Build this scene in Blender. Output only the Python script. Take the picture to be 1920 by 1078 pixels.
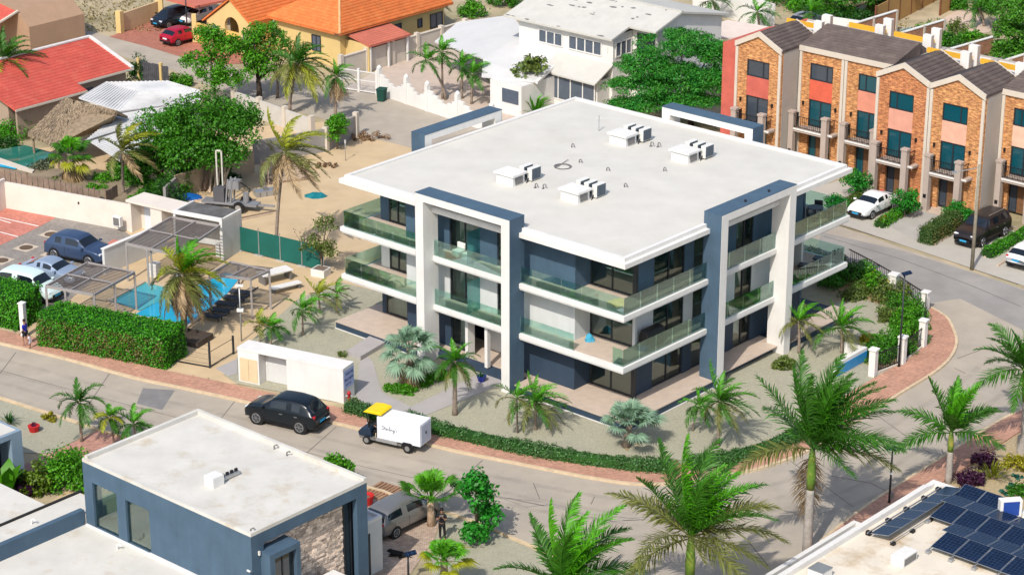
import bpy, math, random
import numpy as np
from mathutils import Vector, Matrix, Quaternion

for o in list(bpy.data.objects):
    bpy.data.objects.remove(o)
SC = bpy.context.scene
COL = SC.collection
R = math.radians
# ------------------------------------------------------------------ camera
FPX, PITCH, CAMH = 4408.0, R(21.4), 55.2
cam_d = bpy.data.cameras.new('camera')
cam = bpy.data.objects.new('camera', cam_d)
COL.objects.link(cam)
cam.location = (0, 0, CAMH)
cam.rotation_euler = (math.pi / 2 - PITCH, 0, 0)
cam_d.sensor_fit = 'HORIZONTAL'
cam_d.sensor_width = 36.0
cam_d.lens = 36.0 * FPX / 1920.0
cam_d.clip_start = 1.0
cam_d.clip_end = 3000.0
SC.camera = cam
# ------------------------------------------------------------------ light
SUN_EL = R(46.0)
SHADOW_HEADING = R(22.0)
world = bpy.data.worlds.new('World')
SC.world = world
world.use_nodes = True
wn = world.node_tree
wn.nodes.clear()
sky = wn.nodes.new('ShaderNodeTexSky')
sky.sky_type = 'NISHITA'
sky.sun_disc = False
sky.sun_elevation = SUN_EL
sky.sun_rotation = SHADOW_HEADING + math.pi
sky.altitude = 10
sky.air_density = 1.0
sky.dust_density = 2.2
sky.ozone_density = 1.0
bg = wn.nodes.new('ShaderNodeBackground')
bg.inputs['Strength'].default_value = 0.15
wo = wn.nodes.new('ShaderNodeOutputWorld')
wn.links.new(sky.outputs[0], bg.inputs[0])
wn.links.new(bg.outputs[0], wo.inputs[0])
sun_d = bpy.data.lights.new('sun', 'SUN')
sun_d.energy = 3.5
sun_d.angle = R(0.53)
sun_d.color = (1.0, 0.935, 0.845)
sun = bpy.data.objects.new('sun', sun_d)
COL.objects.link(sun)
sdir = Vector((math.sin(SHADOW_HEADING) * math.cos(SUN_EL), math.cos(SHADOW_HEADING) * math.cos(SUN_EL), -math.sin(SUN_EL)))
sun.rotation_euler = sdir.to_track_quat('-Z', 'Y').to_euler()
sun.location = (-30, 60, 80)
SC.view_settings.view_transform = 'Standard'
SC.view_settings.look = 'None'
SC.view_settings.gamma = 1.0
SC.view_settings.use_curve_mapping = False
SC.view_settings.exposure = 0.22
SC.render.engine = 'CYCLES'
SC.cycles.max_bounces = 8
SC.cycles.transparent_max_bounces = 24
SC.cycles.use_denoising = True

# ------------------------------------------------------------------ surveying: ground positions read off the calibrated camera
CP, SP = math.cos(PITCH), math.sin(PITCH)
def G(px, py, z=0.0):
    a = (px - 960.0) / FPX; b = -(py - 539.0) / FPX
    dx, dy, dz = a, CP + b * SP, -SP + b * CP
    t = (z - CAMH) / dz
    return Vector((dx * t, dy * t, z))
def PJ(v):
    y = v[1]; z = v[2] - CAMH
    d = y * CP - z * SP
    return 960 + FPX * v[0] / d, 539 - FPX * (y * SP + z * CP) / d
def HT(w, py):
    """height above world point w whose projection sits on picture row py"""
    lo, hi = w[2], w[2] + 30
    for _ in range(40):
        m = (lo + hi) / 2
        if PJ((w[0], w[1], m))[1] > py: lo = m
        else: hi = m
    return lo - w[2]
def head(h):
    h = R(h); return Vector((math.sin(h), math.cos(h), 0))
GRID = R(-41.4)         # local +X runs along heading 131.4 (right and near), local +Y along heading 41.4 (right and far)
def gridloc(o, p):
    d = Vector((p[0] - o[0], p[1] - o[1], 0)); c, s = math.cos(-GRID), math.sin(-GRID)
    return d.x * c - d.y * s, d.x * s + d.y * c

# ------------------------------------------------------------------ materials
MATS = {}
def nd(nt, t, **kw):
    n = nt.nodes.new(t)
    for k, v in kw.items():
        if k.startswith('i_'): n.inputs[k[2:].replace('_', ' ')].default_value = v
        else: setattr(n, k, v)
    return n
def c4(c): return (c[0], c[1], c[2], 1.0)
def M(name, col, var=0.12, scale=1.5, rough=0.8, bump=0.0, bscale=30.0, metal=0.0, spec=0.3, col2=None, c2amt=0.0, c2scale=0.4, island=0.0, c2lo=0.5, streak=0.0):
    """principled material: colour with two layers of noise, optional second (dirt) colour in patches, per-piece tint, relief"""
    if name in MATS: return MATS[name]
    m = bpy.data.materials.new(name); m.use_nodes = True
    nt = m.node_tree; nt.nodes.clear(); L = nt.links.new
    out = nd(nt, 'ShaderNodeOutputMaterial'); p = nd(nt, 'ShaderNodeBsdfPrincipled')
    L(p.outputs[0], out.inputs[0])
    p.inputs['Roughness'].default_value = rough; p.inputs['Metallic'].default_value = metal
    p.inputs['Specular IOR Level'].default_value = spec
    geo = nd(nt, 'ShaderNodeNewGeometry')
    n1 = nd(nt, 'ShaderNodeTexNoise', i_Scale=scale, i_Detail=5.0, i_Roughness=0.6)
    L(geo.outputs['Position'], n1.inputs['Vector'])
    mr = nd(nt, 'ShaderNodeMapRange')
    mr.inputs[1].default_value = 0.3; mr.inputs[2].default_value = 0.7
    mr.inputs[3].default_value = 1 - var; mr.inputs[4].default_value = 1 + var
    L(n1.outputs['Fac'], mr.inputs[0])
    last = mr.outputs[0]
    if island:
        mi = nd(nt, 'ShaderNodeMapRange'); mi.inputs[3].default_value = 1 - island; mi.inputs[4].default_value = 1 + island
        L(geo.outputs['Random Per Island'], mi.inputs[0])
        mm = nd(nt, 'ShaderNodeMath', operation='MULTIPLY'); L(last, mm.inputs[0]); L(mi.outputs[0], mm.inputs[1]); last = mm.outputs[0]
    if streak:      # rain streaks running down the wall
        ms = nd(nt, 'ShaderNodeMapping'); ms.inputs['Scale'].default_value = (1.5, 1.5, 0.18); L(geo.outputs['Position'], ms.inputs[0])
        n3 = nd(nt, 'ShaderNodeTexNoise', i_Scale=1.6, i_Detail=5.0, i_Roughness=0.7); L(ms.outputs[0], n3.inputs['Vector'])
        r3 = nd(nt, 'ShaderNodeMapRange'); r3.inputs[1].default_value = 0.46; r3.inputs[2].default_value = 0.75; r3.inputs[3].default_value = 1; r3.inputs[4].default_value = 1 - streak
        L(n3.outputs['Fac'], r3.inputs[0]); m3 = nd(nt, 'ShaderNodeMath', operation='MULTIPLY'); L(last, m3.inputs[0]); L(r3.outputs[0], m3.inputs[1]); last = m3.outputs[0]
    base = nd(nt, 'ShaderNodeRGB'); base.outputs[0].default_value = c4(col); csock = base.outputs[0]
    if col2 is not None:
        n2 = nd(nt, 'ShaderNodeTexNoise', i_Scale=c2scale, i_Detail=6.0, i_Roughness=0.65)
        L(geo.outputs['Position'], n2.inputs['Vector'])
        r2 = nd(nt, 'ShaderNodeMapRange'); r2.inputs[1].default_value = c2lo; r2.inputs[2].default_value = c2lo + 0.22; r2.inputs[3].default_value = 0; r2.inputs[4].default_value = c2amt
        L(n2.outputs['Fac'], r2.inputs[0])
        mx = nd(nt, 'ShaderNodeMix', data_type='RGBA'); L(r2.outputs[0], mx.inputs[0]); L(csock, mx.inputs[6]); mx.inputs[7].default_value = c4(col2)
        csock = mx.outputs[2]
    vm = nd(nt, 'ShaderNodeVectorMath', operation='SCALE'); L(csock, vm.inputs[0]); L(last, vm.inputs['Scale'])
    L(vm.outputs[0], p.inputs['Base Color'])
    if bump:
        nb = nd(nt, 'ShaderNodeTexNoise', i_Scale=bscale, i_Detail=3.0); L(geo.outputs['Position'], nb.inputs['Vector'])
        bp = nd(nt, 'ShaderNodeBump', i_Strength=bump, i_Distance=0.05); L(nb.outputs['Fac'], bp.inputs['Height']); L(bp.outputs[0], p.inputs['Normal'])
    MATS[name] = m
    return m
def leafmat(name, col, col2=None, trans=0.26, rough=0.5, isl=0.5, hue=(1.25, 1.05, 0.6)):
    """leaf: per-leaf tint, colour drifting between two greens, light passing through"""
    if name in MATS: return MATS[name]
    m = bpy.data.materials.new(name); m.use_nodes = True
    nt = m.node_tree; nt.nodes.clear(); L = nt.links.new
    out = nd(nt, 'ShaderNodeOutputMaterial'); p = nd(nt, 'ShaderNodeBsdfPrincipled'); tr = nd(nt, 'ShaderNodeBsdfTranslucent'); mx = nd(nt, 'ShaderNodeMixShader')
    p.inputs['Roughness'].default_value = rough; p.inputs['Specular IOR Level'].default_value = 0.35
    mx.inputs[0].default_value = trans
    L(p.outputs[0], mx.inputs[1]); L(tr.outputs[0], mx.inputs[2]); L(mx.outputs[0], out.inputs[0])
    geo = nd(nt, 'ShaderNodeNewGeometry')
    n1 = nd(nt, 'ShaderNodeTexNoise', i_Scale=0.9, i_Detail=3.0); L(geo.outputs['Position'], n1.inputs['Vector'])
    ad = nd(nt, 'ShaderNodeMath', operation='MULTIPLY_ADD'); L(geo.outputs['Random Per Island'], ad.inputs[0]); ad.inputs[1].default_value = 0.6
    sb = nd(nt, 'ShaderNodeMath', operation='SUBTRACT'); L(n1.outputs['Fac'], sb.inputs[0]); sb.inputs[1].default_value = 0.3; L(sb.outputs[0], ad.inputs[2])
    mc = nd(nt, 'ShaderNodeMix', data_type='RGBA'); L(ad.outputs[0], mc.inputs[0]); mc.inputs[6].default_value = c4(col); mc.inputs[7].default_value = c4(col2 or [c * h for c, h in zip(col, hue)])
    mi = nd(nt, 'ShaderNodeMapRange'); mi.inputs[3].default_value = 1 - isl; mi.inputs[4].default_value = 1 + isl
    wh = nd(nt, 'ShaderNodeTexWhiteNoise', noise_dimensions='1D'); L(geo.outputs['Random Per Island'], wh.inputs['W']); L(wh.outputs['Value'], mi.inputs[0])
    vm = nd(nt, 'ShaderNodeVectorMath', operation='SCALE'); L(mc.outputs[2], vm.inputs[0]); L(mi.outputs[0], vm.inputs['Scale'])
    L(vm.outputs[0], p.inputs['Base Color'])
    v2 = nd(nt, 'ShaderNodeVectorMath', operation='MULTIPLY'); L(vm.outputs[0], v2.inputs[0]); v2.inputs[1].default_value = (1.5, 1.5, 0.7); L(v2.outputs[0], tr.inputs['Color'])
    MATS[name] = m
    return m
def glassmat(name, tint, gloss=0.10, rough=0.02):
    """clear sheet glass: tinted see-through with mirror reflection growing towards grazing"""
    if name in MATS: return MATS[name]
    m = bpy.data.materials.new(name); m.use_nodes = True
    nt = m.node_tree; nt.nodes.clear(); L = nt.links.new
    out = nd(nt, 'ShaderNodeOutputMaterial'); t = nd(nt, 'ShaderNodeBsdfTransparent'); g = nd(nt, 'ShaderNodeBsdfGlossy'); mx = nd(nt, 'ShaderNodeMixShader')
    t.inputs[0].default_value = c4(tint); g.inputs['Roughness'].default_value = rough; g.inputs[0].default_value = (0.95, 1, 0.98, 1)
    lw = nd(nt, 'ShaderNodeLayerWeight', i_Blend=0.25)
    ad = nd(nt, 'ShaderNodeMath', operation='MULTIPLY_ADD'); L(lw.outputs['Fresnel'], ad.inputs[0]); ad.inputs[1].default_value = 0.8; ad.inputs[2].default_value = gloss; ad.use_clamp = True
    L(ad.outputs[0], mx.inputs[0]); L(t.outputs[0], mx.inputs[1]); L(g.outputs[0], mx.inputs[2]); L(mx.outputs[0], out.inputs[0])
    MATS[name] = m
    return m
def brickmat(name, cols, bw, bh, mortar, msize=0.012, rough=0.85, bump=0.4, coord='Object', rot=(0, 0, 0), var=0.2, off=0.5, spk=0.2):
    if name in MATS: return MATS[name]
    m = bpy.data.materials.new(name); m.use_nodes = True
    nt = m.node_tree; nt.nodes.clear(); L = nt.links.new
    out = nd(nt, 'ShaderNodeOutputMaterial'); p = nd(nt, 'ShaderNodeBsdfPrincipled'); L(p.outputs[0], out.inputs[0])
    p.inputs['Roughness'].default_value = rough; p.inputs['Specular IOR Level'].default_value = 0.2
    tc = nd(nt, 'ShaderNodeTexCoord'); mp = nd(nt, 'ShaderNodeMapping'); mp.inputs['Rotation'].default_value = rot
    L(tc.outputs[coord], mp.inputs[0])
    b = nd(nt, 'ShaderNodeTexBrick', i_Scale=1.0, i_Mortar_Size=msize, i_Brick_Width=bw, i_Row_Height=bh, i_Bias=0.0, i_Mortar_Smooth=0.1)
    b.offset = off
    b.inputs['Color1'].default_value = c4(cols[0]); b.inputs['Color2'].default_value = c4(cols[1]); b.inputs['Mortar'].default_value = c4(mortar)
    L(mp.outputs[0], b.inputs['Vector'])
    n1 = nd(nt, 'ShaderNodeTexNoise', i_Scale=0.7, i_Detail=5.0, i_Roughness=0.7); L(tc.outputs[coord], n1.inputs['Vector'])
    mr = nd(nt, 'ShaderNodeMapRange'); mr.inputs[1].default_value = 0.3; mr.inputs[2].default_value = 0.7; mr.inputs[3].default_value = 1 - var; mr.inputs[4].default_value = 1 + var
    L(n1.outputs['Fac'], mr.inputs[0])
    # per-brick speckle from a stretched noise
    mp2 = nd(nt, 'ShaderNodeMapping'); mp2.inputs['Scale'].default_value = (1.0 / bw, 1.0 / bh, 1.0 / bh); L(mp.outputs[0], mp2.inputs[0])
    n2 = nd(nt, 'ShaderNodeTexNoise', i_Scale=1.0, i_Detail=1.0); L(mp2.outputs[0], n2.inputs['Vector'])
    mx = nd(nt, 'ShaderNodeMix', data_type='RGBA', blend_type='MULTIPLY')
    rr = nd(nt, 'ShaderNodeMapRange'); rr.inputs[1].default_value = 0.3; rr.inputs[2].default_value = 0.7; rr.inputs[3].default_value = 1 - spk; rr.inputs[4].default_value = 1 + spk * .8
    L(n2.outputs['Fac'], rr.inputs[0])
    vm = nd(nt, 'ShaderNodeVectorMath', operation='SCALE'); L(b.outputs['Color'], vm.inputs[0]); L(mr.outputs[0], vm.inputs['Scale'])
    v2 = nd(nt, 'ShaderNodeVectorMath', operation='SCALE'); L(vm.outputs[0], v2.inputs[0]); L(rr.outputs[0], v2.inputs['Scale'])
    L(v2.outputs[0], p.inputs['Base Color'])
    bp = nd(nt, 'ShaderNodeBump', i_Strength=bump, i_Distance=0.02); bp.invert = True
    L(b.outputs['Fac'], bp.inputs['Height']); L(bp.outputs[0], p.inputs['Normal'])
    MATS[name] = m
    return m

# ------------------------------------------------------------------ mesh builder
class MB:
    def __init__(s): s.v = []; s.f = []
    def add(s, v, f):
        n = len(s.v); s.v += [tuple(q) for q in v]; s.f += [tuple(i + n for i in q) for q in f]; return s
    def box(s, x0, x1, y0, y1, z0, z1):
        if x0 > x1: x0, x1 = x1, x0
        if y0 > y1: y0, y1 = y1, y0
        if z0 > z1: z0, z1 = z1, z0
        return s.add([(x0, y0, z0), (x1, y0, z0), (x1, y1, z0), (x0, y1, z0), (x0, y0, z1), (x1, y0, z1), (x1, y1, z1), (x0, y1, z1)],
                     [(0, 3, 2, 1), (4, 5, 6, 7), (0, 1, 5, 4), (1, 2, 6, 5), (2, 3, 7, 6), (3, 0, 4, 7)])
    def prism(s, pts, z0, z1):
        """vertical prism over a plan polygon (counter-clockwise)"""
        a = sum(p[0] * q[1] - q[0] * p[1] for p, q in zip(pts, pts[1:] + pts[:1]))
        if a < 0: pts = pts[::-1]
        n = len(pts)
        return s.add([(p[0], p[1], z0) for p in pts] + [(p[0], p[1], z1) for p in pts],
                     [tuple(range(n))[::-1], tuple(range(n, 2 * n))] + [(i, (i + 1) % n, n + (i + 1) % n, n + i) for i in range(n)])
    def slab(s, pts, t):
        """plate under a planar 3-D polygon, thickness t straight down"""
        n = len(pts)
        pts = [Vector(p) for p in pts]
        nz = sum((p.x * q.y - q.x * p.y) for p, q in zip(pts, pts[1:] + pts[:1]))
        if nz < 0: pts = pts[::-1]
        return s.add([(p.x, p.y, p.z - t) for p in pts] + [tuple(p) for p in pts],
                     [tuple(range(n))[::-1], tuple(range(n, 2 * n))] + [(i, (i + 1) % n, n + (i + 1) % n, n + i) for i in range(n)])
    def sheet(s, pts, z=None):
        pts = [Vector((p[0], p[1], p[2] if z is None else z)) for p in pts]
        if sum((p.x * q.y - q.x * p.y) for p, q in zip(pts, pts[1:] + pts[:1])) < 0: pts = pts[::-1]
        return s.add(pts, [tuple(range(len(pts)))])
    def extr(s, prof, axis, a0, a1):
        """extrude a 2-D profile along an axis: 'x' profile is (y,z), 'y' profile is (x,z)"""
        n = len(prof)
        if axis == 'x': f = lambda p, a: (a, p[0], p[1])
        else: f = lambda p, a: (p[0], a, p[1])
        v = [f(p, a0) for p in prof] + [f(p, a1) for p in prof]
        return s.add(v, [tuple(range(n)), tuple(range(n, 2 * n))[::-1]] + [(i, n + i, n + (i + 1) % n, (i + 1) % n) for i in range(n)])
    def tube(s, pts, rad, n=8, cap=True):
        pts = [Vector(p) for p in pts]
        if not hasattr(rad, '__len__'): rad = [rad] * len(pts)
        k = len(s.v); prev = None
        for i, p in enumerate(pts):
            d = (pts[min(i + 1, len(pts) - 1)] - pts[max(i - 1, 0)]).normalized()
            if prev is None:
                a = d.orthogonal().normalized()
            else:
                a = (prev - d * prev.dot(d)).normalized()
            prev = a; b = d.cross(a)
            for j in range(n):
                t = 2 * math.pi * j / n
                s.v.append(tuple(p + (a * math.cos(t) + b * math.sin(t)) * rad[i]))
        for i in range(len(pts) - 1):
            for j in range(n):
                s.f.append((k + i * n + j, k + i * n + (j + 1) % n, k + (i + 1) * n + (j + 1) % n, k + (i + 1) * n + j))
        if cap:
            s.f.append(tuple(k + j for j in range(n))[::-1]); m = k + (len(pts) - 1) * n; s.f.append(tuple(m + j for j in range(n)))
        return s
    def bar(s, a, b, w, h=None):
        """square bar from a to b"""
        a = Vector(a); b = Vector(b); d = (b - a).normalized(); h = h or w
        sd = d.cross(Vector((0, 0, 1)))
        sd = sd.normalized() if sd.length > 1e-3 else Vector((1, 0, 0))
        up = sd.cross(d)
        v = [p + sd * (i * w / 2) + up * (j * h / 2) for p in (a, b) for i, j in ((-1, -1), (1, -1), (1, 1), (-1, 1))]
        return s.add(v, [(0, 1, 2, 3), (7, 6, 5, 4), (0, 4, 5, 1), (1, 5, 6, 2), (2, 6, 7, 3), (3, 7, 4, 0)])
    def lathe(s, prof, n=16, c=(0, 0)):
        k = len(s.v)
        for r, z in prof:
            for j in range(n):
                t = 2 * math.pi * j / n; s.v.append((c[0] + r * math.cos(t), c[1] + r * math.sin(t), z))
        for i in range(len(prof) - 1):
            for j in range(n):
                s.f.append((k + i * n + j, k + i * n + (j + 1) % n, k + (i + 1) * n + (j + 1) % n, k + (i + 1) * n + j))
        s.f.append(tuple(k + j for j in range(n))[::-1]); m = k + (len(prof) - 1) * n; s.f.append(tuple(m + j for j in range(n)))
        return s
    def xform(s, mat):
        s.v = [tuple(mat @ Vector(q)) for q in s.v]; return s
    def mesh(s, name, mat, smooth=False):
        used = sorted({i for f in s.f for i in f})
        if len(used) < len(s.v):
            mp = {q: k for k, q in enumerate(used)}; s.v = [s.v[q] for q in used]; s.f = [tuple(mp[i] for i in f) for f in s.f]
        me = bpy.data.meshes.new(name); me.from_pydata(s.v, [], s.f); me.materials.append(mat)
        if smooth: me.polygons.foreach_set('use_smooth', [True] * len(me.polygons))
        me.update(); return me
    def obj(s, name, mat, parent=None, smooth=False, bevel=0, **tags):
        o = bpy.data.objects.new(name, s.mesh(name, mat, smooth)); COL.objects.link(o)
        if parent is not None: o.parent = parent
        if bevel:
            b = o.modifiers.new('bevel', 'BEVEL'); b.width = bevel; b.segments = 2; b.limit_method = 'ANGLE'; b.angle_limit = R(40)
        for k, v in tags.items(): o[k] = v
        return o
def tag(o, label=None, cat=None, group=None, kind=None):
    if label: o['label'] = label
    if cat: o['category'] = cat
    if group: o['group'] = group
    if kind: o['kind'] = kind
    return o
def thing(name, label, cat, loc=(0, 0, 0), rot=0.0, group=None):
    o = bpy.data.objects.new(name, None); COL.objects.link(o); o.empty_display_size = 0.3
    o.location = loc; o.rotation_euler = (0, 0, rot)
    return tag(o, label, cat, group)
KIDS = {}
def copy_thing(src, label, loc=None, rot=None):
    kids = [[c for c in bpy.data.objects if c.parent == src]] if src.name not in KIDS else [KIDS[src.name]]
    KIDS[src.name] = kids[0]
    r = src.copy(); COL.objects.link(r); r['label'] = label
    if loc is not None: r.location = loc
    if rot is not None: r.rotation_euler = (0, 0, rot)
    for c in kids[0]:
        d = c.copy(); COL.objects.link(d); d.parent = r
        if c.name not in KIDS: KIDS[c.name] = [e for e in bpy.data.objects if e.parent == c]
        for e in KIDS[c.name]:
            q = e.copy(); COL.objects.link(q); q.parent = d
    return r
def share(o, name, parent, loc, rot=(0, 0, 0), scale=None):
    """another object on the same mesh"""
    c = bpy.data.objects.new(name, o.data); COL.objects.link(c); c.parent = parent; c.location = loc; c.rotation_euler = rot
    if scale: c.scale = scale
    return c
def npmesh(name, verts, quads, mat):
    me = bpy.data.meshes.new(name)
    verts = np.asarray(verts, np.float32).reshape(-1, 3); quads = np.asarray(quads, np.int32); k = quads.shape[1]
    me.vertices.add(len(verts)); me.vertices.foreach_set('co', verts.ravel())
    me.loops.add(quads.size); me.loops.foreach_set('vertex_index', quads.ravel())
    me.polygons.add(len(quads)); me.polygons.foreach_set('loop_start', np.arange(0, quads.size, k, dtype=np.int32))
    me.polygons.foreach_set('loop_total', np.full(len(quads), k, np.int32))
    me.materials.append(mat); me.update(calc_edges=True); return me
def npobj(name, verts, quads, mat, parent=None):
    o = bpy.data.objects.new(name, npmesh(name, verts, quads, mat)); COL.objects.link(o)
    if parent is not None: o.parent = parent
    return o
rng = np.random.default_rng(7)
rnd = random.Random(11)

# ------------------------------------------------------------------ palette
WHITE = M('white_render', (0.68, 0.67, 0.645), streak=0.07, var=0.05, scale=0.8, rough=0.75, col2=(0.60, 0.58, 0.54), c2amt=0.25, c2scale=0.6)
ROOFW = M('white_roof_membrane', (0.565, 0.55, 0.50), var=0.06, scale=0.5, rough=0.8, col2=(0.52, 0.47, 0.40), c2amt=0.45, c2scale=0.35, bump=0.08, bscale=8, c2lo=0.56)
ROOFD = M('stained_roof_membrane', (0.56, 0.545, 0.50), var=0.08, scale=0.7, rough=0.85, col2=(0.40, 0.32, 0.20), c2amt=0.75, c2scale=0.6, bump=0.1, bscale=9, c2lo=0.54)
GREYW = M('pale_grey_render', (0.56, 0.57, 0.565), streak=0.07, var=0.05, scale=0.8)
BLUE = M('slate_blue_render', (0.062, 0.108, 0.160), streak=0.12, var=0.12, scale=0.9, rough=0.65)
DBLUE = M('dark_slate_panel', (0.03, 0.052, 0.085), streak=0.12, var=0.1, scale=0.9, rough=0.6)
TILEP = M('beige_floor_tile', (0.50, 0.41, 0.335), var=0.08, scale=2.0, rough=0.6)
DARKF = M('dark_aluminium', (0.018, 0.022, 0.028), var=0.05, rough=0.45, spec=0.5)
GREYM = M('grey_metal', (0.16, 0.155, 0.15), var=0.08, rough=0.5, spec=0.5)
STEEL = M('galvanised_steel', (0.42, 0.43, 0.44), var=0.1, rough=0.4, metal=0.6)
BLACK = M('black_plastic', (0.012, 0.012, 0.014), var=0.1, rough=0.5)
PANE = M('window_glass', (0.012, 0.020, 0.024), var=0.02, rough=0.04, spec=0.8)
PANET = M('teal_window_glass', (0.004, 0.066, 0.09), var=0.05, scale=0.5, rough=0.06, spec=0.7)
PANEB = M('grey_window_glass', (0.045, 0.06, 0.08), var=0.1, scale=0.8, rough=0.1, spec=0.6)
RAILG = glassmat('green_railing_glass', (0.76, 0.95, 0.90), gloss=0.11)
CLEARG = glassmat('clear_window_glass', (0.55, 0.66, 0.64), gloss=0.10)
SCREENG = glassmat('frosted_screen_glass', (0.42, 0.78, 0.78), gloss=0.10, rough=0.25)
CURT = M('cream_curtain', (0.52, 0.49, 0.42), var=0.1, scale=4)
INT = M('interior_plaster', (0.34, 0.28, 0.21), var=0.1, scale=1)
CONC = M('concrete', (0.40, 0.385, 0.36), var=0.1, scale=1.2, rough=0.9, bump=0.1, bscale=20, col2=(0.30, 0.28, 0.25), c2amt=0.5)
KERB = M('kerb_concrete', (0.56, 0.44, 0.29), var=0.14, scale=2.5, rough=0.9, col2=(0.40, 0.33, 0.24), c2amt=0.6, c2scale=0.8)
TRUNK = M('palm_trunk', (0.24, 0.19, 0.15), var=0.3, scale=6, rough=0.95, bump=0.5, bscale=14)
TRUNKG = M('royal_palm_trunk', (0.34, 0.31, 0.28), var=0.2, scale=5, rough=0.9, bump=0.3, bscale=12)
SHAFT = M('green_crownshaft', (0.12, 0.22, 0.03), var=0.3, scale=3, rough=0.45, col2=(0.30, 0.24, 0.06), c2amt=0.8, c2scale=1.5)
BARK = M('tree_bark', (0.16, 0.12, 0.09), var=0.3, scale=6, rough=0.95, bump=0.4, bscale=14)
WOOD = M('weathered_wood', (0.24, 0.17, 0.12), var=0.25, scale=3, rough=0.85)
F_GREEN = leafmat('palm_green', (0.034, 0.14, 0.012))
F_BRIGHT = leafmat('palm_bright', (0.065, 0.28, 0.010))
F_YELL = leafmat('palm_yellow', (0.22, 0.27, 0.02))
F_OLIVE = leafmat('palm_olive', (0.13, 0.16, 0.05))
F_BROWN = leafmat('palm_dry', (0.27, 0.20, 0.12), hue=(1.2, 1.1, 0.9), trans=0.15)
F_BLUE = leafmat('palm_silver', (0.16, 0.27, 0.19), hue=(1.2, 1.15, 1.1), trans=0.2)
L_MID = leafmat('leaf_mid', (0.042, 0.185, 0.011))
L_BRI = leafmat('leaf_bright', (0.062, 0.25, 0.010))
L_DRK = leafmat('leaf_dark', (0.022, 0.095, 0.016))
L_OLI = leafmat('leaf_olive', (0.10, 0.16, 0.04))
L_HED = leafmat('leaf_hedge', (0.045, 0.24, 0.008), isl=0.55)
L_YEL = leafmat('leaf_yellow', (0.26, 0.27, 0.02))
L_PUR = leafmat('leaf_purple', (0.045, 0.012, 0.045), hue=(1.3, 1.0, 1.0))
L_GRY = leafmat('leaf_grey', (0.12, 0.15, 0.10), hue=(1.2, 1.1, 1.0))
L_FLO = leafmat('flower_red', (0.35, 0.05, 0.03), hue=(1.1, 1.0, 1.0))
# ------------------------------------------------------------------ vegetation builders
def leaf_quads(P, N, size, aspect=0.5, fold=0.15):
    """diamond leaves: points P, normals N (both n x 3)"""
    n = len(P)
    N = N / (np.linalg.norm(N, axis=1, keepdims=True) + 1e-9)
    A = rng.normal(size=(n, 3)); A -= N * np.sum(A * N, 1, keepdims=True); A /= np.linalg.norm(A, axis=1, keepdims=True) + 1e-9
    B = np.cross(N, A); s = (size * rng.uniform(0.6, 1.35, (n, 1)))
    V = np.stack([P - A * s * 0.5, P + B * s * aspect * 0.5 + N * s * fold, P + A * s * 0.5, P - B * s * aspect * 0.5 + N * s * fold], 1)
    return V.reshape(-1, 3), np.arange(4 * n).reshape(n, 4)
def unit(n):
    d = rng.normal(size=(n, 3)); return d / np.linalg.norm(d, axis=1, keepdims=True)
def clumps(ells, per, rc, flat=1.0, fill=0.35):
    """clump centres on and inside a set of ellipsoids (cx,cy,cz,rx,ry,rz)"""
    C = []
    for (cx, cy, cz, rx, ry, rz) in ells:
        d = unit(per); d[:, 2] = np.abs(d[:, 2]) * 1.15 - 0.3
        r = np.where(rng.random(per) < fill, rng.uniform(0.35, 0.8, per), rng.uniform(0.8, 1.06, per))[:, None]
        C.append(np.array([cx, cy, cz]) + d * r * np.array([rx, ry, rz]))
    return np.concatenate(C)
def clump_leaves(C, k, rc, size, aspect=0.5, flat=0.75, up=0.35):
    n = len(C) * k
    d = unit(n); rr = rng.uniform(0.25, 1.0, (n, 1)) ** 0.6 * (rc * np.repeat(rng.uniform(0.6, 1.3, len(C)), k))[:, None]
    P = np.repeat(C, k, 0) + d * rr * np.array([1, 1, flat])
    N = d * 0.6 + rng.normal(size=(n, 3)) * 0.55 + np.array([0, 0, up])
    return leaf_quads(P, N, size, aspect)
def tree(name, label, cat, base, ells, mat, per=26, k=70, rc=0.75, size=0.22, trunk=0.2, flat=0.75, group=None, aspect=0.5, limbs=7, fork=0.45, bark=None, fill=0.35, lean=(0, 0)):
    t = thing(name, label, cat, base, 0, group)
    C = clumps(ells, per, rc, fill=fill)
    V, F = clump_leaves(C, k, rc, size, aspect, flat)
    npobj('crown', V, F, mat, t)
    top = np.mean([e[:3] for e in ells], 0); hz = top[2] * fork
    mb = MB()
    f = Vector((lean[0] + top[0] * 0.25, lean[1] + top[1] * 0.25, hz))
    mb.tube([(0, 0, -0.1), f * 0.5 + Vector((0.05, 0.03, 0)), f], [trunk * 1.25, trunk, trunk * 0.8], 8)
    idx = rng.choice(len(C), min(limbs, len(C)), replace=False)
    for i in idx:
        e = Vector(C[i]); m = f.lerp(e, 0.5) + Vector((0, 0, 0.25 * (e - f).length * 0.3))
        mb.tube([f - Vector((0, 0, 0.1)), m, e], [trunk * 0.6, trunk * 0.38, trunk * 0.12], 6)
    mb.obj('trunk', bark or BARK, t, smooth=True)
    return t
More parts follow.
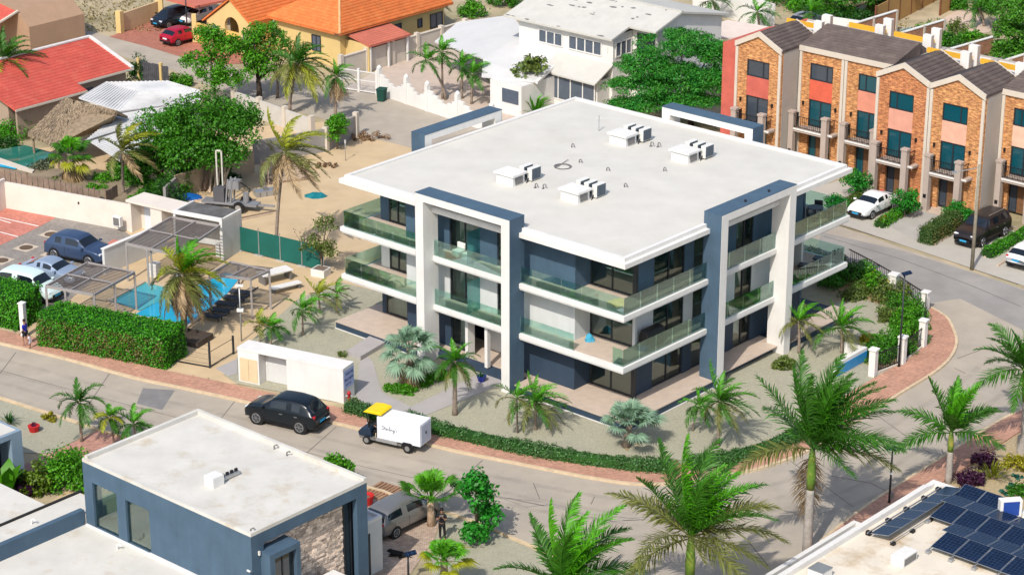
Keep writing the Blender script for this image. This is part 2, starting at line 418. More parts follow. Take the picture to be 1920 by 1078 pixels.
def shrub(name, label, cat, base, r, h, mat, n=900, size=0.16, group=None, aspect=0.5, flowers=None, k=45):
    """low rounded plant of leaf clumps reaching the ground, on a few stems"""
    t = thing(name, label, cat, base, 0, group)
    rx, ry = (r, r) if not hasattr(r, '__len__') else r
    m = max(6, n // k)
    d = unit(m); d[:, 2] = np.abs(d[:, 2])
    C = d * rng.uniform(0.45, 0.95, (m, 1)) * np.array([rx, ry, h * 0.82]) + np.array([0, 0, h * 0.1])
    V, F = clump_leaves(C, k, min(rx, ry, h) * 0.38, size, aspect, 0.9)
    npobj('foliage', V, F, mat, t)
    mb = MB()
    for i in range(4):
        a = i * 1.7; mb.tube([(0.04 * math.cos(a), 0.04 * math.sin(a), -0.05), tuple(Vector(C[i]) * 0.8)], [0.03, 0.012], 5)
    mb.obj('stem', BARK, t)
    if flowers:
        V, F = clump_leaves(C[::3] * 1.05, 3, 0.25, size * 0.9, 0.8); npobj('flower', V, F, flowers, t)['kind'] = 'stuff'
    return t
def leafbox(V0, x0, x1, y0, y1, z0, z1, dens, size, rough=0.06):
    """leaves over the faces of a box (hedge); returns verts, faces"""
    Ps, Ns = [], []
    for ax, val, sg in ((0, x0, -1), (0, x1, 1), (1, y0, -1), (1, y1, 1), (2, z1, 1)):
        lo = [x0, y0, z0]; hi = [x1, y1, z1]
        o = [i for i in range(3) if i != ax]
        area = (hi[o[0]] - lo[o[0]]) * (hi[o[1]] - lo[o[1]]); n = int(area * dens)
        if n < 1: continue
        P = np.zeros((n, 3)); P[:, o[0]] = rng.uniform(lo[o[0]], hi[o[0]], n); P[:, o[1]] = rng.uniform(lo[o[1]], hi[o[1]], n)
        und = 0.06 * np.sin(P[:, o[0]] * 3.1 + P[:, o[1]] * 2.3) + 0.05 * np.sin(P[:, o[0]] * 7.3 - P[:, o[1]] * 5.1)
        P[:, ax] = val + sg * (rng.normal(size=n) * rough + und)
        N = rng.normal(size=(n, 3)) * 0.6; N[:, ax] += sg * 0.8; N[:, 2] += 0.3
        Ps.append(P); Ns.append(N)
    return leaf_quads(np.concatenate(Ps), np.concatenate(Ns), size, 0.6)
def hedge(name, label, loc, rot, lx, ly, h, mat, dens=160, size=0.12, core=None, group=None, cat='hedge', rough=0.06):
    t = thing(name, label, cat, loc, rot, group)
    i = 0.09
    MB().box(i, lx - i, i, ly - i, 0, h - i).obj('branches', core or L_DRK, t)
    V, F = leafbox(None, 0, lx, 0, ly, 0.02, h, dens, size, rough); npobj('foliage', V, F, mat, t)
    if lx > 5:  # front face darkened with olive-brown leaves, shade put into their colour
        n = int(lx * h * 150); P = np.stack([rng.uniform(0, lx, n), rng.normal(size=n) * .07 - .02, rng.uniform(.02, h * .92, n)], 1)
        N = rng.normal(size=(n, 3)) * .7 + np.array([0, -.6, .2]); V, F = leaf_quads(P, N, size * .95, .6); o = npobj('shade_leaves', V, F, leafmat('leaf_hedge_shade', (.11, .13, .03), (.20, .15, .05)), t); o['label'] = 'olive and brown leaves that colour shade into the clipped face'
    return t
def hedge_path(name, label, pts, w, h, mat, dens=170, size=0.12, group=None, gap=0.0):
    """clipped low hedge that follows a line on the ground (points in world)"""
    t = thing(name, label, 'hedge', pts[0], 0, group)
    Ps, Ns = [], []; core = MB(); o = np.array(pts[0])
    for a, b in zip(pts, pts[1:]):
        a = np.array(a) - o; b = np.array(b) - o; d = b - a; l = np.linalg.norm(d); u = d / l; s = np.array([-u[1], u[0], 0])
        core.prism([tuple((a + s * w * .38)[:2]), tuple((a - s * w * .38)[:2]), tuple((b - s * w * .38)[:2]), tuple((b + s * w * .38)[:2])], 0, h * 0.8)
        n = int(l * (w + 2 * h) * dens); q = rng.uniform(0, l, n); th = rng.uniform(-0.15, math.pi + 0.15, n)
        bl = 1 + 0.16 * np.sin(q * 2.1 + a[0]) + 0.1 * np.sin(q * 5.3)
        P = a + u * q[:, None] + s * (np.cos(th) * w * 0.5 * bl + rng.normal(size=n) * 0.05)[:, None]
        P[:, 2] = np.maximum(0.02, np.abs(np.sin(th)) ** 0.6 * h * bl + rng.normal(size=n) * 0.05)
        N = s * np.cos(th)[:, None] + np.array([0, 0, 1]) * np.sin(th)[:, None] + rng.normal(size=(n, 3)) * 0.6
        Ps.append(P); Ns.append(N)
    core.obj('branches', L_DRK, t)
    V, F = leaf_quads(np.concatenate(Ps), np.concatenate(Ns), size, 0.6); npobj('foliage', V, F, mat, t)
    return t
def frond_geo(az, el, L, wind, droop, n=30, ll=0.5, lw=0.045, vee=0.3, seed=0, plume=0.0, twist=0.0):
    """feather leaf grown from the crown: midrib bent by weight and wind, leaflets on both sides"""
    r = np.random.default_rng(seed)
    d = np.array([math.cos(el) * math.cos(az), math.cos(el) * math.sin(az), math.sin(el)])
    K = 12; st = L / K; p = np.zeros(3); pts = [p]; ds = [d]
    for i in range(K):
        t = (i + 1) / K
        d = d + np.array([0, 0, -1]) * droop * (0.25 + t) * 0.17 + np.array(wind) * 0.17 * t
        d = d / np.linalg.norm(d); p = p + d * st; pts.append(p); ds.append(d)
    pts = np.array(pts); ds = np.array(ds)
    s = np.linspace(0.10, 0.995, n); fi = s * K; i0 = np.minimum(fi.astype(int), K - 1); fr = (fi - i0)[:, None]
    P = pts[i0] * (1 - fr) + pts[i0 + 1] * fr; T = ds[i0] * (1 - fr) + ds[i0 + 1] * fr; T /= np.linalg.norm(T, axis=1, keepdims=True)
    up0 = np.array([-math.sin(el) * math.cos(az), -math.sin(el) * math.sin(az), math.cos(el) + 0.15])
    U = up0 - T * (T @ up0)[:, None]; U /= np.linalg.norm(U, axis=1, keepdims=True); S = np.cross(T, U)
    if twist:
        c, q = math.cos(twist), math.sin(twist); S, U = S * c + U * q, U * c - S * q
    Vs, Fs = [], []
    lw = lw * 1.35; ll = ll * 1.12
    prof = ll * (0.35 + 0.65 * np.sin(np.pi * np.clip(s * 0.92 + 0.1, 0, 1))) * (1 - 0.45 * s ** 3)
    for sg in (-1, 1):
        phi = np.radians(38 + 26 * s + r.normal(size=n) * 5)[:, None]
        v = (vee + r.normal(size=n) * 0.12 + plume * np.where(np.arange(n) % 2 == 0, 0.6, -0.5))[:, None]
        D = S * sg * np.cos(phi) + T * np.sin(phi) + U * v; D /= np.linalg.norm(D, axis=1, keepdims=True)
        l = (prof * r.uniform(0.85, 1.1, n))[:, None]
        W = T * lw * r.uniform(0.8, 1.2, n)[:, None]
        m = P + D * l * 0.5; m[:, 2] -= l[:, 0] * 0.04
        e = P + D * l + np.array(wind) * l * 0.28; e[:, 2] -= l[:, 0] * r.uniform(0.1, 0.4, n)
        V = np.stack([P - W * 0.35, P + W * 0.35, m + W * 0.5, m - W * 0.5, e + W * 0.1, e - W * 0.1], 1).reshape(-1, 3)
        b = (np.arange(n) * 6)[:, None]
        F = np.concatenate([b + np.array([[0, 1, 2, 3]]), b + np.array([[3, 2, 4, 5]])], 0)
        Fs.append(F + sum(len(x) for x in Vs)); Vs.append(V)
    # midrib: three-sided taper
    k = sum(len(x) for x in Vs); rad = np.linspace(0.035, 0.008, K + 1) * (L / 2.5) ** 0.5
    upk = np.array([0, 0, 1.0]); ring = []
    for i in range(K + 1):
        a = np.cross(ds[i], upk + 1e-3); a /= np.linalg.norm(a) + 1e-9; b2 = np.cross(ds[i], a)
        ring += [pts[i] + a * rad[i], pts[i] - a * rad[i] * 0.6 + b2 * rad[i] * 0.8, pts[i] - a * rad[i] * 0.6 - b2 * rad[i] * 0.8]
    F = [[k + i * 3 + j, k + i * 3 + (j + 1) % 3, k + i * 3 + 3 + (j + 1) % 3, k + i * 3 + 3 + j] for i in range(K) for j in range(3)]
    Vs.append(np.array(ring)); Fs.append(np.array(F))
    return np.concatenate(Vs), np.concatenate(Fs)
def palm(name, label, base, crown, nf=16, L=2.4, wind=0.5, droop=1.0, trunk=0.16, kind='coconut', seed=1, ll=0.55, n=30, lw=0.05, mats=None, elo=-25, ehi=78, group=None, dead=0, cat='palm tree', wdir=(1.0, 0.15, 0), tmat=None, plume=0.0, elx=0.85):
    """base, crown: world points; fronds are parts"""
    t = thing(name, label, cat, base, 0, group)
    c = Vector(crown) - Vector(base); rr = random.Random(seed)
    mb = MB()
    K = 7; pts = []
    for i in range(K + 1):
        q = i / K; pts.append((c.x * q ** 1.6, c.y * q ** 1.6, c.z * q - (0.1 if i == 0 else 0)))
    if kind == 'royal':
        f = 0.62
        m = [Vector(p) for p in pts]; cut = Vector((c.x * f ** 1.6, c.y * f ** 1.6, c.z * f))
        lo = [p for p in m if p.z < cut.z - 0.05] + [cut]
        MB().tube(lo, [trunk * (1.25 - 0.35 * i / (len(lo) - 1)) for i in range(len(lo))], 12).obj('trunk', tmat or TRUNKG, t, smooth=True)
        MB().tube([cut - Vector((0, 0, .02)), cut.lerp(c, 0.3), cut.lerp(c, 0.75), c], [trunk * 0.98, trunk * 1.08, trunk * 0.85, trunk * 0.5], 12).obj('crownshaft', SHAFT, t, smooth=True)
    else:
        mb.tube(pts, [trunk * (1.3 if i == 0 else 1.0 - 0.3 * i / K) for i in range(K + 1)], 9).obj('trunk', tmat or TRUNK, t, smooth=True)
    mats = mats or (F_BRIGHT, F_GREEN, F_GREEN, F_OLIVE)
    for i in range(nf + dead):
        isd = i >= nf
        q = (i + 0.5) / nf if not isd else 1.0
        az = i * 2.39996 + rr.uniform(-.25, .25)
        el = R(ehi + (elo - ehi) * q ** elx + rr.uniform(-7, 7)) if not isd else R(rr.uniform(-75, -45))
        w = wind * (1.0 if not isd else 0.4)
        wv = [wdir[0] * w, wdir[1] * w, 0]
        LL = L * rr.uniform(0.85, 1.08) * (0.78 if q < 0.15 else 1.0)
        d0 = Vector((math.cos(el) * math.cos(az), math.cos(el) * math.sin(az), math.sin(el))) + Vector(wv) * 0.45
        d0.normalize(); az = math.atan2(d0.y, d0.x); el = math.asin(max(-1, min(1, d0.z)))
        V, F = frond_geo(az, el, LL, wv, droop * (0.55 + 0.6 * q) if not isd else 0.6, n, ll * LL / L, lw, 0.35 if q < 0.6 else 0.1, seed * 100 + i, plume, rr.uniform(-.4, .4))
        mt = F_BROWN if isd else mats[min(len(mats) - 1, int(q * len(mats)))]
        o = npobj('frond', V, F, mt, t); o.location = c + Vector((0, 0, -0.12 * q))
        if isd: o['label'] = 'dry brown frond hanging down'
    return t
def palm_px(name, label, b, c, **kw):
    w = G(*b); h = HT(w, c[1]); z = w.z + h
    g = G(c[0], c[1], z)
    return palm(name, label, w, Vector((g.x, w.y, z)), **kw)
def fan_geo(az, el, pet, r, nseg=22, droop=0.3, seed=0, spread=250, wind=(0, 0, 0)):
    rr = np.random.default_rng(seed)
    d = np.array([math.cos(el) * math.cos(az), math.cos(el) * math.sin(az), math.sin(el)])
    hub = d * pet + np.array(wind) * pet * 0.2 + np.array([0, 0, -0.1 * pet])
    up = np.array([-math.sin(el) * math.cos(az), -math.sin(el) * math.sin(az), math.cos(el)]); s = np.cross(d, up)
    V, F = [], []
    ang = np.radians(np.linspace(-spread / 2, spread / 2, nseg))
    da = math.radians(spread / nseg) * 0.52
    for i, a in enumerate(ang):
        x = d * math.cos(a) + s * math.sin(a); xl = d * math.cos(a - da) + s * math.sin(a - da); xr = d * math.cos(a + da) + s * math.sin(a + da)
        L = r * (0.75 + 0.25 * math.cos(a)) * rr.uniform(0.9, 1.05)
        lift = up * 0.10 * L
        m = hub + x * L * 0.55 + lift * (1 if i % 2 else 0.4); e = hub + x * L + np.array([0, 0, -droop * L * rr.uniform(0.6, 1.3)]) + np.array(wind) * L * 0.3
        k = len(V)
        V += [hub, hub + xl * L * 0.6, m, hub + xr * L * 0.6, e]
        F += [(k, k + 1, k + 2, k), (k, k + 2, k + 3, k), (k + 1, k + 4, k + 2, k + 1), (k + 2, k + 4, k + 3, k + 2)]
    F = [f[:3] for f in F]
    k = len(V); w = 0.025
    V += [-s * w, s * w, hub - s * w * 0.6, hub + s * w * 0.6, np.array([0, 0, -0.03]), hub + np.array([0, 0, -0.02])]
    F += [(k, k + 1, k + 3), (k, k + 3, k + 2), (k, k + 2, k + 5), (k, k + 5, k + 4), (k + 1, k + 4, k + 5), (k + 1, k + 5, k + 3)]
    return np.array(V), np.array(F)
def fan_palm(name, label, base, crown, nf=16, pet=0.7, r=0.7, mats=None, trunk=0.18, seed=1, wind=0.3, elo=-45, ehi=80, droop=0.3, group=None, dead=0, cat='palm tree', tmat=None, nseg=22):
    t = thing(name, label, cat, base, 0, group); c = Vector(crown) - Vector(base); rr = random.Random(seed)
    MB().tube([(0, 0, -0.1), c * 0.5, c], [trunk * 1.3, trunk, trunk * 0.9], 9).obj('trunk', tmat or TRUNK, t, smooth=True)
    mats = mats or (F_BRIGHT, F_GREEN, F_OLIVE)
    for i in range(nf + dead):
        isd = i >= nf; q = min(1, (i + .5) / nf); az = i * 2.39996; el = R(ehi + (elo - ehi) * q + rr.uniform(-8, 8)) if not isd else R(rr.uniform(-85, -60))
        V, F = fan_geo(az, el, pet * (0.6 + 0.5 * q) * rr.uniform(.9, 1.1), r * rr.uniform(.85, 1.1), nseg, droop if not isd else 0.6, seed * 100 + i, 240, (wind, wind * .15, 0))
        o = npobj('frond', V, F, F_BROWN if isd else mats[min(len(mats) - 1, int(q * len(mats)))], t); o.location = c
        if isd: o['label'] = 'dry brown frond hanging down'
    return t
def fan_px(name, label, b, c, **kw):
    w = G(*b); z = w.z + HT(w, c[1]); g = G(c[0], c[1], z)
    return fan_palm(name, label, w, Vector((g.x, w.y, z)), **kw)
def tuft(name, label, cat, base, L, n, mat, w=0.06, seed=1, el=(20, 80), group=None, wind=0.25):
    """rosette of strap leaves"""
    t = thing(name, label, cat, base, 0, group); r = np.random.default_rng(seed); V, F = [], []
    for i in range(n):
        az = r.uniform(0, 6.28); e = math.radians(r.uniform(*el)); l = L * r.uniform(.7, 1.1)
        d = np.array([math.cos(e) * math.cos(az), math.cos(e) * math.sin(az), math.sin(e)]); s = np.array([-math.sin(az), math.cos(az), 0]) * w * 0.5
        m = d * l * .6; tp = d * l + np.array([wind * l * .3, 0, -0.22 * l]); k = len(V)
        V += [-s * .7, s * .7, m + s, m - s, tp]; F += [(k, k + 1, k + 2), (k, k + 2, k + 3), (k + 3, k + 2, k + 4)]
    npobj('leaf', np.array(V), np.array(F), mat, t)
    MB().lathe([(0.1 * L, -0.02), (0.08 * L, 0.12 * L), (0.02 * L, 0.2 * L)], 7).obj('base', BARK, t)
    return t

# ------------------------------------------------------------------ the ground and what is laid on it
def ground_sheet(name, pts, mat, z): return MB().sheet([G(*p) for p in pts], z).obj(name, mat, kind='structure')
SAND = M('sand_ground', (0.53, 0.40, 0.245), var=0.12, scale=0.5, rough=0.95, bump=0.25, bscale=12, col2=(0.46, 0.36, 0.235), c2amt=0.8, c2scale=0.25)
DIRT = M('dry_earth', (0.42, 0.345, 0.225), var=0.2, scale=0.35, rough=0.95, bump=0.3, bscale=10, col2=(0.24, 0.22, 0.12), c2amt=0.9, c2scale=0.18, c2lo=0.45)
GRAVEL = M('olive_gravel', (0.36, 0.345, 0.26), var=0.16, scale=9, rough=0.95, bump=0.5, bscale=40, col2=(0.30, 0.295, 0.225), c2amt=0.7, c2scale=0.5)
ROAD = M('worn_concrete_road', (0.385, 0.338, 0.275), var=0.09, scale=0.5, rough=0.9, bump=0.12, bscale=25, col2=(0.33, 0.29, 0.245), c2amt=0.8, c2scale=0.22, c2lo=0.46)
ASPH = M('grey_asphalt', (0.22, 0.215, 0.21), var=0.12, scale=0.6, rough=0.9, bump=0.15, bscale=25, col2=(0.30, 0.28, 0.25), c2amt=0.7, c2scale=0.3)
PINK = brickmat('pink_pavers', ((0.52, 0.275, 0.19), (0.43, 0.23, 0.165)), 0.22, 0.11, (0.36, 0.24, 0.17), 0.008, var=0.16)
PINK2 = brickmat('rosy_pavers', ((0.50, 0.26, 0.20), (0.42, 0.225, 0.18)), 0.22, 0.11, (0.34, 0.22, 0.18), 0.008, var=0.16)
RED = brickmat('red_pavers', ((0.56, 0.215, 0.16), (0.49, 0.19, 0.145)), 0.20, 0.10, (0.36, 0.16, 0.12), 0.006, var=0.15)
GREYP = brickmat('grey_pavers', ((0.30, 0.27, 0.24), (0.26, 0.235, 0.21)), 0.20, 0.10, (0.15, 0.14, 0.13), 0.006, var=0.15)
PATH = M('grey_concrete_path', (0.36, 0.34, 0.335), var=0.06, scale=0.8, rough=0.9)
PAD = M('pale_drive_concrete', (0.42, 0.395, 0.345), var=0.07, scale=0.8, rough=0.9, bump=0.1, bscale=20, col2=(0.36, 0.33, 0.29), c2amt=0.5)
LINE = M('white_road_paint', (0.75, 0.72, 0.68), var=0.1)
JOINT = M('tar_joint', (0.13, 0.115, 0.10), var=0.3, scale=2)

MB().sheet([(-900, -300, 0), (900, -300, 0), (900, 1500, 0), (-900, 1500, 0)]).obj('ground', DIRT, kind='structure')
ground_sheet('sand_yard', [(-150, 300), (520, 235), (800, 215), (1080, 205), (1250, 330), (1000, 560), (640, 720), (330, 720), (-150, 560)], SAND, 0.012)
# road surfaces
KUP = [(-80, 628), (0, 647), (120, 675), (250, 711), (340, 730), (470, 759), (630, 797), (800, 836), (860, 850), (960, 870), (1040, 886), (1120, 901), (1200, 911), (1290, 906), (1400, 887), (1440, 877), (1515, 849), (1600, 797), (1690, 740), (1755, 700), (1785, 672), (1796, 645), (1790, 620), (1775, 595), (1735, 572), (1690, 547), (1600, 507), (1520, 473)]
KLO = [(-80, 724), (0, 746), (95, 776), (290, 836), (500, 880), (690, 914), (735, 928), (830, 958), (905, 983), (960, 1008), (1050, 1048), (1130, 1100)]
KRT = [(1440, 1120), (1510, 1040), (1600, 965), (1690, 905), (1760, 861), (1830, 816), (1885, 783), (1990, 735)]
ground_sheet('road', KUP + [(1300, 388), (1000, 305), (792, 283), (700, 260), (640, 233), (560, 211), (480, 187), (400, 165), (320, 131), (240, 110), (110, 58), (0, 22), (-40, 12), (-40, -4), (0, 8), (120, 46), (205, 69), (275, 88), (350, 111), (420, 122), (520, 152), (640, 166), (690, 168), (800, 207), (880, 227), (1000, 252), (1250, 308), (1570, 424), (1915, 541), (2100, 610), (2100, 700)] + KRT[::-1] + KLO[::-1], ROAD, 0.018)
ground_sheet('road_patch', [(268, 728), (328, 732), (304, 769), (256, 757)], M('dark_patch', (0.20, 0.195, 0.19), var=0.15, scale=1.0, rough=0.9), 0.024)
ground_sheet('asphalt', [(1540, 436), (1690, 470), (1880, 530), (1960, 560), (1960, 640), (1800, 560), (1735, 570), (1690, 545), (1530, 474)], M('worn_asphalt', (0.275, 0.262, 0.245), var=0.13, scale=0.35, rough=0.9, bump=0.12, bscale=25, col2=(0.34, 0.315, 0.285), c2amt=0.8, c2scale=0.3), 0.024)
# joints and cracks in the slab road
jm = MB()
def crack(pts, w=0.05):
    P = [G(*p, 0.026) for p in pts]
    for a, b in zip(P, P[1:]):
        d = (b - a).normalized(); s = Vector((-d.y, d.x, 0)) * w / 2; jm.add([a - s, a + s, b + s, b - s], [(0, 3, 2, 1)])
crack([(1196, 1061), (1276, 1012), (1340, 975)]); crack([(1560, 892), (1632, 905), (1672, 925)])
crack([(1000, 905), (1012, 935)], .04); crack([(1115, 930), (1108, 945)], .04)
crack([(1795, 672), (1840, 655)], .05); crack([(1810, 700), (1790, 690)], .05)
crack([(30, 660), (0, 700)], .04); crack([(205, 700), (165, 760)], .04); crack([(440, 752), (390, 815)], .04); crack([(630, 800), (560, 862)], .04); crack([(905, 862), (830, 930)], .04)
crack([(1300, 925), (1400, 1010), (1440, 1060)], .05); crack([(1480, 862), (1600, 950)], .04); crack([(1640, 775), (1745, 850)], .04)
crack([(0, 694), (150, 735), (330, 782), (480, 822), (640, 865), (850, 912), (1020, 948)], .035)
crack([(1570, 421), (1700, 461), (1910, 533)], 0.12); crack([(1545, 443), (1690, 486), (1815, 533), (1915, 575)], 0.07)
crack([(1860, 505), (1900, 470)], .05)
jm.obj('road_joint', JOINT, kind='structure')
tm = MB()
_k = jm; jm = tm
for q in range(9):
    x0 = 880 + q * 36; y0 = 924 + q * 7 + rnd.uniform(-8, 8)
    crack([(x0, y0), (x0 + 50, y0 + rnd.uniform(-8, 18)), (x0 + 110, y0 + rnd.uniform(0, 30))], 0.05)
tm.obj('tyre_mark', M('tyre_grime', (0.25, 0.235, 0.22), var=0.3, scale=2), kind='structure'); jm = _k

# faint wheel tracks worn along the lane: thin films of grime with gaps
def trackmat():
    m = M('wheel_grime', (0.22, 0.20, 0.175), var=0.2, scale=2); nt = m.node_tree
    p = [n for n in nt.nodes if n.type == 'BSDF_PRINCIPLED'][0]; g = nd(nt, 'ShaderNodeNewGeometry'); mp = nd(nt, 'ShaderNodeMapping'); mp.inputs['Scale'].default_value = (.5, .5, .5)
    n = nd(nt, 'ShaderNodeTexNoise', i_Scale=1.6, i_Detail=6.0, i_Roughness=.75); nt.links.new(g.outputs['Position'], mp.inputs[0]); nt.links.new(mp.outputs[0], n.inputs['Vector'])
    r = nd(nt, 'ShaderNodeMapRange'); r.inputs[1].default_value = .38; r.inputs[2].default_value = .72; r.inputs[3].default_value = 0; r.inputs[4].default_value = .18
    nt.links.new(n.outputs['Fac'], r.inputs[0]); nt.links.new(r.outputs[0], p.inputs['Alpha']); return m
TRACK = trackmat()
# kerbs and pavements: solid strips between two lines of survey points
def strip(name, A, B, z0, z1, mat, kind='structure'):
    mb = MB()
    for i in range(len(A) - 1):
        a0, a1, b0, b1 = A[i], A[i + 1], B[i], B[i + 1]
        mb.add([(a0[0], a0[1], z1), (a1[0], a1[1], z1), (b1[0], b1[1], z1), (b0[0], b0[1], z1), (a0[0], a0[1], z0), (a1[0], a1[1], z0), (b1[0], b1[1], z0), (b0[0], b0[1], z0)],
               [(0, 3, 2, 1), (0, 1, 5, 4), (3, 7, 6, 2)] + ([(0, 4, 7, 3)] if i == 0 else []) + ([(1, 2, 6, 5)] if i == len(A) - 2 else []))
    return mb.obj(name, mat, kind=kind)
def offset(P, d):
    out = []
    for i, p in enumerate(P):
        t = (P[min(i + 1, len(P) - 1)] - P[max(i - 1, 0)]); t.z = 0; t.normalize()
        out.append(p + Vector((-t.y, t.x, 0)) * d)
    return out
def smooth(P, n=4):
    out = []
    for i in range(len(P) - 1):
        p0, p1, p2, p3 = P[max(i - 1, 0)], P[i], P[i + 1], P[min(i + 2, len(P) - 1)]
        for k in range(n):
            t = k / n; out.append(0.5 * ((2 * p1) + (p2 - p0) * t + (2 * p0 - 5 * p1 + 4 * p2 - p3) * t * t + (3 * p1 - p0 - 3 * p2 + p3) * t ** 3))
    return out + [P[-1]]
kup = smooth([G(*p) for p in KUP[:25]], 3)
for q, dd in enumerate((-1.6, -3.1, -4.3, -5.7)):
    a_ = offset(kup[3:-12], dd); b_ = offset(kup[3:-12], dd - .38); mb = MB()
    for i in range(len(a_) - 1): mb.sheet([a_[i], a_[i + 1], b_[i + 1], b_[i]], .0225 + q * .0004)
    mb.obj('wheel_track', TRACK, kind='structure')
k2 = offset(kup, 0.17)
strip('kerb', kup, k2, 0, 0.13, KERB)
wi = [2.0] * len(kup)
for i, p in enumerate(kup):
    x = PJ(p)[0]; y = PJ(p)[1]
    if x < 470: wi[i] = 1.75
    elif x < 1300: wi[i] = 1.9 if y > 700 else 2.2
    else: wi[i] = 2.35
    if i > len(kup) - 9: wi[i] = max(0.35, 2.35 * (len(kup) - 1 - i) / 9.0 + 0.2)
inner = [p + (q - p) * (w / 0.17) for p, q, w in zip(kup, k2, wi)]
strip('pavement', k2, inner, 0, 0.12, PINK)
klo = smooth([G(*p) for p in KLO], 2)
strip('kerb', offset(klo, -0.17), klo, 0, 0.13, KERB)
krt = smooth([G(*p) for p in KRT], 3); kr2 = offset(krt, -0.17)
strip('kerb', kr2, krt, 0, 0.13, KERB)
strip('pavement', offset(krt, -1.7), kr2, 0, 0.12, PINK)
# garden gravel, paths, drives
ground_sheet('gravel_garden', [(418, 703), (470, 640), (560, 560), (640, 530), (760, 560), (1000, 640), (1400, 640), (1500, 590), (1600, 560), (1700, 560), (1735, 580), (1725, 640), (1690, 690), (1600, 752), (1500, 812), (1440, 842), (1380, 857), (1290, 870), (1200, 873), (1080, 856), (960, 832), (800, 795), (645, 757), (445, 720)], GRAVEL, 0.03)
def path_slab(name, pts, mat, z1, z0=0): return MB().prism([tuple(G(*p, z1)[:2]) for p in pts], z0, z1).obj(name, mat, kind='structure')
path_slab('path', [(674, 678), (690, 668), (700, 680), (716, 735), (770, 762), (745, 800), (706, 784), (668, 742)], PATH, 0.06)
path_slab('path', [(771, 762), (905, 697), (935, 706), (950, 716), (746, 799)], PATH, 0.062)
path_slab('path', [(405, 690), (445, 672), (445, 700), (430, 704)], PATH, 0.058)
path_slab('step', [(651, 657), (694, 629), (722, 641), (676, 668)], PATH, 0.30)
path_slab('step', [(676, 669), (651, 658), (664, 652), (690, 663)], PATH, 0.17)
ground_sheet('lawn_gravel', [(-60, 750), (0, 750), (95, 780), (180, 806), (95, 850), (-60, 850)], GRAVEL, 0.03)
ground_sheet('driveway', [(182, 808), (300, 842), (230, 872), (215, 870), (130, 900), (30, 930), (-20, 900), (95, 850)], PINK2, 0.034)
ground_sheet('driveway', [(690, 918), (830, 962), (815, 1010), (760, 1090), (700, 1090), (690, 1000)], brickmat('beige_pavers', ((0.50, 0.39, 0.30), (0.40, 0.30, 0.24)), 0.22, 0.11, (0.22, 0.17, 0.14), 0.008, var=0.25), 0.034)
ground_sheet('gravel_bed', [(835, 962), (905, 985), (960, 1012), (1055, 1055), (1120, 1100), (820, 1100), (800, 1050)], GRAVEL, 0.03)
ground_sheet('gravel_bed', [(1700, 915), (1770, 880), (1850, 840), (1990, 760), (2000, 1000), (1860, 960), (1750, 900)], M('tan_gravel', (0.42, 0.33, 0.20), var=0.2, scale=6, rough=0.95, bump=0.5, bscale=35, col2=(0.30, 0.25, 0.15), c2amt=0.7), 0.03)
# parking court
ground_sheet('parking_court', [(-80, 425), (0, 383), (80, 386), (235, 435), (262, 455), (235, 480), (140, 555), (90, 600), (-80, 600)], GREYP, 0.02)
ground_sheet('red_parking', [(-80, 430), (0, 389), (25, 387), (110, 406), (70, 428), (0, 461), (-80, 500)], RED, 0.028)
ground_sheet('red_parking', [(212, 449), (244, 456), (207, 478), (185, 470)], RED, 0.028)
for a, b in (((0, 408), (72, 424)), ((0, 435), (34, 444)), ((-60, 395), (20, 418))):
    A, B = G(*a, .034), G(*b, .034); s = Vector((-(B - A).y, (B - A).x, 0)).normalized() * 0.06
    MB().add([A - s, A + s, B + s, B - s], [(0, 3, 2, 1)]).obj('road_marking', LINE, kind='structure')
drm = M('light_paver_surround', (0.50, 0.42, 0.33), var=0.1, scale=4)
for i, (x, y) in enumerate(((96, 440), (157, 452), (49, 465), (52, 501), (100, 477), (3, 489), (110, 505))):
    w = G(x, y); t = thing('drain_grate', 'round iron grate in a pale paver square of the parking court', 'drain', (w.x, w.y, 0.02), R(-32), 'drain grates in the parking court')
    MB().box(-.62, .62, -.62, .62, 0, 0.014).obj('surround', drm, t)
    MB().lathe([(0.46, 0.0), (0.46, 0.022), (0.40, 0.026)], 20).obj('grate', M('rusty_iron', (0.11, 0.075, 0.05), var=0.3, scale=10), t)
    t['label'] = ['round drain grate nearest the wall of the parking court', 'drain grate behind the roof of the dark blue car', 'middle drain grate left of the dark blue car', 'drain grate behind the grey saloon', 'drain grate tucked in front of the dark blue car tail', 'drain grate at the picture edge of the parking court', 'drain grate beside the pale blue saloon nose'][i]
# ------------------------------------------------------------------ the white apartment building
O = G(1172, 505, 9.45)
bld = thing('apartment_building', 'white three storey apartment block with slate blue frames and green glass balconies', 'apartment building', (O.x, O.y, 0), GRID)
W_ = 22.1
def mapA(s0, s1, d0, d1): return (-s1, -s0, -d1, -d0)
def mapB(s0, s1, d0, d1): return (d0, d1, s0, s1)
def mapC(s0, s1, d0, d1): return (-W_ - d1, -W_ - d0, s0, s1)
def mapD(s0, s1, d0, d1): return (-s1, -s0, W_ + d0, W_ + d1)
ZF = [0.5, 3.56, 6.63, 9.42]          # floor levels; the last is the roof soffit
ZS = [None, 3.18, 6.25]               # soffits of the two slabs
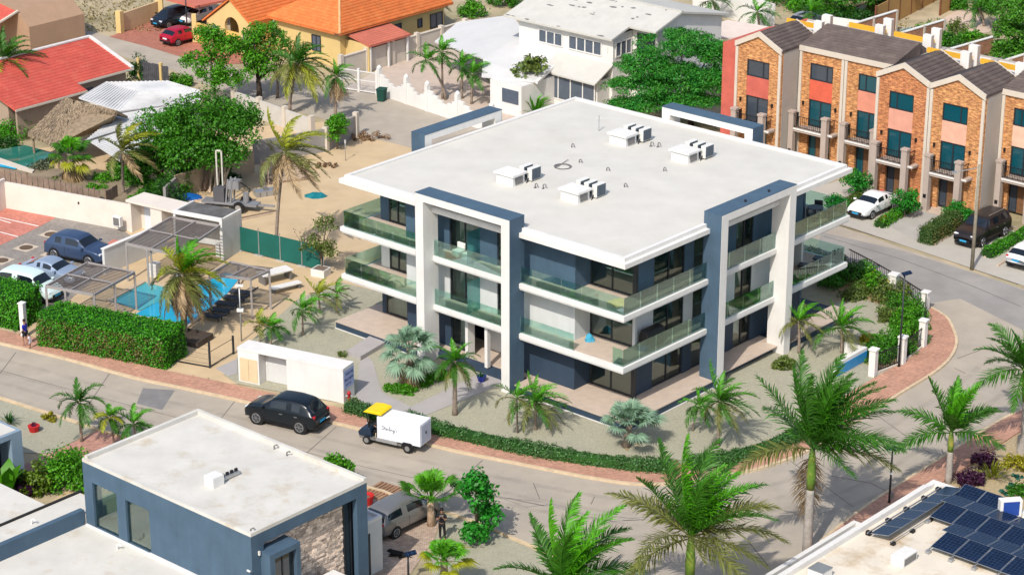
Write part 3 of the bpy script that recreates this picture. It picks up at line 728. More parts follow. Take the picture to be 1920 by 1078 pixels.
# slabs with a thin shadow groove under the lip
for i, nm in ((1, 'balcony_slab'), (2, 'balcony_slab')):
    z1, z0 = ZF[i], ZS[i]
    MB().box(-W_, 0, 0, W_, z0 + .10, z1).box(-W_ + .06, -.06, .06, W_ - .06, z0, z0 + .10).obj(nm, WHITE, bld)
    MB().box(-W_ + .22, -.22, .22, W_ - .22, z1 + .002, z1 + .02).obj('balcony_floor', TILEP, bld)
rf = MB().box(-W_, 0, 0, W_, 9.42, 9.70).obj('roof', WHITE, bld)
mb = MB()
for q in ((-W_ + .25, -.25, .25, .5), (-W_ + .25, -.25, W_ - .5, W_ - .25), (-W_ + .25, -W_ + .5, .5, W_ - .5), (-.5, -.25, .5, W_ - .5)): mb.box(*q, 9.70, 9.93)
mb.obj('parapet', WHITE, rf)
mb = MB()     # roof surface falls a little to the edges
cx, cy = -W_ / 2, W_ / 2
mb.add([(-W_ + .5, .5, 9.80), (-.5, .5, 9.80), (-.5, W_ - .5, 9.80), (-W_ + .5, W_ - .5, 9.80), (cx - 1.2, cy, 9.95), (cx + 1.2, cy, 9.95)], [(0, 1, 5, 4), (1, 2, 5), (2, 3, 4, 5), (3, 0, 4)])
mb.obj('roof_surface', ROOFW, rf)
# plinth and terraces
MB().box(-W_, 0, 0.35, W_ - .2, 0.07, .44).box(-7.72, .57, -.37, .35, 0.07, .44).box(0, .57, .35, 7.6, 0.07, .44).box(-W_ - .22, -15.12, -.37, .35, 0.07, .44).box(0, .57, 15.12, W_, 0.07, .44).obj('plinth', DBLUE, bld)
MB().box(-7.74, .62, -.42, .35, 0, .07).box(0, .62, .351, 7.62, 0, .07).obj('plinth_base', WHITE, bld); MB().box(-W_ - .27, -15.1, -.42, .35, 0, .07).obj('plinth_base', WHITE, bld)
for q in ((-7.7, .6, -.4, 7.65), (-W_ - .25, -15.1, -.4, 3.4), (-.9, .6, 15.1, W_), (-14.9, -7.75, .9, 3.4), (-3, .35, 7.66, 15.0), (-7.69, -2.0, 7.66, 9)):
    MB().box(*q, .442, .5).obj('terrace', TILEP, bld)
# core walls
for i in range(3):
    z0 = ZF[i]; z1 = [ZS[1], ZS[2], 9.42][i]
    MB().box(-18.6, -5.2, 5.4, 18.6, z0 + .021, z1 - .002).obj('interior_wall', INT, bld)
    MB().box(-W_ + 2.2, -1.7, W_ - 2.6, W_ - 2.4, z0 + .021, z1 - .002).box(-W_ + 2.2, -W_ + 2.4, 5.0, W_ - 2.6, z0 + .021, z1 - .002).obj('rear_wall', WHITE if i == 1 else BLUE, bld)
def window(parent, mp, s0, s1, z0, z1, d, n=2, fw=.055, pane=None, frame=None, curtain=None, name='window', fd=.10, cd=.35, split=None):
    """framed window in a wall plane; frame is a part, panes and curtain its sub-parts"""
    mb = MB(); pane = pane or CLEARG
    for a, b, c, e in ((s0, s1, z0, z0 + fw), (s0, s1, z1 - fw, z1), (s0, s0 + fw, z0 + fw, z1 - fw), (s1 - fw, s1, z0 + fw, z1 - fw)): mb.box(*mp(a, b, d - fd / 2, d + fd / 2), c, e)
    cuts = split or [s0 + (s1 - s0) * k / n for k in range(1, n)]
    for c in cuts: mb.box(*mp(c - fw / 2, c + fw / 2, d - fd / 2 + .004, d + fd / 2 - .004), z0 + fw, z1 - fw)
    w = mb.obj(name, frame or DARKF, parent)
    e = [s0 + fw / 2] + list(cuts) + [s1 - fw / 2]
    for a, b in zip(e, e[1:]):
        MB().box(*mp(a + fw / 2, b - fw / 2, d - .012, d + .006), z0 + fw, z1 - fw).obj('pane', pane, w)
    if curtain:
        for (a, b) in curtain:
            pr = []
            k = max(6, int((b - a) / .09))
            mb = MB(); vs = []
            for j in range(k + 1):
                q = a + (b - a) * j / k; dd = d - cd + (.05 if j % 2 else -.05); x0, x1, y0, y1 = mp(q, q, dd, dd)
                vs += [(x0, y0, z0 + .05), (x0, y0, z1 - .03)]
            mb.add(vs, [(2 * j, 2 * j + 2, 2 * j + 3, 2 * j + 1) for j in range(k)]); mb.obj('curtain', CURT, w)
    return w
def wallseg(mp, s0, s1, z0, z1, d, mat, th=.2, name='wall'): return MB().box(*mp(s0, s1, d - th, d), z0, z1).obj(name, mat, bld)
for i in range(3):
    z0 = ZF[i] + .021; z1 = [ZS[1], ZS[2], 9.42][i] - .002
    wm = [DBLUE, GREYW, DBLUE][i] if i != 2 else BLUE
    wm = (DBLUE, GREYW, BLUE)[i]
    # left face, right-hand section beside the corner
    wallseg(mapA, 4.6, 8.6, z0, z1, -1.3, wm)
    MB().box(-4.799, -4.6, 1.501, 2.8, z0, z1).obj('wall', wm, bld)
    window(bld, mapA, 1.46, 4.599, z0, z1, -2.7, 2, .08)
    MB().box(-1.46, -1.26, 2.6, 2.8, z0, z1).obj('corner_post', wm if i == 1 else DARKF, bld)
    # right face
    wallseg(mapB, 2.801, 4.4, z0, z1, -1.4, wm)
    window(bld, mapB, 4.4, 7.25, z0, z1, -1.5, 2, .08, curtain=[(6.2, 7.1)] if i else None)
    wallseg(mapB, 7.251, 8.1, z0, z1, -1.4, wm)
    window(bld, mapB, 8.1, 10.2, z0, z1, -1.5, 2, .07)
    wallseg(mapB, 10.201, 12.2, z0, z1, -1.4, wm)
    window(bld, mapB, 12.2, 13.9, z0, z1, -1.5, 2, .08, curtain=[(12.5, 13.3)])
    wallseg(mapB, 13.901, 19.0 if i != 1 else 18.2, z0, z1, -1.4, wm)
    # left face inside the frame
    if i:
        wallseg(mapA, 14.25, 15.2, z0, z1, -1.3, wm)
        window(bld, mapA, 11.9, 14.249, z0, z1, -1.4, 2, .08, curtain=[(13.4, 14.2)])
        wallseg(mapA, 10.5, 11.9, z0, z1, -1.3, wm)
        window(bld, mapA, 8.6, 10.499, z0, z1, -1.4, 2, .08)
        s = MB().box(-11.86, -11.83, .2, 1.28, z0, z0 + 2.0).obj('privacy_screen', SCREENG, bld)
    else:
        wallseg(mapA, 14.2, 15.2, z0, z1, -1.3, DBLUE)
        window(bld, mapA, 12.6, 14.199, z0, z1, -1.4, 1, .08, curtain=[(12.65, 13.6)], cd=.25)
        MB().box(-12.6, -12.38, .8, 1.4, .5, z1).obj('entrance_post', WHITE, bld)
        MB().box(-10.65, -10.43, .35, .62, .5, z1).obj('entrance_post', WHITE, bld)
        wallseg(mapA, 10.5, 12.38, z0, z1, -2.6, GREYW)
        wallseg(mapA, 9.0, 10.43, z0, z1, -2.2, GREYW)
        MB().box(-9.0, -8.6, 1.25, 1.3, z0, z0 + 2.3).obj('entrance_door', DARKF, bld)
    # left wing
    wallseg(mapA, 20.5 if i else 20.9, 21.2, z0, z1, -2.6, wm if i != 1 else WHITE)
    window(bld, mapA, 19.0, 20.5 if i else 20.899, z0, z1, -2.65, 2 if i else 1, .09, curtain=[(19.2, 20.4)] if i != 1 else [(19.1, 19.6), (20.1, 20.5)], cd=.2)
    wallseg(mapA, 17.8, 18.999, z0, z1, -2.6, wm)
    wallseg(mapA, 15.2, 17.799, z0, z1, -1.3, wm if i != 1 else GREYW)
    MB().box(-21.2, -21.0, 2.81, 18, z0, z1).obj('side_wall', wm if i == 1 else BLUE, bld)
# glass balustrades: separate sheets clamped to the slab edge
def rail(mp, s0, s1, z, d=-.16, h=1.02, pw=1.45):
    n = max(1, round((s1 - s0) / pw))
    for k in range(n):
        a, b = s0 + (s1 - s0) * k / n + .012, s0 + (s1 - s0) * (k + 1) / n - .012
        MB().box(*mp(a, b, d - .008, d + .008), z + .021, z + h).obj('glass_panel', RAILG, bld)
for i in (1, 2):
    z = ZF[i]
    if i == 2: rail(mapA, .17, 7.68, z)
    else: rail(mapA, .17, .9, z); rail(mapA, 3.7, 7.68, z)
    rail(mapB, .17, 7.68, z)
    rail(mapA, 8.35, 14.4, z, d=-.12)
    rail(mapB, 8.35, 14.4, z, d=-.12)
    rail(mapA, 15.05, W_ - .17, z); rail(mapC, .17, 3.6, z)
    rail(mapB, 15.05, W_ - .17, z); rail(mapD, .17, 3.4, z)
# the four projecting frames: white body, slate blue top and flanks
def frame(mp, s0, s1, d0=-.45, d1=.8, zt=10.62, pw=.62, inner=WHITE):
    f = MB().box(*mp(s0, s0 + pw, d0, d1), 0, zt).box(*mp(s1 - pw, s1, d0, d1), 0, zt).box(*mp(s0 + pw, s1 - pw, d0, d1), zt - .42, zt).obj('frame', inner, bld)
    MB().box(*mp(s0 - .03, s1 + .03, d0 - .02, d1 - .02), zt + .001, zt + .04).box(*mp(s0 - .03, s0 - .001, d0, d1 - .02), .02, zt).box(*mp(s1 + .001, s1 + .03, d0, d1 - .02), .02, zt).obj('blue_cladding', BLUE, f)
    MB().box(*mp(s0 + pw, s1 - pw, d0 + .02, d0 + .5), zt - 1.25, zt - .98).obj('cross_beam', inner, f)
    return f
frame(mapA, 7.7, 15.0); frame(mapB, 7.7, 15.0)
frame(mapC, 7.5, 14.7, d0=-.05, d1=1.1); frame(mapD, 7.5, 14.7, d0=-.05, d1=1.1)
for q in (10.5, 12.8): MB().lathe([(.07, 10.66), (.05, 10.76), (.09, 10.78)], 8, (.35, q)).obj('drain_spout', BLACK, bld)
# roof plant: white shafts with condenser units behind them
def ac_cluster(u, v, n, labels):
    t = thing('roof_shaft', labels[0], 'roof vent', tuple(bld.matrix_basis @ Vector((-u, v, 9.86)))[:2] + (9.86,), GRID, 'white shafts on the flat roof')
    MB().box(-.55, .75, 0, 1.05, -.1, .62).obj('shaft', WHITE, t); MB().box(-.68, .88, -.12, 1.17, .62, .74).obj('lid', WHITE, t)
    MB().box(.76, .80, .2, .85, .1, .5).obj('vent_grille', GREYM, t)
    for k in range(n):
        x = .75 - (n - 1 - k) * .62 + .12
        p = bld.matrix_basis @ Vector((-u + x, v + 1.35, 0))
        a = thing('condenser_unit', labels[1 + k], 'air conditioner', (p.x, p.y, 9.86), GRID, 'condenser units on the flat roof')
        MB().box(-.17, .17, 0, .88, .10, .86).obj('casing', M('off_white_metal', (.66, .66, .62), var=.04, rough=.5), a, bevel=.015)
        c = MB().box(.171, .18, .05, .83, .14, .82).obj('coil', M('coil_fins', (.035, .07, .11), var=.15, scale=25, rough=.5), a)
        g = MB()
        for j in range(7): g.box(.181, .19, .06 + j * .11, .075 + j * .11, .15, .81)
        g.obj('guard', GREYM, a)
        MB().box(-.16, .16, .08, .16, -.06, .10).box(-.16, .16, .7, .78, -.06, .10).obj('feet', GREYM, a)
        MB().tube([(-.05, -.02, .25), (-.02, -.14, .1), (.02, -.3, .0)], .035, 6).obj('pipe', BLACK, a)
ac_cluster(13.6, 5.35, 2, ['white roof shaft nearest the left roof edge', 'rear condenser behind the left shaft', 'front condenser behind the left shaft'])
ac_cluster(8.75, 5.55, 3, ['white roof shaft nearest the front corner', 'rearmost of three condensers behind the front shaft', 'middle of three condensers behind the front shaft', 'nearest of three condensers behind the front shaft'])
ac_cluster(13.35, 15.7, 3, ['white roof shaft nearest the rear corner', 'rearmost condenser behind the rear shaft', 'middle condenser behind the rear shaft', 'nearest condenser behind the rear shaft'])
ac_cluster(8.4, 15.6, 3, ['white roof shaft nearest the right roof edge', 'rearmost condenser behind the right shaft', 'middle condenser behind the right shaft', 'nearest condenser behind the right shaft'])
goose = None
for k, (u, v, lab) in enumerate(((15.03, 13.37, 'lone gooseneck vent pipe in the back half of the white roof'), (11.75, 6.1, 'left pipe of the vent pair below the left roof shaft'), (11.3, 6.3, 'right pipe of the vent pair below the left roof shaft'), (12.69, 11.3, 'gooseneck pipe at the end of the coiled hose'), (10.45, 11.2, 'gooseneck pipe at the roof centre beside a stain'), (7.79, 9.6, 'gooseneck pipe right of the front condensers'), (11.56, 16.9, 'left pipe of the vent pair before the rear condensers'), (11.15, 17.1, 'right pipe of the vent pair before the rear condensers'), (7.89, 13.5, 'gooseneck pipe in front of the right roof shaft'), (13.3, 7.9, 'gooseneck pipe behind the left condensers'))):
    p = bld.matrix_basis @ Vector((-u, v, 0))
    t = thing('vent_pipe', lab, 'vent pipe', (p.x, p.y, 9.86), GRID + rnd.uniform(-.3, .3), 'gooseneck pipes on the flat roof')
    MB().tube([(0, 0, -.05), (0, 0, .22), (.05, 0, .3), (.15, 0, .31), (.2, 0, .22), (.2, 0, .17)], .035, 7).obj('pipe', GREYM, t, smooth=True); MB().lathe([(.13, -.03), (.11, .02), (.04, .03)], 10).obj('flange', GREYM, t)
p = bld.matrix_basis @ Vector((-12.9, 10.0, 0))
h = [(.42 * math.cos(a / 3) * (1 + .006 * a), .42 * math.sin(a / 3) * (1 + .004 * a), .03 + .0012 * a) for a in range(50)] + [(.1, .9, .04), (.35, 1.2, .12)]
tag(MB().tube(h, .022, 6).obj('coiled_hose', GREYM), 'grey hose coiled on the white roof behind the front condensers', 'hose').location = (p.x, p.y, 9.92)
p = bld.matrix_basis @ Vector((-16.0, 17.2, 0))
t = thing('roof_mast', 'thin pale mast at the rear edge of the white roof', 'mast', (p.x, p.y, 9.8)); MB().tube([(0, 0, 0), (0, 0, 1.1)], .03, 6).obj('pole', STEEL, t); MB().tube([(-.2, 0, .95), (.2, 0, .95)], .015, 5).obj('arm', STEEL, t)
# things left on the balconies
def onb(x, y, z): p = bld.matrix_basis @ Vector((x, y, 0)); return (p.x, p.y, z + .022)
t = thing('covered_grill', 'barbecue under a black cover on the first floor corner balcony', 'grill', onb(-.85, 3.6, 3.56), GRID)
MB().extr([(-.32, 0), (.32, 0), (.34, .8), (.25, 1.12), (-.2, 1.15), (-.34, .8)], 'y', -.75, .75).obj('cover', BLACK, t, bevel=.06)
MB().box(-.3, .3, -.7, -.3, 0.001, .25).obj('blue_bag', M('blue_sheet', (.02, .12, .3), var=.2), t).location = (.1, -.35, 0)
t = thing('blue_cloth', 'crumpled bright blue cloth by the pillar of the first floor balcony', 'cloth', onb(-4.0, 1.9, 3.56), GRID)
mb = MB(); mb.lathe([(.3, 0), (.26, .12), (.17, .3), (.05, .42)], 9); mb.v = [(x * rnd.uniform(.7, 1.3), y * rnd.uniform(.7, 1.3), z) for x, y, z in mb.v]; mb.obj('cloth', M('cyan_cloth', (.05, .32, .48), var=.2), t)
def garden_chair(lab, x, y, z, rz, mat, grp='dark chairs on the balconies'):
    t = thing('chair', lab, 'chair', onb(x, y, z), GRID + rz, grp)
    MB().box(-.26, .26, -.26, .26, .36, .44).obj('seat', mat, t); MB().box(-.26, .26, .2, .27, .44, .85).obj('backrest', mat, t)
    for a in (-.23, .23):
        for b in (-.23, .23): MB().box(a - .02, a + .02, b - .02, b + .02, 0, .36).obj('leg', DARKF, t)
    return t
garden_chair('dark armchair against the open end of the second floor right balcony', -1.6, 20.9, 6.63, .4, DARKF)
garden_chair('dark armchair nearest the blue wall on the second floor right balcony', -1.2, 19.6, 6.63, 2.0, DARKF)
garden_chair('dark armchair at the glass of the second floor right balcony', -.7, 20.7, 6.63, -1.6, DARKF)
t = thing('balcony_table', 'round dark table on the second floor right balcony', 'table', onb(-1.3, 20.2, 6.63), GRID); MB().lathe([(.5, .70), (.5, .74)], 18).obj('tabletop', DARKF, t); MB().lathe([(.25, 0), (.05, .05), (.05, .7)], 10).obj('leg', DARKF, t)
for k, (x, y) in enumerate(((-.9, 19.3), (-.9, 20.9))):
    t = thing('lounge_chair', ('reclining lounge chair beside the white wall of the first floor right balcony', 'reclining lounge chair at the far end of the first floor right balcony')[k], 'lounge chair', onb(x, y, 3.56), GRID + .3, 'dark lounge chairs')
    MB().extr([(-.7, .3), (.3, .3), (.75, .85), (.70, .9), (.27, .37), (-.7, .37)], 'y', -.3, .3).obj('seat', DARKF, t)
    for a in (-.6, .2): MB().box(a - .02, a + .02, -.28, .28, 0, .3).obj('leg', DARKF, t)
for k, x in enumerate((-13.2, -12.4)):
    t = thing('balcony_armchair', ('white cushioned armchair left of its pair behind the framed second floor balcony', 'white cushioned armchair right of its pair behind the framed second floor balcony')[k], 'armchair', onb(x, .95, 6.63), GRID, 'white armchairs')
    MB().box(-.3, .3, -.3, .3, .001, .42).obj('seat', WHITE, t, bevel=.05); MB().box(-.3, .3, .18, .32, .421, .8).obj('backrest', WHITE, t, bevel=.05)
t = thing('potted_plant', 'blue pot by the entrance terrace of the white apartment block', 'plant pot', (G(903, 716).x, G(903, 716).y, .05)); MB().lathe([(.2, 0), (.3, .35), (.27, .35), (.25, .3)], 12).obj('pot', M('blue_glaze', (.02, .03, .22), rough=.25), t); V, F = clump_leaves(np.array([[0, 0, .42]]), 60, .25, .14); npobj('foliage', V, F, L_DRK, t)
# ------------------------------------------------------------------ tiled roof slopes: overlapping courses with barrel relief
def tiles(parent, e0, e1, r1, r0, mat, course=0.34, barrel=0.26, amp=0.035, lift=0.035, name='roof_tiles'):
    """slope between eave e0-e1 and ridge r0-r1 (local points)"""
    e0, e1, r0, r1 = [np.array(q, float) for q in (e0, e1, r0, r1)]
    H = np.linalg.norm((r0 + r1) / 2 - (e0 + e1) / 2); n = max(2, int(round(H / course)))
    nrm = np.cross(e1 - e0, (r0 + r1) / 2 - e0); nrm /= np.linalg.norm(nrm); nrm *= 1 if nrm[2] > 0 else -1
    m = max(2, int(round(np.linalg.norm(e1 - e0) / barrel)) * 2)
    s = np.linspace(0, 1, m + 1); wv = amp * np.where(np.arange(m + 1) % 2 == 0, 0.0, 1.0)
    V, F = [], []
    for i in range(n):
        rows = []
        for t, up in ((i / n, lift), ((i + 1) / n + .02, 0.0)):
            t = min(t, 1.0)
            a = e0 + (r0 - e0) * t; b = e1 + (r1 - e1) * t
            rows.append(a + (b - a) * s[:, None] + nrm * (0.01 + up + wv + rng.normal(size=m + 1) * .004)[:, None])
        rows.insert(0, rows[0] - nrm * lift * 1.1)
        k = len(V) * (m + 1)
        V += rows
        j = np.arange(m)
        for q in (0, 1):
            b0 = k + q * (m + 1); F.append(np.stack([b0 + j, b0 + j + 1, b0 + m + 2 + j, b0 + m + 1 + j], 1))
    o = npobj(name, np.concatenate(V), np.concatenate(F), mat, parent); o['kind'] = 'stuff'
    return o
T_RED = M('red_roof_tile', (0.50, 0.085, 0.062), var=0.12, scale=0.8, rough=0.75, col2=(0.58, 0.16, 0.11), c2amt=0.5, c2scale=1.5)
T_ORG = M('orange_roof_tile', (0.62, 0.165, 0.045), var=0.14, scale=1.2, rough=0.8, col2=(0.70, 0.27, 0.09), c2amt=0.6, c2scale=2.0)
T_BRN = M('dark_brown_roof_tile', (0.105, 0.082, 0.075), var=0.16, scale=1.2, rough=0.8, col2=(0.15, 0.12, 0.105), c2amt=0.6, c2scale=1.2)
T_PNK = M('salmon_roof_tile', (0.50, 0.15, 0.10), var=0.1, scale=1)
# ------------------------------------------------------------------ brick townhouses
BRICK = brickmat('orange_brick', ((0.56, 0.22, 0.085), (0.36, 0.115, 0.055)), 0.30, 0.10, (0.50, 0.30, 0.15), 0.010, rot=(R(90), 0, 0), var=0.22, spk=.42)
BRICK2 = brickmat('golden_brick', ((0.60, 0.29, 0.11), (0.38, 0.145, 0.06)), 0.30, 0.10, (0.54, 0.34, 0.17), 0.010, rot=(R(90), 0, 0), var=0.22, spk=.45)
TRIM = M('cream_trim', (0.56, 0.50, 0.42), var=0.05, scale=1.0)
TGREY = M('taupe_side_render', (0.38, 0.35, 0.315), var=0.06, scale=0.6, col2=(0.31, 0.29, 0.26), c2amt=0.4)
TPIL = M('taupe_pillar', (0.40, 0.33, 0.285), var=0.07)
SPAN = [M('brick_red_panel', (0.50, 0.115, 0.085)), M('vermilion_panel', (0.60, 0.115, 0.065)), M('salmon_panel', (0.62, 0.25, 0.17)), M('rose_panel', (0.63, 0.31, 0.225)), M('peach_panel', (0.66, 0.37, 0.265)), M('pale_peach_panel', (0.66, 0.43, 0.32))]
DOORW = M('brown_timber_door', (0.17, 0.085, 0.04), var=0.2, scale=5)
TO = G(1639, 358, .1)
THR = GRID
def ident(a, b, c, d): return (a, b, -d, -c)      # facade facing local -Y: depth d outwards
TX = [(-12.6, -8.45, 0, 1, 0, 0), (-8.4, -4.45, 2.2, 0, 1, 0), (-4.45, -.33, 2.2, 0, 2, 1), (-.3, 4.1, 0, 1, 3, 1), (4.1, 8.5, 0, 1, 4, 0), (8.5, 12.6, 2.2, 0, 5, 0), (12.6, 16.7, 2.2, 0, 4, 1), (16.75, 21, 0, 1, 3, 0)]
TLAB = ['gabled brick townhouse at the left end with red side wall and red panel', 'flat fronted brick townhouse with vermilion panel beside the grey side wall', 'flat fronted brick townhouse with salmon panel, its right edge behind the next gable', 'gabled orange brick townhouse with rose panel behind the white saloon', 'gabled golden brick townhouse with peach panel behind the lamp pole', 'flat fronted brick townhouse with pale peach panel behind the black car', 'flat fronted brick townhouse at the right picture edge', 'gabled brick townhouse beyond the right picture edge']
for i, (x0, x1, y0, gab, sp, mir) in enumerate(TX[:7]):
    w = x1 - x0; c, s = math.cos(THR), math.sin(THR)
    t = thing('townhouse', TLAB[i], 'townhouse', (TO.x + x0 * c - y0 * s, TO.y + x0 * s + y0 * c, 0.02), THR, 'brick townhouses in a row')
    bm = (BRICK2, BRICK2, BRICK2, BRICK, BRICK2, BRICK2, BRICK)[i]
    ze = 8.8; za = 9.85
    D = 9.0 - y0
    # front wall with real openings: brick piers and bands around a central window bay
    px0, px1 = (1.05, 3.05) if not mir else (1.1, 3.1)
    if w < 4.2 and not gab: px0, px1 = (.95, 2.95) if not mir else (1.2, 3.2)
    if gab: prof = [(0.02, 7.72), (w - .02, 7.72), (w - .02, ze), (w / 2, za - .05), (.02, ze)]
    else: prof = [(0.02, 7.72), (w - .02, 7.72), (w - .02, ze), (.02, ze)]
    fm = MB()
    fm.extr(prof, 'y', 0, .22)
    fm.box(.02, px0, 0, .22, 0, 7.72).box(px1, w - .02, 0, .22, 0, 7.72)
    fm.obj('front_wall', bm, t)
    MB().box(px0, px1, .03, .22, 4.96, 6.45).obj('spandrel_panel', SPAN[sp], t)
    MB().box(px0, px1, .10, .25, 2.25, 2.9).obj('lintel', TPIL, t)
    sp1 = px0 + (.55 if not mir else 1.45)
    mpf = lambda a, b, c_, d_: (a, b, -d_, -c_)
    window(t, mpf, px0, px1, 6.45, 7.72, -.08, 2, .09, PANET if i > 1 else PANEB, split=[px0 + (1.45 if i in (0, 1, 4) else .62)])
    window(t, mpf, px0, px1, 2.9, 4.96, -.12, 2, .10, PANET if i not in (0,) else PANEB, name='balcony_door')
    dw = window(t, mpf, px0, px1, .12, 2.25, -.3, 3, .09, PANET if i not in (3, 4, 5) else PANEB, name='entrance_glazing', split=[px0 + .62, px0 + 1.35])
    MB().box(px0 + .68, px0 + 1.30, .20, .28, .16, 2.2).obj('door_leaf', DOORW, dw)
    # side walls, rear block
    MB().box(.001, .22, .221, D, 0, ze - .02).obj('side_wall', SPAN[0] if i == 0 else TGREY, t)
    MB().box(w - .22, w - .001, .221, D, 0, ze - .02).obj('side_wall', TGREY, t)
    if i == 0: MB().extr([(-1.45, 0), (-.001, 0), (-.001, ze + .1), (-1.45, ze - .35)], 'y', .35, 6.0).obj('red_wing', SPAN[0], t)
    MB().box(.22, w - .22, D - .2, D, 0, ze - .02).obj('rear_wall', TGREY, t)
    MB().box(.22, w - .22, .30, D - .2, 5.6, 5.8).box(.22, w - .22, .30, D - .2, 2.55, 2.75).obj('floor_slab', TGREY, t)
    MB().box(.22, w - .22, 2.0, 2.2, .1, 8.3).obj('room_wall', INT, t)
    # cream corner strips and raked cornice
    tr = MB()
    for a, b in ((0.03, .25), (w - .25, w - .03)): tr.box(a, b, -.10, -.001, 0, ze - .28)
    if gab:
        for a, b, za0, za1 in ((-.02, w / 2, ze, za), (w / 2, w + .02, za, ze)):
            tr.extr([(a, za0 + .12), (a, za0 - .28), (b, za1 - .28), (b, za1 + .12)], 'y', -.16, -.001)
    else: tr.box(.001, w - .001, -.16, -.001, ze - .28, ze + .10)
    tr.obj('trim', TRIM, t)
    # porch pillars, balcony and its iron railing
    pa, pb = (.55, .98) if i != 1 else (.0, .42), (px1 - .05, px1 + .40)
    pl = MB()
    for a, b in (pa, pb):
        pl.box(a, b, -1.15, -.75, 0, 4.0).box(a - .05, b + .05, -1.20, -.70, 4.0, 4.14)
    pl.obj('porch_pillar', TPIL, t)
    MB().box(pa[1], pb[0], -1.05, -.01, 2.62, 2.86).box(pb[1], pb[1] + .35, -.9, -.01, 2.70, 2.86).obj('balcony', TPIL, t)
    MB().box(pa[1] - .02, pb[0] + .02, -1.10, -1.051, 2.78, 2.90).box(pb[1], pb[1] + .4, -.95, -.901, 2.78, 2.90).obj('balcony_edge', WHITE, t)
    rl = MB(); rl.box(pa[1], pb[0], -1.02, -.98, 3.78, 3.83).box(pa[1], pb[0], -1.02, -.98, 2.96, 3.0)
    k = 15
    for q in range(k): x = pa[1] + .06 + (pb[0] - pa[1] - .12) * q / (k - 1); rl.box(x - .012, x + .012, -1.012, -.988, 3.0, 3.78)
    for q in range(4): x = pa[1] + .3 + (pb[0] - pa[1] - .6) * q / 3; rl.lathe([(.10, 3.38), (.12, 3.40), (.10, 3.42)], 8, (x, -1.0))
    rl.box(pa[0] + .16, pa[0] + .2, -.75, -.02, 3.0, 3.83).box(pb[1] - .03, pb[1], -.75, -.02, 3.78, 3.83)
    for q in range(5): rl.box(pb[1] - .025, pb[1] - .005, -.7 + q * .15, -.68 + q * .15, 2.9, 3.78)
    rl.obj('iron_railing', BLACK, t)
    for x in (px0 - .45, px1 + .4): MB().box(x - .06, x + .06, -.14, -.001, 4.45, 4.72).obj('wall_lamp', BLACK, t)
    MB().box(pa[0] + .10, pa[0] + .32, -1.20, -1.151, 1.0, 1.25).obj('mailbox', BLACK, t)
    # roof
    if gab:
        d = 4.6
        rr_ = MB()
        rr_.slab([(-.04, -.12, ze + .02), (w / 2, -.12, za + .02), (w / 2, d, za + .02), (-.04, d, ze + .02)], .12); rr_.slab([(w / 2, -.12, za + .02), (w + .04, -.12, ze + .02), (w + .04, d, ze + .02), (w / 2, d, za + .02)], .12)
        ro = rr_.obj('roof', T_BRN, t)
        tiles(t, (-.04, d, ze + .02), (-.04, -.05, ze + .02), (w / 2, -.05, za + .02), (w / 2, d, za + .02), T_BRN, .36, .3, .02, .06)
        tiles(t, (w + .04, -.05, ze + .02), (w + .04, d, ze + .02), (w / 2, d, za + .02), (w / 2, -.05, za + .02), T_BRN, .36, .3, .02, .06)
        MB().extr([(w + .02, ze - .05), (w + .02, ze + .1), (w / 2, za + .12), (w / 2, za - .02)], 'y', d + .001, d + .10).obj('verge', TRIM, t)
        fz, fd = 8.6, d + .12
    else:
        d = 3.4
        MB().slab([(0, -.10, ze + .08), (w, -.10, ze + .08), (w, d, ze + 1.0), (0, d, ze + 1.0)], .12).obj('roof', T_BRN, t)
        tiles(t, (0, -.06, ze + .08), (w, -.06, ze + .08), (w, d, ze + 1.0), (0, d, ze + 1.0), T_BRN, .36, .3, .02, .06)
        MB().extr([(d, ze - .1), (d, ze + 1.0), (d + 1.2, ze + .3), (d + 1.2, ze - .1)], 'x', .23, w - .23).obj('roof_back', T_BRN, t); MB().extr([(-.02, ze - .12), (-.02, ze + .02), (d, ze + .93), (d, ze - .12)], 'x', .01, w - .01).obj('roof_core', T_BRN, t)
        fz, fd = 8.6, d + 1.21
    MB().box(.23, w - .23, fd, D - .01, fz - .1, fz + .08).obj('flat_roof', WHITE, t)
    MB().box(.3, w - .4, fd + 1.2, fd + 1.4, fz + .5, fz + .85).obj('awning_beam', M('yellow_awning', (0.66, 0.36, 0.03), var=.08), t)
    cb = MB()
    for a, b, hh in ((w - .5, fd + .25, 1.1), (w - .5, fd + 1.35, 1.35)): cb.box(a - .25, a + .45, b, b + .38, fz + .09, fz + hh + .3)
    cb.obj('party_wall_pier', WHITE, t)
    cb = MB()
    for a, b, hh in ((w - .5, fd + .25, 1.1), (w - .5, fd + 1.35, 1.35)): cb.box(a + .452, a + .47, b + .02, b + .36, fz + .09, fz + hh + .28)
    cb.obj('pier_side', TPIL, t)
# garden walls behind the townhouses
def Tw(x, y, z=0): c, s = math.cos(THR), math.sin(THR); return Vector((TO.x + x * c - y * s, TO.y + x * s + y * c, z))
BRKW2 = brickmat('garden_wall_brick', ((0.40, 0.15, 0.08), (0.30, 0.10, 0.06)), 0.235, 0.075, (0.42, 0.30, 0.2), 0.010, rot=(R(90), 0, 0), var=0.2)
GWL = ('brick garden wall nearest the tan fence, beside the blue agave', 'brick garden wall left of the loose flowering shrub', 'brick garden wall with a cream pier in front of the tall light tree', 'brick garden wall at the right picture edge')
GWP = (((1590, 90), (1678, 62)), ((1690, 104), (1767, 80)), ((1765, 140), (1860, 112)), ((1850, 168), (1930, 142)))
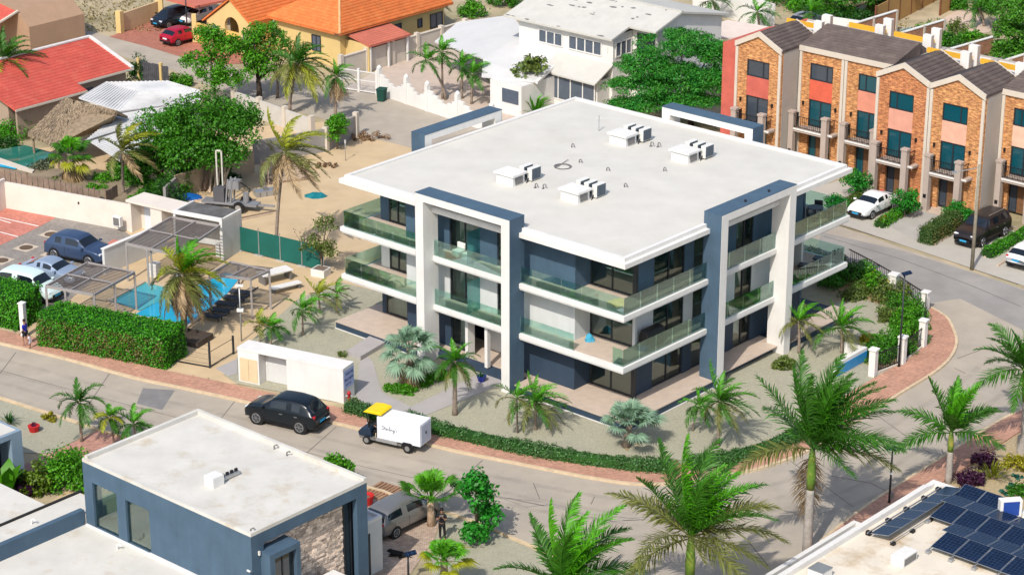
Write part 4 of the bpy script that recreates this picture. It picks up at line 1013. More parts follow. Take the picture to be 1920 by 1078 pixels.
# ------------------------------------------------------------------ white two-storey house behind
WO = G(1147, 75, 6.2)
wh = thing('white_house', 'white two storey house with weathered grey shingle roof and lean-to roofs', 'house', (WO.x, WO.y, 0), GRID)
SHING = M('grey_shingle', (0.50, 0.49, 0.45), var=0.07, scale=1.2, rough=0.9, col2=(0.42, 0.42, 0.40), c2amt=.7, c2scale=.3)
BARE = M('bare_roof_felt', (0.17, 0.16, 0.155), var=.25, scale=3, rough=.95)
SHEET = M('white_metal_sheet', (0.56, 0.56, 0.55), var=0.05, scale=0.7, rough=0.55, col2=(.52, .53, .53), c2amt=.6, c2scale=.5)
ra = MB()
zr = lambda y: 6.2 + .285 * min(y, 5.6) - .22 * max(0, y - 5.6)
ra.slab([(-11.3, 0, zr(0)), (0, 0, zr(0)), (0, 2.2, zr(2.2)), (2.6, 2.2, zr(2.2)), (2.6, 5.6, zr(5.6)), (-11.3, 5.6, zr(5.6))], .16)
ra.slab([(-11.3, 5.6, zr(5.6)), (2.6, 5.6, zr(5.6)), (2.6, 12.2, zr(12.2)), (-11.3, 12.2, zr(12.2))], .16)
ra.obj('roof', SHING, wh)
bm_ = MB()
for q in range(34):
    x = rnd.uniform(-9, 1.6); y = rnd.uniform(2.6, 6.6) if q < 26 else .15
    if q >= 26: x = rnd.choice((-11, -9.6, -8.9, -7.6, -5.6, -1.2, -10.4, -8.2))
    l = rnd.uniform(.15, .9); ww = rnd.uniform(.10, .3); n = 7
    z = zr(y)
    pts = []
    for a in range(n):
        th = 2 * math.pi * a / n; r = rnd.uniform(.6, 1.1); xx, yy = x + l * .5 * math.cos(th) * r, max(.04, y + ww * .5 * math.sin(th) * r); pts.append((xx, yy, zr(yy) + .006 + .002 * q / 34))
    bm_.sheet(pts)
bm_.obj('bare_patch', BARE, wh, kind='stuff')
MB().box(-11.3, 2.6, 5.48, 5.72, zr(5.6) - .02, zr(5.6) + .07).obj('ridge_cap', SHING, wh)
wm_ = MB()
wm_.box(-10.1, -.3, .55, .75, 0, 6.05).box(-.5, -.3, .75, 3.0, 0, 6.3).box(-10.1, -9.9, .75, 11.4, 0, 6.1).box(-.3, 2.2, 3.0, 3.2, 0, 6.75).extr([(3.0, 0), (11.4, 0), (11.4, zr(11.4) - .2), (5.6, zr(5.6) - .2), (3.2, zr(3.2) - .2)], 'x', 2.0, 2.2).box(-9.9, 2.0, 11.2, 11.4, 0, 5.9)
wm_.obj('wall', WHITE, wh)
mpW = lambda a, b, c, d: (a, b, .55 - d, .55 - c)
GW = M('dark_louvre_window', (.085, .105, .14), var=.12, scale=2, rough=.2, spec=.5)
window(wh, mpW, -8.0, -5.45, 4.45, 5.6, .02, 3, .10, GW, WHITE); window(wh, mpW, -4.85, -1.4, 4.45, 5.65, .02, 4, .10, GW, WHITE)
mpW2 = lambda a, b, c, d: (-.3 + c, -.3 + d, a, b)
window(wh, mpW2, .85, 2.85, 4.5, 5.75, .02, 3, .09, GW, WHITE)
MB().box(.2, 1.95, 2.94, 2.999, 4.3, 6.2).obj('dark_recess', M('dark_glazing', (.03, .035, .045), rough=.25), wh)
MB().box(-9.2, -9.1, .47, .549, 5.0, 5.35).box(-.85, -.78, .47, .549, 4.9, 5.4).obj('wall_lamp', WHITE, wh)
MB().slab([(-6.0, .54, 4.0), (-.25, .54, 4.0), (-.35, -1.6, 2.85), (-5.95, -1.35, 2.85)], .12).obj('lean_to_roof', SHING, wh)
MB().box(-5.9, -5.8, -1.1, .5, 0, 2.75).box(-5.8, -.6, -1.1, -.95, 0, .7).box(-.75, -.6, -.95, .5, 0, 2.9).obj('lean_to_wall', WHITE, wh)
mpW3 = lambda a, b, c, d: (a, b, -1.1 - d, -1.1 - c)
window(wh, mpW3, -5.75, -.7, .705, 2.7, .0, 4, .09, GW, WHITE, name='porch_glazing')
# big low white roofs on the left
def wl(px, py, z): g = G(px, py, z); return gridloc(WO, g) + (z,)
def wroof(nm, pts, t=.12, mat=SHEET): return MB().slab([wl(*p) for p in pts], t).obj(nm, mat, wh)
wroof('low_roof', [(858, 42, 3.4), (960, 28, 4.3), (985, 62, 4.1), (906, 110, 3.3), (815, 78, 2.8)])
wroof('low_roof', [(906, 110, 3.32), (985, 62, 4.12), (1064, 97, 3.7), (1062, 103, 3.55), (1003, 153, 2.72), (903, 143, 2.62)])
wroof('fascia', [(1064, 95, 3.72), (1068, 97, 3.72), (1008, 154, 2.74), (1003, 152, 2.74)], .2, WHITE)
a = wl(905, 150, 2.55); b = wl(1000, 158, 2.6)
MB().box(a[0] + .3, b[0] - .3, a[1] + .55, 2.0, 0, 2.55).obj('low_wing_wall', WHITE, wh)
a2 = gridloc(WO, G(1003, 158, 2.6)); MB().box(a[0] + 1.6, b[0] - .6, a[1] + .50, a[1] + .548, 1.0, 2.1).obj('low_window', GW, wh)
wroof('side_roof', [(1283, 58, 3.6), (1365, 38, 3.8), (1500, 60, 3.6), (1360, 72, 3.3)], .15, M('pinkish_flat_roof', (.62, .53, .47), var=.06))
MB().box(3.0, 8.5, 4.2, 8.4, 0, 3.1).obj('side_wing_wall', GREYW, wh)
# stepped white yard wall and gate
def at_h(p, h): return Vector((p.x, p.y, h))
def linewall(name, label, cat, p0, p1, h, th, mat, cap=None, posts=0, pmat=None, group=None, ph=.25, pw=.35):
    d = p1 - p0; d.z = 0; L = d.length; rot = math.atan2(d.y, d.x)
    t = thing(name, label, cat, (p0.x, p0.y, 0), rot, group)
    MB().box(0, L, -th / 2, th / 2, 0, h).obj('wall', mat, t)
    if cap: MB().box(-.04, L + .04, -th / 2 - .05, th / 2 + .05, h, h + .07).obj('coping', cap, t)
    for k in range(posts):
        x = L * k / max(1, posts - 1); MB().box(x - pw / 2, x + pw / 2, -pw / 2 - .02, pw / 2 + .02, 0, h + ph).obj('pier', pmat or mat, t)
    return t
st = [(712, 178), (760, 196), (812, 206), (866, 226), (922, 250)]
P = [G(*q) for q in st]; d = P[-1] - P[0]; rot = math.atan2(d.y, d.x); t = thing('yard_wall', 'white stepped yard wall with posts beside the street', 'wall', (P[0].x, P[0].y, 0), rot)
for k in range(4):
    L0 = (P[k] - P[0]).length; L1 = (P[k + 1] - P[0]).length; mb = MB()
    for q, hh in enumerate((1.75, 1.5, 1.25, 1.05, 1.25, 1.5)):
        a = L0 + .15 + (L1 - L0 - .15) * q / 6; mb.box(a, L0 + .15 + (L1 - L0 - .15) * (q + 1) / 6, -.09, .09, 0, hh)
    mb.obj('wall_bay', WHITE, t)
for k in range(5): L0 = (P[k] - P[0]).length; MB().box(L0 - .17, L0 + .17, -.17, .17, 0, 2.25).lathe([(.2, 2.25), (.2, 2.33), (.05, 2.5)], 8, (L0, 0)).obj('post', WHITE, t)
A, B_ = G(640, 168), G(707, 178); d = B_ - A; t = thing('sliding_gate', 'white barred sliding gate beside the stepped yard wall', 'gate', (A.x, A.y, 0), math.atan2(d.y, d.x)); L = d.length
mb = MB().box(0, L, -.03, .03, .1, .18).box(0, L, -.03, .03, 1.0, 1.06).box(0, L, -.03, .03, 1.75, 1.82).obj('gate_frame', WHITE, t); [MB().box(x - .09, x + .09, -.1, .1, 0, 2).obj('gate_post', WHITE, t) for x in (0, L / 2, L)]
bar = MB().box(-.012, .012, -.012, .012, .18, 1.75).obj('bar', WHITE, t)
for k in range(1, 34): share(bar, 'bar', t, (L * k / 34, 0, 0))
for k in range(4): linewall('garden_wall', GWL[k], 'garden wall', G(*GWP[k][0]), G(*GWP[k][1]), 2.0, .2, BRKW2, WHITE, 3, TRIM, 'brick garden walls', ph=.08, pw=.26)
linewall('boundary_wall', 'tall beige boundary wall with piers between the orange roofed house and white house', 'wall', G(640, 150), G(872, 80), 1.9, .18, M('beige_wall', (.52, .47, .40), var=.06), TRIM, 6, TRIM)
ground_sheet('yard_paving', [(645, 168), (735, 118), (860, 80), (905, 140), (1010, 200), (960, 240), (920, 248), (866, 224), (812, 204), (760, 194), (712, 176)], M('pale_pink_paving', (.50, .41, .34), var=.08, scale=1), .028)
# ------------------------------------------------------------------ orange tiled yellow house
OO = G(637, 65, 3.2)
YEL = M('yellow_render', (0.62, 0.46, 0.20), var=.06, scale=.7); YEL2 = M('deep_yellow_render', (0.66, 0.43, 0.12), var=.06, scale=.7)
oh = thing('yellow_house', 'yellow bungalow with steep orange tiled hip roof and arched porch', 'house', (OO.x, OO.y, 0), GRID)
rz = 3.2; sl = .62; rw = 4.6; zt = rz + sl * rw
MB().slab([(0, 0, rz), (0, 14, rz), (-rw, 14, zt), (-rw, rw, zt)], .15).slab([(0, 0, rz), (-rw, rw, zt), (-2 * rw, 0, rz)], .15).slab([(-2 * rw, 0, rz), (-rw, rw, zt), (-rw, 14, zt), (-2 * rw, 14, rz)], .15).obj('roof', T_ORG, oh)
tiles(oh, (0, 0, rz), (0, 14, rz), (-rw, 14, zt), (-rw, rw, zt), T_ORG); tiles(oh, (-2 * rw, 0, rz), (0, 0, rz), (-rw + .01, rw, zt), (-rw - .01, rw, zt), T_ORG)
MB().tube([(0, 0, rz + .06), (-rw, rw, zt + .08), (-rw, 14, zt + .08)], .11, 6).obj('ridge_tiles', M('pale_orange_tile', (.66, .36, .17), var=.1), oh)
MB().box(-2 * rw + .6, -.6, .6, 13.4, 0, rz - .05).obj('wall', YEL, oh)
MB().box(-.62, -.03, -.02, 14, rz - .18, rz - .02).obj('eave_board', M('brown_fascia', (.14, .07, .04)), oh)
mpO = lambda a, b, c, d: (-.6 + c, -.6 + d, a, b)
for a, b, c, d in ((6.0, 8.0, 1.2, 2.5), (10.0, 10.6, 1.6, 2.4), (11.6, 13.2, 1.2, 2.5)): window(oh, mpO, a, b, c, d, .02, 2 if b - a > 1 else 1, .08, GW, DARKF)
mpO2 = lambda a, b, c, d: (a, b, .6 - d, .6 - c)
window(oh, mpO2, -4.0, -2.9, 1.0, 2.4, .02, 2, .08, GW, DARKF)
tl = tiles(oh, (2.3, 1.2, 2.35), (2.3, 6.2, 2.35), (-.59, 6.2, 2.95), (-.59, 1.2, 2.95), T_PNK)
MB().slab([(2.3, 1.2, 2.35), (2.3, 6.2, 2.35), (-.59, 6.2, 2.95), (-.59, 1.2, 2.95)], .12).obj('porch_roof', T_PNK, oh)
[MB().box(2.0, 2.15, y, y + .15, 0, 2.25).obj('porch_post', WHITE, oh) for y in (1.41, 3.6, 5.9)]
MB().box(-.59, 2.1, 1.25, 1.4, 0, 2.4).obj('porch_wall', YEL, oh)
# front wing with the arched porch
gx = -11.2
MB().slab([(gx + 2.6, -2.2, rz - .2), (gx + 2.6, 6, rz - .2), (gx, 6, rz + 1.6), (gx, -2.2, rz + 1.6)], .14).slab([(gx - 3.6, -2.2, rz - .9), (gx - 3.6, 6, rz - .9), (gx, 6, rz + 1.6), (gx, -2.2, rz + 1.6)], .14).obj('wing_roof', T_ORG, oh)
tiles(oh, (gx + 2.6, -2.2, rz - .2), (gx + 2.6, 6, rz - .2), (gx, 6, rz + 1.6), (gx, -2.2, rz + 1.6), T_ORG); tiles(oh, (gx - 3.6, 6, rz - .9), (gx - 3.6, -2.2, rz - .9), (gx, -2.2, rz + 1.6), (gx, 6, rz + 1.6), T_ORG)
arch = [(gx - .9 + .9 * (1 - math.cos(a)) , 2.2 + .9 * math.sin(a)) for a in [math.pi * k / 10 for k in range(11)]]
pr = [(gx - 3.2, 0), (gx - .9, 0)] + arch + [(gx + .9, 0), (gx + 2.3, 0), (gx + 2.3, rz - .35), (gx, rz + 1.35), (gx - 3.2, rz - .85)]
MB().extr(pr, 'y', -2.0, -1.7).obj('arched_wall', YEL, oh)
MB().box(gx - 3.1, gx + 2.2, .6, .8, 0, 3.0).box(gx + 2.0, gx + 2.29, -1.69, .6, 0, rz - .4).obj('porch_back_wall', YEL2, oh)
MB().box(gx - 2.4, gx - 1.7, -2.08, -2.001, .6, 2.0).obj('window', GW, oh)
MB().box(gx + 1.4, gx + 1.6, -2.05, -2.001, .8, 2.2).obj('slit_window', GW, oh)
# carport, yellow walls, beige wall
def slabpx(pts, t, name, mat, parent=None, **kw): return MB().slab([G(*p) for p in pts], t).obj(name, mat, parent, **kw)
cp = thing('carport', 'carport with a flat salmon roof on yellow columns over the parked cars', 'carport', tuple(G(366, 78)), 0)
off = cp.location
def rel(v): return Vector((v.x - off.x, v.y - off.y, v.z))
MB().slab([rel(G(*p)) for p in ((298, -6, 2.7), (365, 12, 2.7), (455, -6, 2.7), (360, -40, 2.7))], .2).obj('roof', T_PNK, cp)
for (x, y) in ((303, 42), (366, 79), (441, 48)):
    w = rel(G(x, y)); MB().box(w.x - .2, w.x + .2, w.y - .2, w.y + .2, 0, 2.5).obj('column', YEL, cp)
linewall('yard_wall', 'beige yard wall with a pier left of the dark blue parked car', 'wall', G(226, 62), G(300, 36), 1.7, .2, M('tan_wall', (.60, .43, .25), var=.06), None, 2, YEL, ph=.3, pw=.5)
linewall('yard_wall', 'yellow yard wall running from the carport column to its corner', 'wall', G(366, 78), G(465, 104), 1.75, .22, YEL2)
linewall('yard_wall', 'yellow yard wall end facing the porch', 'wall', G(465, 103), G(478, 96), 1.75, .22, YEL2)
ground_sheet('driveway', [(205, 70), (226, 62), (300, 36), (366, 60), (366, 78), (465, 104), (455, 120), (420, 122), (350, 111), (275, 88)], brickmat('red_drive_pavers', ((.42, .17, .12), (.35, .14, .10)), .22, .11, (.28, .14, .1), .006, var=.15), .03)
# ------------------------------------------------------------------ red tiled house on the left
RO = G(250, 128, 3.0)
rh = thing('red_roof_house', 'taupe bungalow under a red tiled roof with a pale ridge', 'house', (RO.x, RO.y, 0), GRID)
TAU = M('taupe_render', (0.33, 0.25, 0.19), var=.08, scale=.6)
MB().slab([(0, -5.7, 3.0), (0, 0, 3.0), (-5.2, 0, 4.6), (-5.2, -5.7, 4.6)], .14).slab([(1.2, -12.6, 2.65), (1.2, -5.7, 2.65), (-5.2, -5.7, 4.6), (-5.2, -12.6, 4.6)], .14).slab([(-5.2, -12.6, 4.6), (-5.2, 0, 4.6), (-10, 0, 3.0), (-10, -12.6, 3.0)], .14).obj('roof', T_RED, rh)
tiles(rh, (0, -5.7, 3.0), (0, -.15, 3.0), (-5.2, -.15, 4.6), (-5.2, -5.7, 4.6), T_RED, .4, .3, .02); tiles(rh, (1.2, -12.6, 2.65), (1.2, -5.7, 2.65), (-5.2, -5.7, 4.6), (-5.2, -12.6, 4.6), T_RED, .4, .3, .02)
RDG = M('pale_ridge_mortar', (.62, .60, .58))
MB().bar((.02, -.1, 3.08), (-5.2, -.1, 4.7), .3, .14).bar((-5.2, 0, 4.7), (-5.2, -12.6, 4.7), .32, .12).obj('ridge_cap', RDG, rh)
MB().bar((1.24, -12.6, 2.58), (1.24, -5.7, 2.58), .08, .16).bar((.04, -5.7, 2.93), (.04, 0, 2.93), .08, .16).obj('gutter', TRIM, rh)
MB().box(-9.4, -.5, -12.0, -.4, 0, 2.9).obj('wall', TAU, rh); MB().box(.6, .8, -12.2, -6.2, 0, 2.45).obj('porch_wall', TAU, rh)
MB().box(-.499, -.45, -4.6, -3.8, 1.0, 2.2).obj('window', GW, rh)
# far left brown house with its pergola
P0 = G(58, 98, 0); bh = thing('brown_house', 'brown house corner with a red tiled slope at the left picture edge', 'house', (P0.x, P0.y, 0), GRID)
MB().extr([(-9, 0), (0, 0), (0, 2.2), (-1.6, 3.4), (-9, 4.6)], 'y', 0, 6).obj('wall', M('brown_render', (.36, .235, .155), var=.06), bh)
MB().slab([(-1.4, -.4, 3.3), (-1.4, -3.4, 2.3), (-9, -3.4, 2.6), (-9, -.4, 4.2)], .14).obj('roof', T_RED, bh); tiles(bh, (-9, -3.4, 2.6), (-1.4, -3.4, 2.3), (-1.4, -.02, 3.3), (-9, -.02, 4.2), T_RED, .4, .3, .02)
MB().bar((-1.4, -3.4, 2.36), (-1.4, 0, 3.4), .2, .14).obj('verge', TRIM, bh)
P1 = G(82, 84, 0); pg = thing('porch_pergola', 'dark timber porch with a flat red roof beside the brown house', 'pergola', (P1.x, P1.y, 0), GRID)
MB().slab([(-4.8, 3.2, 2.6), (0.3, 3.2, 2.6), (.3, 0, 2.3), (-4.8, 0, 2.3)], .18).obj('roof', M('red_flat_roof', (.52, .17, .10), var=.08), pg)
for x, y in ((-.1, .2), (-.1, 3.0), (-2.2, .2)): MB().box(x - .09, x + .09, y - .09, y + .09, 0, 2.2).obj('post', DARKF, pg)
for z in (.5, .9): MB().box(-4, .0, .17, .23, z, z + .09).box(-.13, -.07, .3, 2.9, z, z + .09).obj('rail', DARKF, pg)
# ------------------------------------------------------------------ thatched hut and corrugated roofs
THATCH = M('dry_thatch', (0.25, 0.19, 0.125), var=.3, scale=3.5, rough=.95, bump=.8, bscale=9, col2=(.34, .24, .14), c2amt=.7, c2scale=1.2)
Q = G(50, 262); th = thing('thatched_hut', 'open hut with a shaggy grey brown thatched roof', 'hut', (Q.x, Q.y, 0), 0)
off = th.location
pts = {k: rel(G(*v)) for k, v in dict(a=(122, 183, 3.7), b=(220, 208, 3.7), c=(52, 250, 2.3), d=(98, 270, 2.15), e=(206, 232, 2.3)).items()}
bk = Vector((.8, 2.6, -1.5))
MB().slab([pts['a'], pts['b'], pts['e'], pts['d']], .25).slab([pts['a'], pts['d'], pts['c']], .25).slab([pts['b'], pts['a'], pts['a'] + bk * .6, pts['b'] + bk * .6], .2).obj('roof', THATCH, th)
def straw(c0, c1, c2, c3, n):
    """straw over the slope between ridge c0-c1 and eave c3-c2"""
    U_ = rng.random((n, 2)); c0, c1, c2, c3 = [np.array(q) for q in (c0, c1, c2, c3)]
    S_ = (c0 * (1 - U_[:, :1]) + c1 * U_[:, :1]) * (1 - U_[:, 1:]) + (c3 * (1 - U_[:, :1]) + c2 * U_[:, :1]) * U_[:, 1:]
    S_[:, 2] += .03; dn = c2 + c3 - c0 - c1; dn /= np.linalg.norm(dn); sd = c1 - c0 if np.linalg.norm(c1 - c0) > .1 else c2 - c3; sd = sd / np.linalg.norm(sd)
    l_ = rng.uniform(.25, .5, (n, 1)); e_ = S_ + dn * l_ + rng.normal(size=(n, 3)) * .04 + np.array([0, 0, .02]); w_ = sd * .035
    V = np.stack([S_ - w_, S_ + w_, e_ + w_ * .4, e_ - w_ * .4], 1).reshape(-1, 3)
    npobj('thatch_straw', V, np.arange(4 * n).reshape(n, 4), M('straw', (.29, .22, .145), var=.2, scale=2, island=.4), th)['kind'] = 'stuff'
straw(pts['a'], pts['b'], pts['e'], pts['d'], 2600); straw(pts['a'], pts['a'], pts['d'], pts['c'], 700)
for k, z in (('c', 2.2), ('d', 2.1), ('e', 2.4)): p = pts[k]; MB().tube([(p.x + .3, p.y + .35, 0), (p.x + .3, p.y + .35, z)], .09, 7).obj('post', WOOD, th)
Q = G(200, 240); sh = thing('sheet_roof_house', 'low outbuilding under white corrugated sheet roofs behind the thatched hut', 'outbuilding', (Q.x, Q.y, 0), 0); off = sh.location
CORR = M('white_corrugated_sheet', (.62, .62, .61), var=.07, scale=.6, rough=.5, col2=(.45, .45, .45), c2amt=.6, c2scale=.5)
for i, q in enumerate((((148, 184, 2.7), (200, 154, 2.75), (258, 172, 2.95), (222, 208, 2.7)), ((200, 154, 2.76), (312, 152, 2.75), (376, 171, 2.7), (258, 172, 2.96)), ((258, 172, 2.955), (376, 172, 2.7), (378, 188, 2.6), (222, 209, 2.7)), ((222, 212, 2.5), (372, 190, 2.5), (330, 210, 2.42), (160, 264, 2.4)), ((170, 266, 2.3), (330, 214, 2.3), (320, 262, 2.2), (225, 302, 2.2)))):
    v = [rel(G(*p)) for p in q]; MB().slab(v, .08).obj('sheet_roof', CORR, sh)
    rbm = MB(); n = 14
    for k in range(n + 1):
        f = k / n; a = v[0].lerp(v[3], f) if i != 1 else v[0].lerp(v[1], f); b = v[1].lerp(v[2], f) if i != 1 else v[3].lerp(v[2], f)
        rbm.bar(a + Vector((0, 0, .02)), b + Vector((0, 0, .02)), .06, .05)
    rbm.obj('sheet_rib', CORR, sh)
for q in ((150, 200, 300, 215), (225, 232, 300, 246)):
    A, B_ = rel(G(q[0], q[1] + 30)), rel(G(q[2], q[3] + 20)); d = (B_ - A).normalized(); n = Vector((-d.y, d.x, 0)) * 1.2
    MB().prism([tuple((A + n * .3)[:2]), tuple((B_ + n * .3)[:2]), tuple((B_ + n * 1.4)[:2]), tuple((A + n * 1.4)[:2])], 0, 1.7).obj('wall', GREYW, sh)
# ------------------------------------------------------------------ blue house at the lower left
BO = G(470, 1005, 6.0)
b1 = thing('blue_house', 'slate blue flat roofed house with a stone clad front in the lower left', 'house', (BO.x, BO.y, 0), GRID)
BX0, BY1, BZ = -11.95, 7.45, 6.0
bf = MB()   # left face with two tall openings through to a roof terrace
ops = [(-11.3, -9.5, 2.62, 5.02), (-8.85, -7.12, 2.62, 4.92)]
xs = [BX0] + [q for o in ops for q in o[:2]] + [0]
for k in range(0, len(xs), 2): bf.box(xs[k], xs[k + 1], 0, .3, 0, BZ - .05)
for (a, b, c, d) in ops: bf.box(a, b, 0, .3, 0, c).box(a, b, 0, .3, d, BZ - .05)
bf.obj('left_wall', BLUE, b1)
MB().box(BX0, BX0 + .3, .301, BY1, 0, 2.6).box(BX0, BX0 + .3, .301, .8, 2.6, BZ - .05).box(BX0, BX0 + .3, BY1 - .4, BY1, 2.6, BZ - .05).box(BX0, -.01, BY1 - .3, BY1, 0, 2.6).box(-6.6, -.3, BY1 - .3, BY1, 2.6, BZ - .05).box(-6.6, -6.3, .3, BY1 - .3, 2.6, BZ - .05).obj('wall', BLUE, b1)
MB().box(BX0 + .3, -6.6, .3, BY1, 2.45, 2.6).obj('terrace_floor', M('terrace_tile', (.45, .33, .25), var=.08, scale=2), b1)
MB().box(BX0 + .02, BX0 + .04, .8, BY1 - .4, 2.6, 3.7).box(-10.9, -6.6, BY1 - .06, BY1 - .04, 2.6, 3.7).obj('terrace_glass', RAILG, b1)
for (a, b, c, d) in ops: MB().box(a, b, .12, .135, c, d).obj('opening_glass', glassmat('pale_opening_glass', (.86, .93, .90), .05), b1)
ROO = MB().box(BX0, 0, 0, BY1, BZ - .05, BZ + .001).obj('roof', ROOFD, b1)
MB().box(BX0, 0, -.0, .18, BZ + .001, BZ + .12).box(BX0, 0, BY1 - .2, BY1, BZ + .001, BZ + .22).box(BX0, BX0 + .2, .18, BY1 - .2, BZ + .001, BZ + .22).box(-.2, 0, .18, BY1 - .2, BZ + .001, BZ + .12).obj('parapet', ROOFD, ROO)
# right face: deep blue surround, stone panel, tall slit window, projecting bay
MB().box(-.29, 0, .301, .75, 0, BZ - .06).box(-.29, 0, 6.75, BY1 - .01, 0, BZ - .06).box(-.29, 0, .75, 6.75, 5.38, BZ - .06).obj('surround', BLUE, b1)
MB().box(-.7, -.5, .75, 6.2, 0, 5.38).obj('stone_backing', M('stone_backing', (.25, .19, .15)), b1)
w = window(b1, lambda a, b, c, d: (-.45 + c, -.45 + d, a, b), 6.2, 6.75, .5, 5.38, 0, 1, .06, PANE, DARKF, name='slit_window')
STN = M('split_stone', (.60, .49, .40), var=.15, scale=3, rough=.95, bump=.3, bscale=20, island=.42)
sm_ = MB(); z = .02
while z < 5.36:
    h = rnd.uniform(.09, .17); h = min(h, 5.37 - z); y = .75
    while y < 6.19:
        l = min(rnd.uniform(.14, .42), 6.195 - y); x = -.49 + rnd.uniform(.02, .10); sm_.box(-.5, x, y + .008, y + l - .008, z + .006, z + h - .006); y += l
    z += h
sm_.obj('stone_cladding', STN, b1, kind='stuff')
MB().box(-.5, .62, .55, .85, 0, 5.0).box(-.5, .62, 2.2, 2.45, 0, 5.0).box(-.5, .62, .85, 2.2, 4.72, 5.0).obj('bay_surround', BLUE, b1)
window(b1, lambda a, b, c, d: (.35 + c, .35 + d, a, b), .85, 2.2, .4, 4.72, 0, 2, .06, PANE, DARKF, name='bay_window')
MB().box(.05, 1.1, 3.1, 3.3, 0, 2.6).box(.05, 3.2, 3.301, 5.05, 0, 2.3).box(.05, .06, 3.3, 5.0, 0, .01).obj('front_wall', WHITE, b1)
MB().box(-.1, .1, -.25, -.18, 4.3, 4.36).box(.02, .1, .38, .46, 4.9, 5.1).obj('wall_lamp', WHITE, b1)
# white annex with the dark door
AN = MB().box(-4.0, -1.2, 7.46, 9.6, 0, 2.85).obj('annex', GREYW, b1)
MB().box(-4.0, -1.19, 7.46, 7.6, 2.851, 3.02).box(-4.0, -1.19, 9.46, 9.61, 2.851, 3.02).box(-1.33, -1.19, 7.6, 9.46, 2.851, 3.02).obj('annex_parapet', WHITE, AN)
MB().box(-1.199, -1.17, 7.55, 8.75, .1, 2.35).obj('annex_door', DARKF, b1)
# roof vent with its row of fittings
p = b1.matrix_basis @ Vector((-5.2, 2.1, 0)); t = thing('roof_vent', 'white box vent on the blue house roof with dark outlets on top', 'roof vent', (p.x, p.y, 6.0), GRID)
MB().box(-.3, .35, 0, .7, -.02, .52).obj('box', WHITE, t, bevel=.01); MB().box(-.1, .15, .75, 1.9, .05, .2).obj('duct', STEEL, t)
for k in range(4): MB().box(-.05, .05, .85 + k * .28, 1.0 + k * .28, .2, .34).obj('outlet', BLACK, t)
for x, y, lab in ((-.25, .25, 'small grey pipe elbow at the front corner of the blue house roof'), (-5.9, 7.0, 'tiny pipe at the street edge of the blue house roof'), (-4.9, 6.9, 'second tiny pipe at the street edge of the blue house roof')):
    p = b1.matrix_basis @ Vector((x, y, 0)); t = thing('vent_pipe', lab, 'vent pipe', (p.x, p.y, 5.99), GRID, 'small pipes on the blue house roof'); MB().tube([(0, 0, 0), (0, 0, .2), (.1, .08, .26), (.14, .1, .2)], .04, 6).obj('pipe', GREYM, t)
# lower terrace roof in front
p = b1.matrix_basis @ Vector((0, 0, 0)); lo = thing('terrace_roof', 'stained white flat roof terrace below the blue house with a blue parapet', 'roof terrace', (BO.x, BO.y, 0), GRID)
MB().box(-22, 0.3, -14, -.001, 2.2, 2.55).obj('roof_deck', ROOFD, lo); MB().box(-22, .3, -14, -.001, 0, 2.19).obj('wall', BLUE, lo)
MB().box(-12.3, -12.0, -14, -.05, 2.551, 3.35).obj('parapet', BLUE, lo)
MB().box(-14.0, -12.301, -14, 1.3, 2.56, 3.1).box(-12.30, -12.0, .01, 1.3, 2.56, 3.1).obj('white_ledge', ROOFD, lo); MB().box(-14.12, -14.001, -14, 1.4, 2.3, 3.2).obj('ledge_rim', M('black_drip_edge', (.02, .02, .02)), lo)
MB().box(-7.2, -.02, -.12, -.002, 2.551, 2.68).box(-11.9, -7.2, -.10, -.002, 2.551, 2.63).obj('upstand', WHITE, lo)
for x, y, lab in ((-8.8, -.7, 'white pipe on the roof terrace below the openings'), (-5.6, -3.6, 'pair of dark pipe ends on the roof terrace'), (-13.1, -2.4, 'white vent on the ledge beside the blue parapet')):
    p = lo.matrix_basis @ Vector((x, y, 0)); t = thing('vent_pipe', lab, 'vent pipe', (p.x, p.y, 2.55 if x > -12 else 3.1), GRID, 'pipes on the roof terrace'); MB().tube([(0, 0, 0), (0, 0, .22), (.12, .06, .3), (.2, .08, .22)], .045, 6).obj('pipe', WHITE if x != -5.6 else BLACK, t)
# sliver of the next blue house at the left edge
Q = G(42, 880, 0); bs = thing('blue_house', 'corner of a pale blue house with dark glazing at the left picture edge', 'house', (G(40, 806, 3.3).x, G(40, 806, 3.3).y, 0), GRID)
MB().box(-8, 0, -9, 0, 3.0, 3.3).box(-8, -.36, -.2, 0, 0, 3).box(-.35, 0, -.7, 0, 0, 3.0).box(-.35, 0, -9, -8.4, 0, 3).box(-2.0, -1.8, -8.4, -.21, 0, 3.0).obj('wall', M('pale_blue_render', (.22, .30, .38), var=.05), bs); MB().box(-7.8, -.2, -8.8, -.2, 3.301, 3.33).obj('roof', ROOFW, bs); MB().box(-1.79, -1.72, -8.4, -.21, .05, 2.95).obj('glazing', PANE, bs)
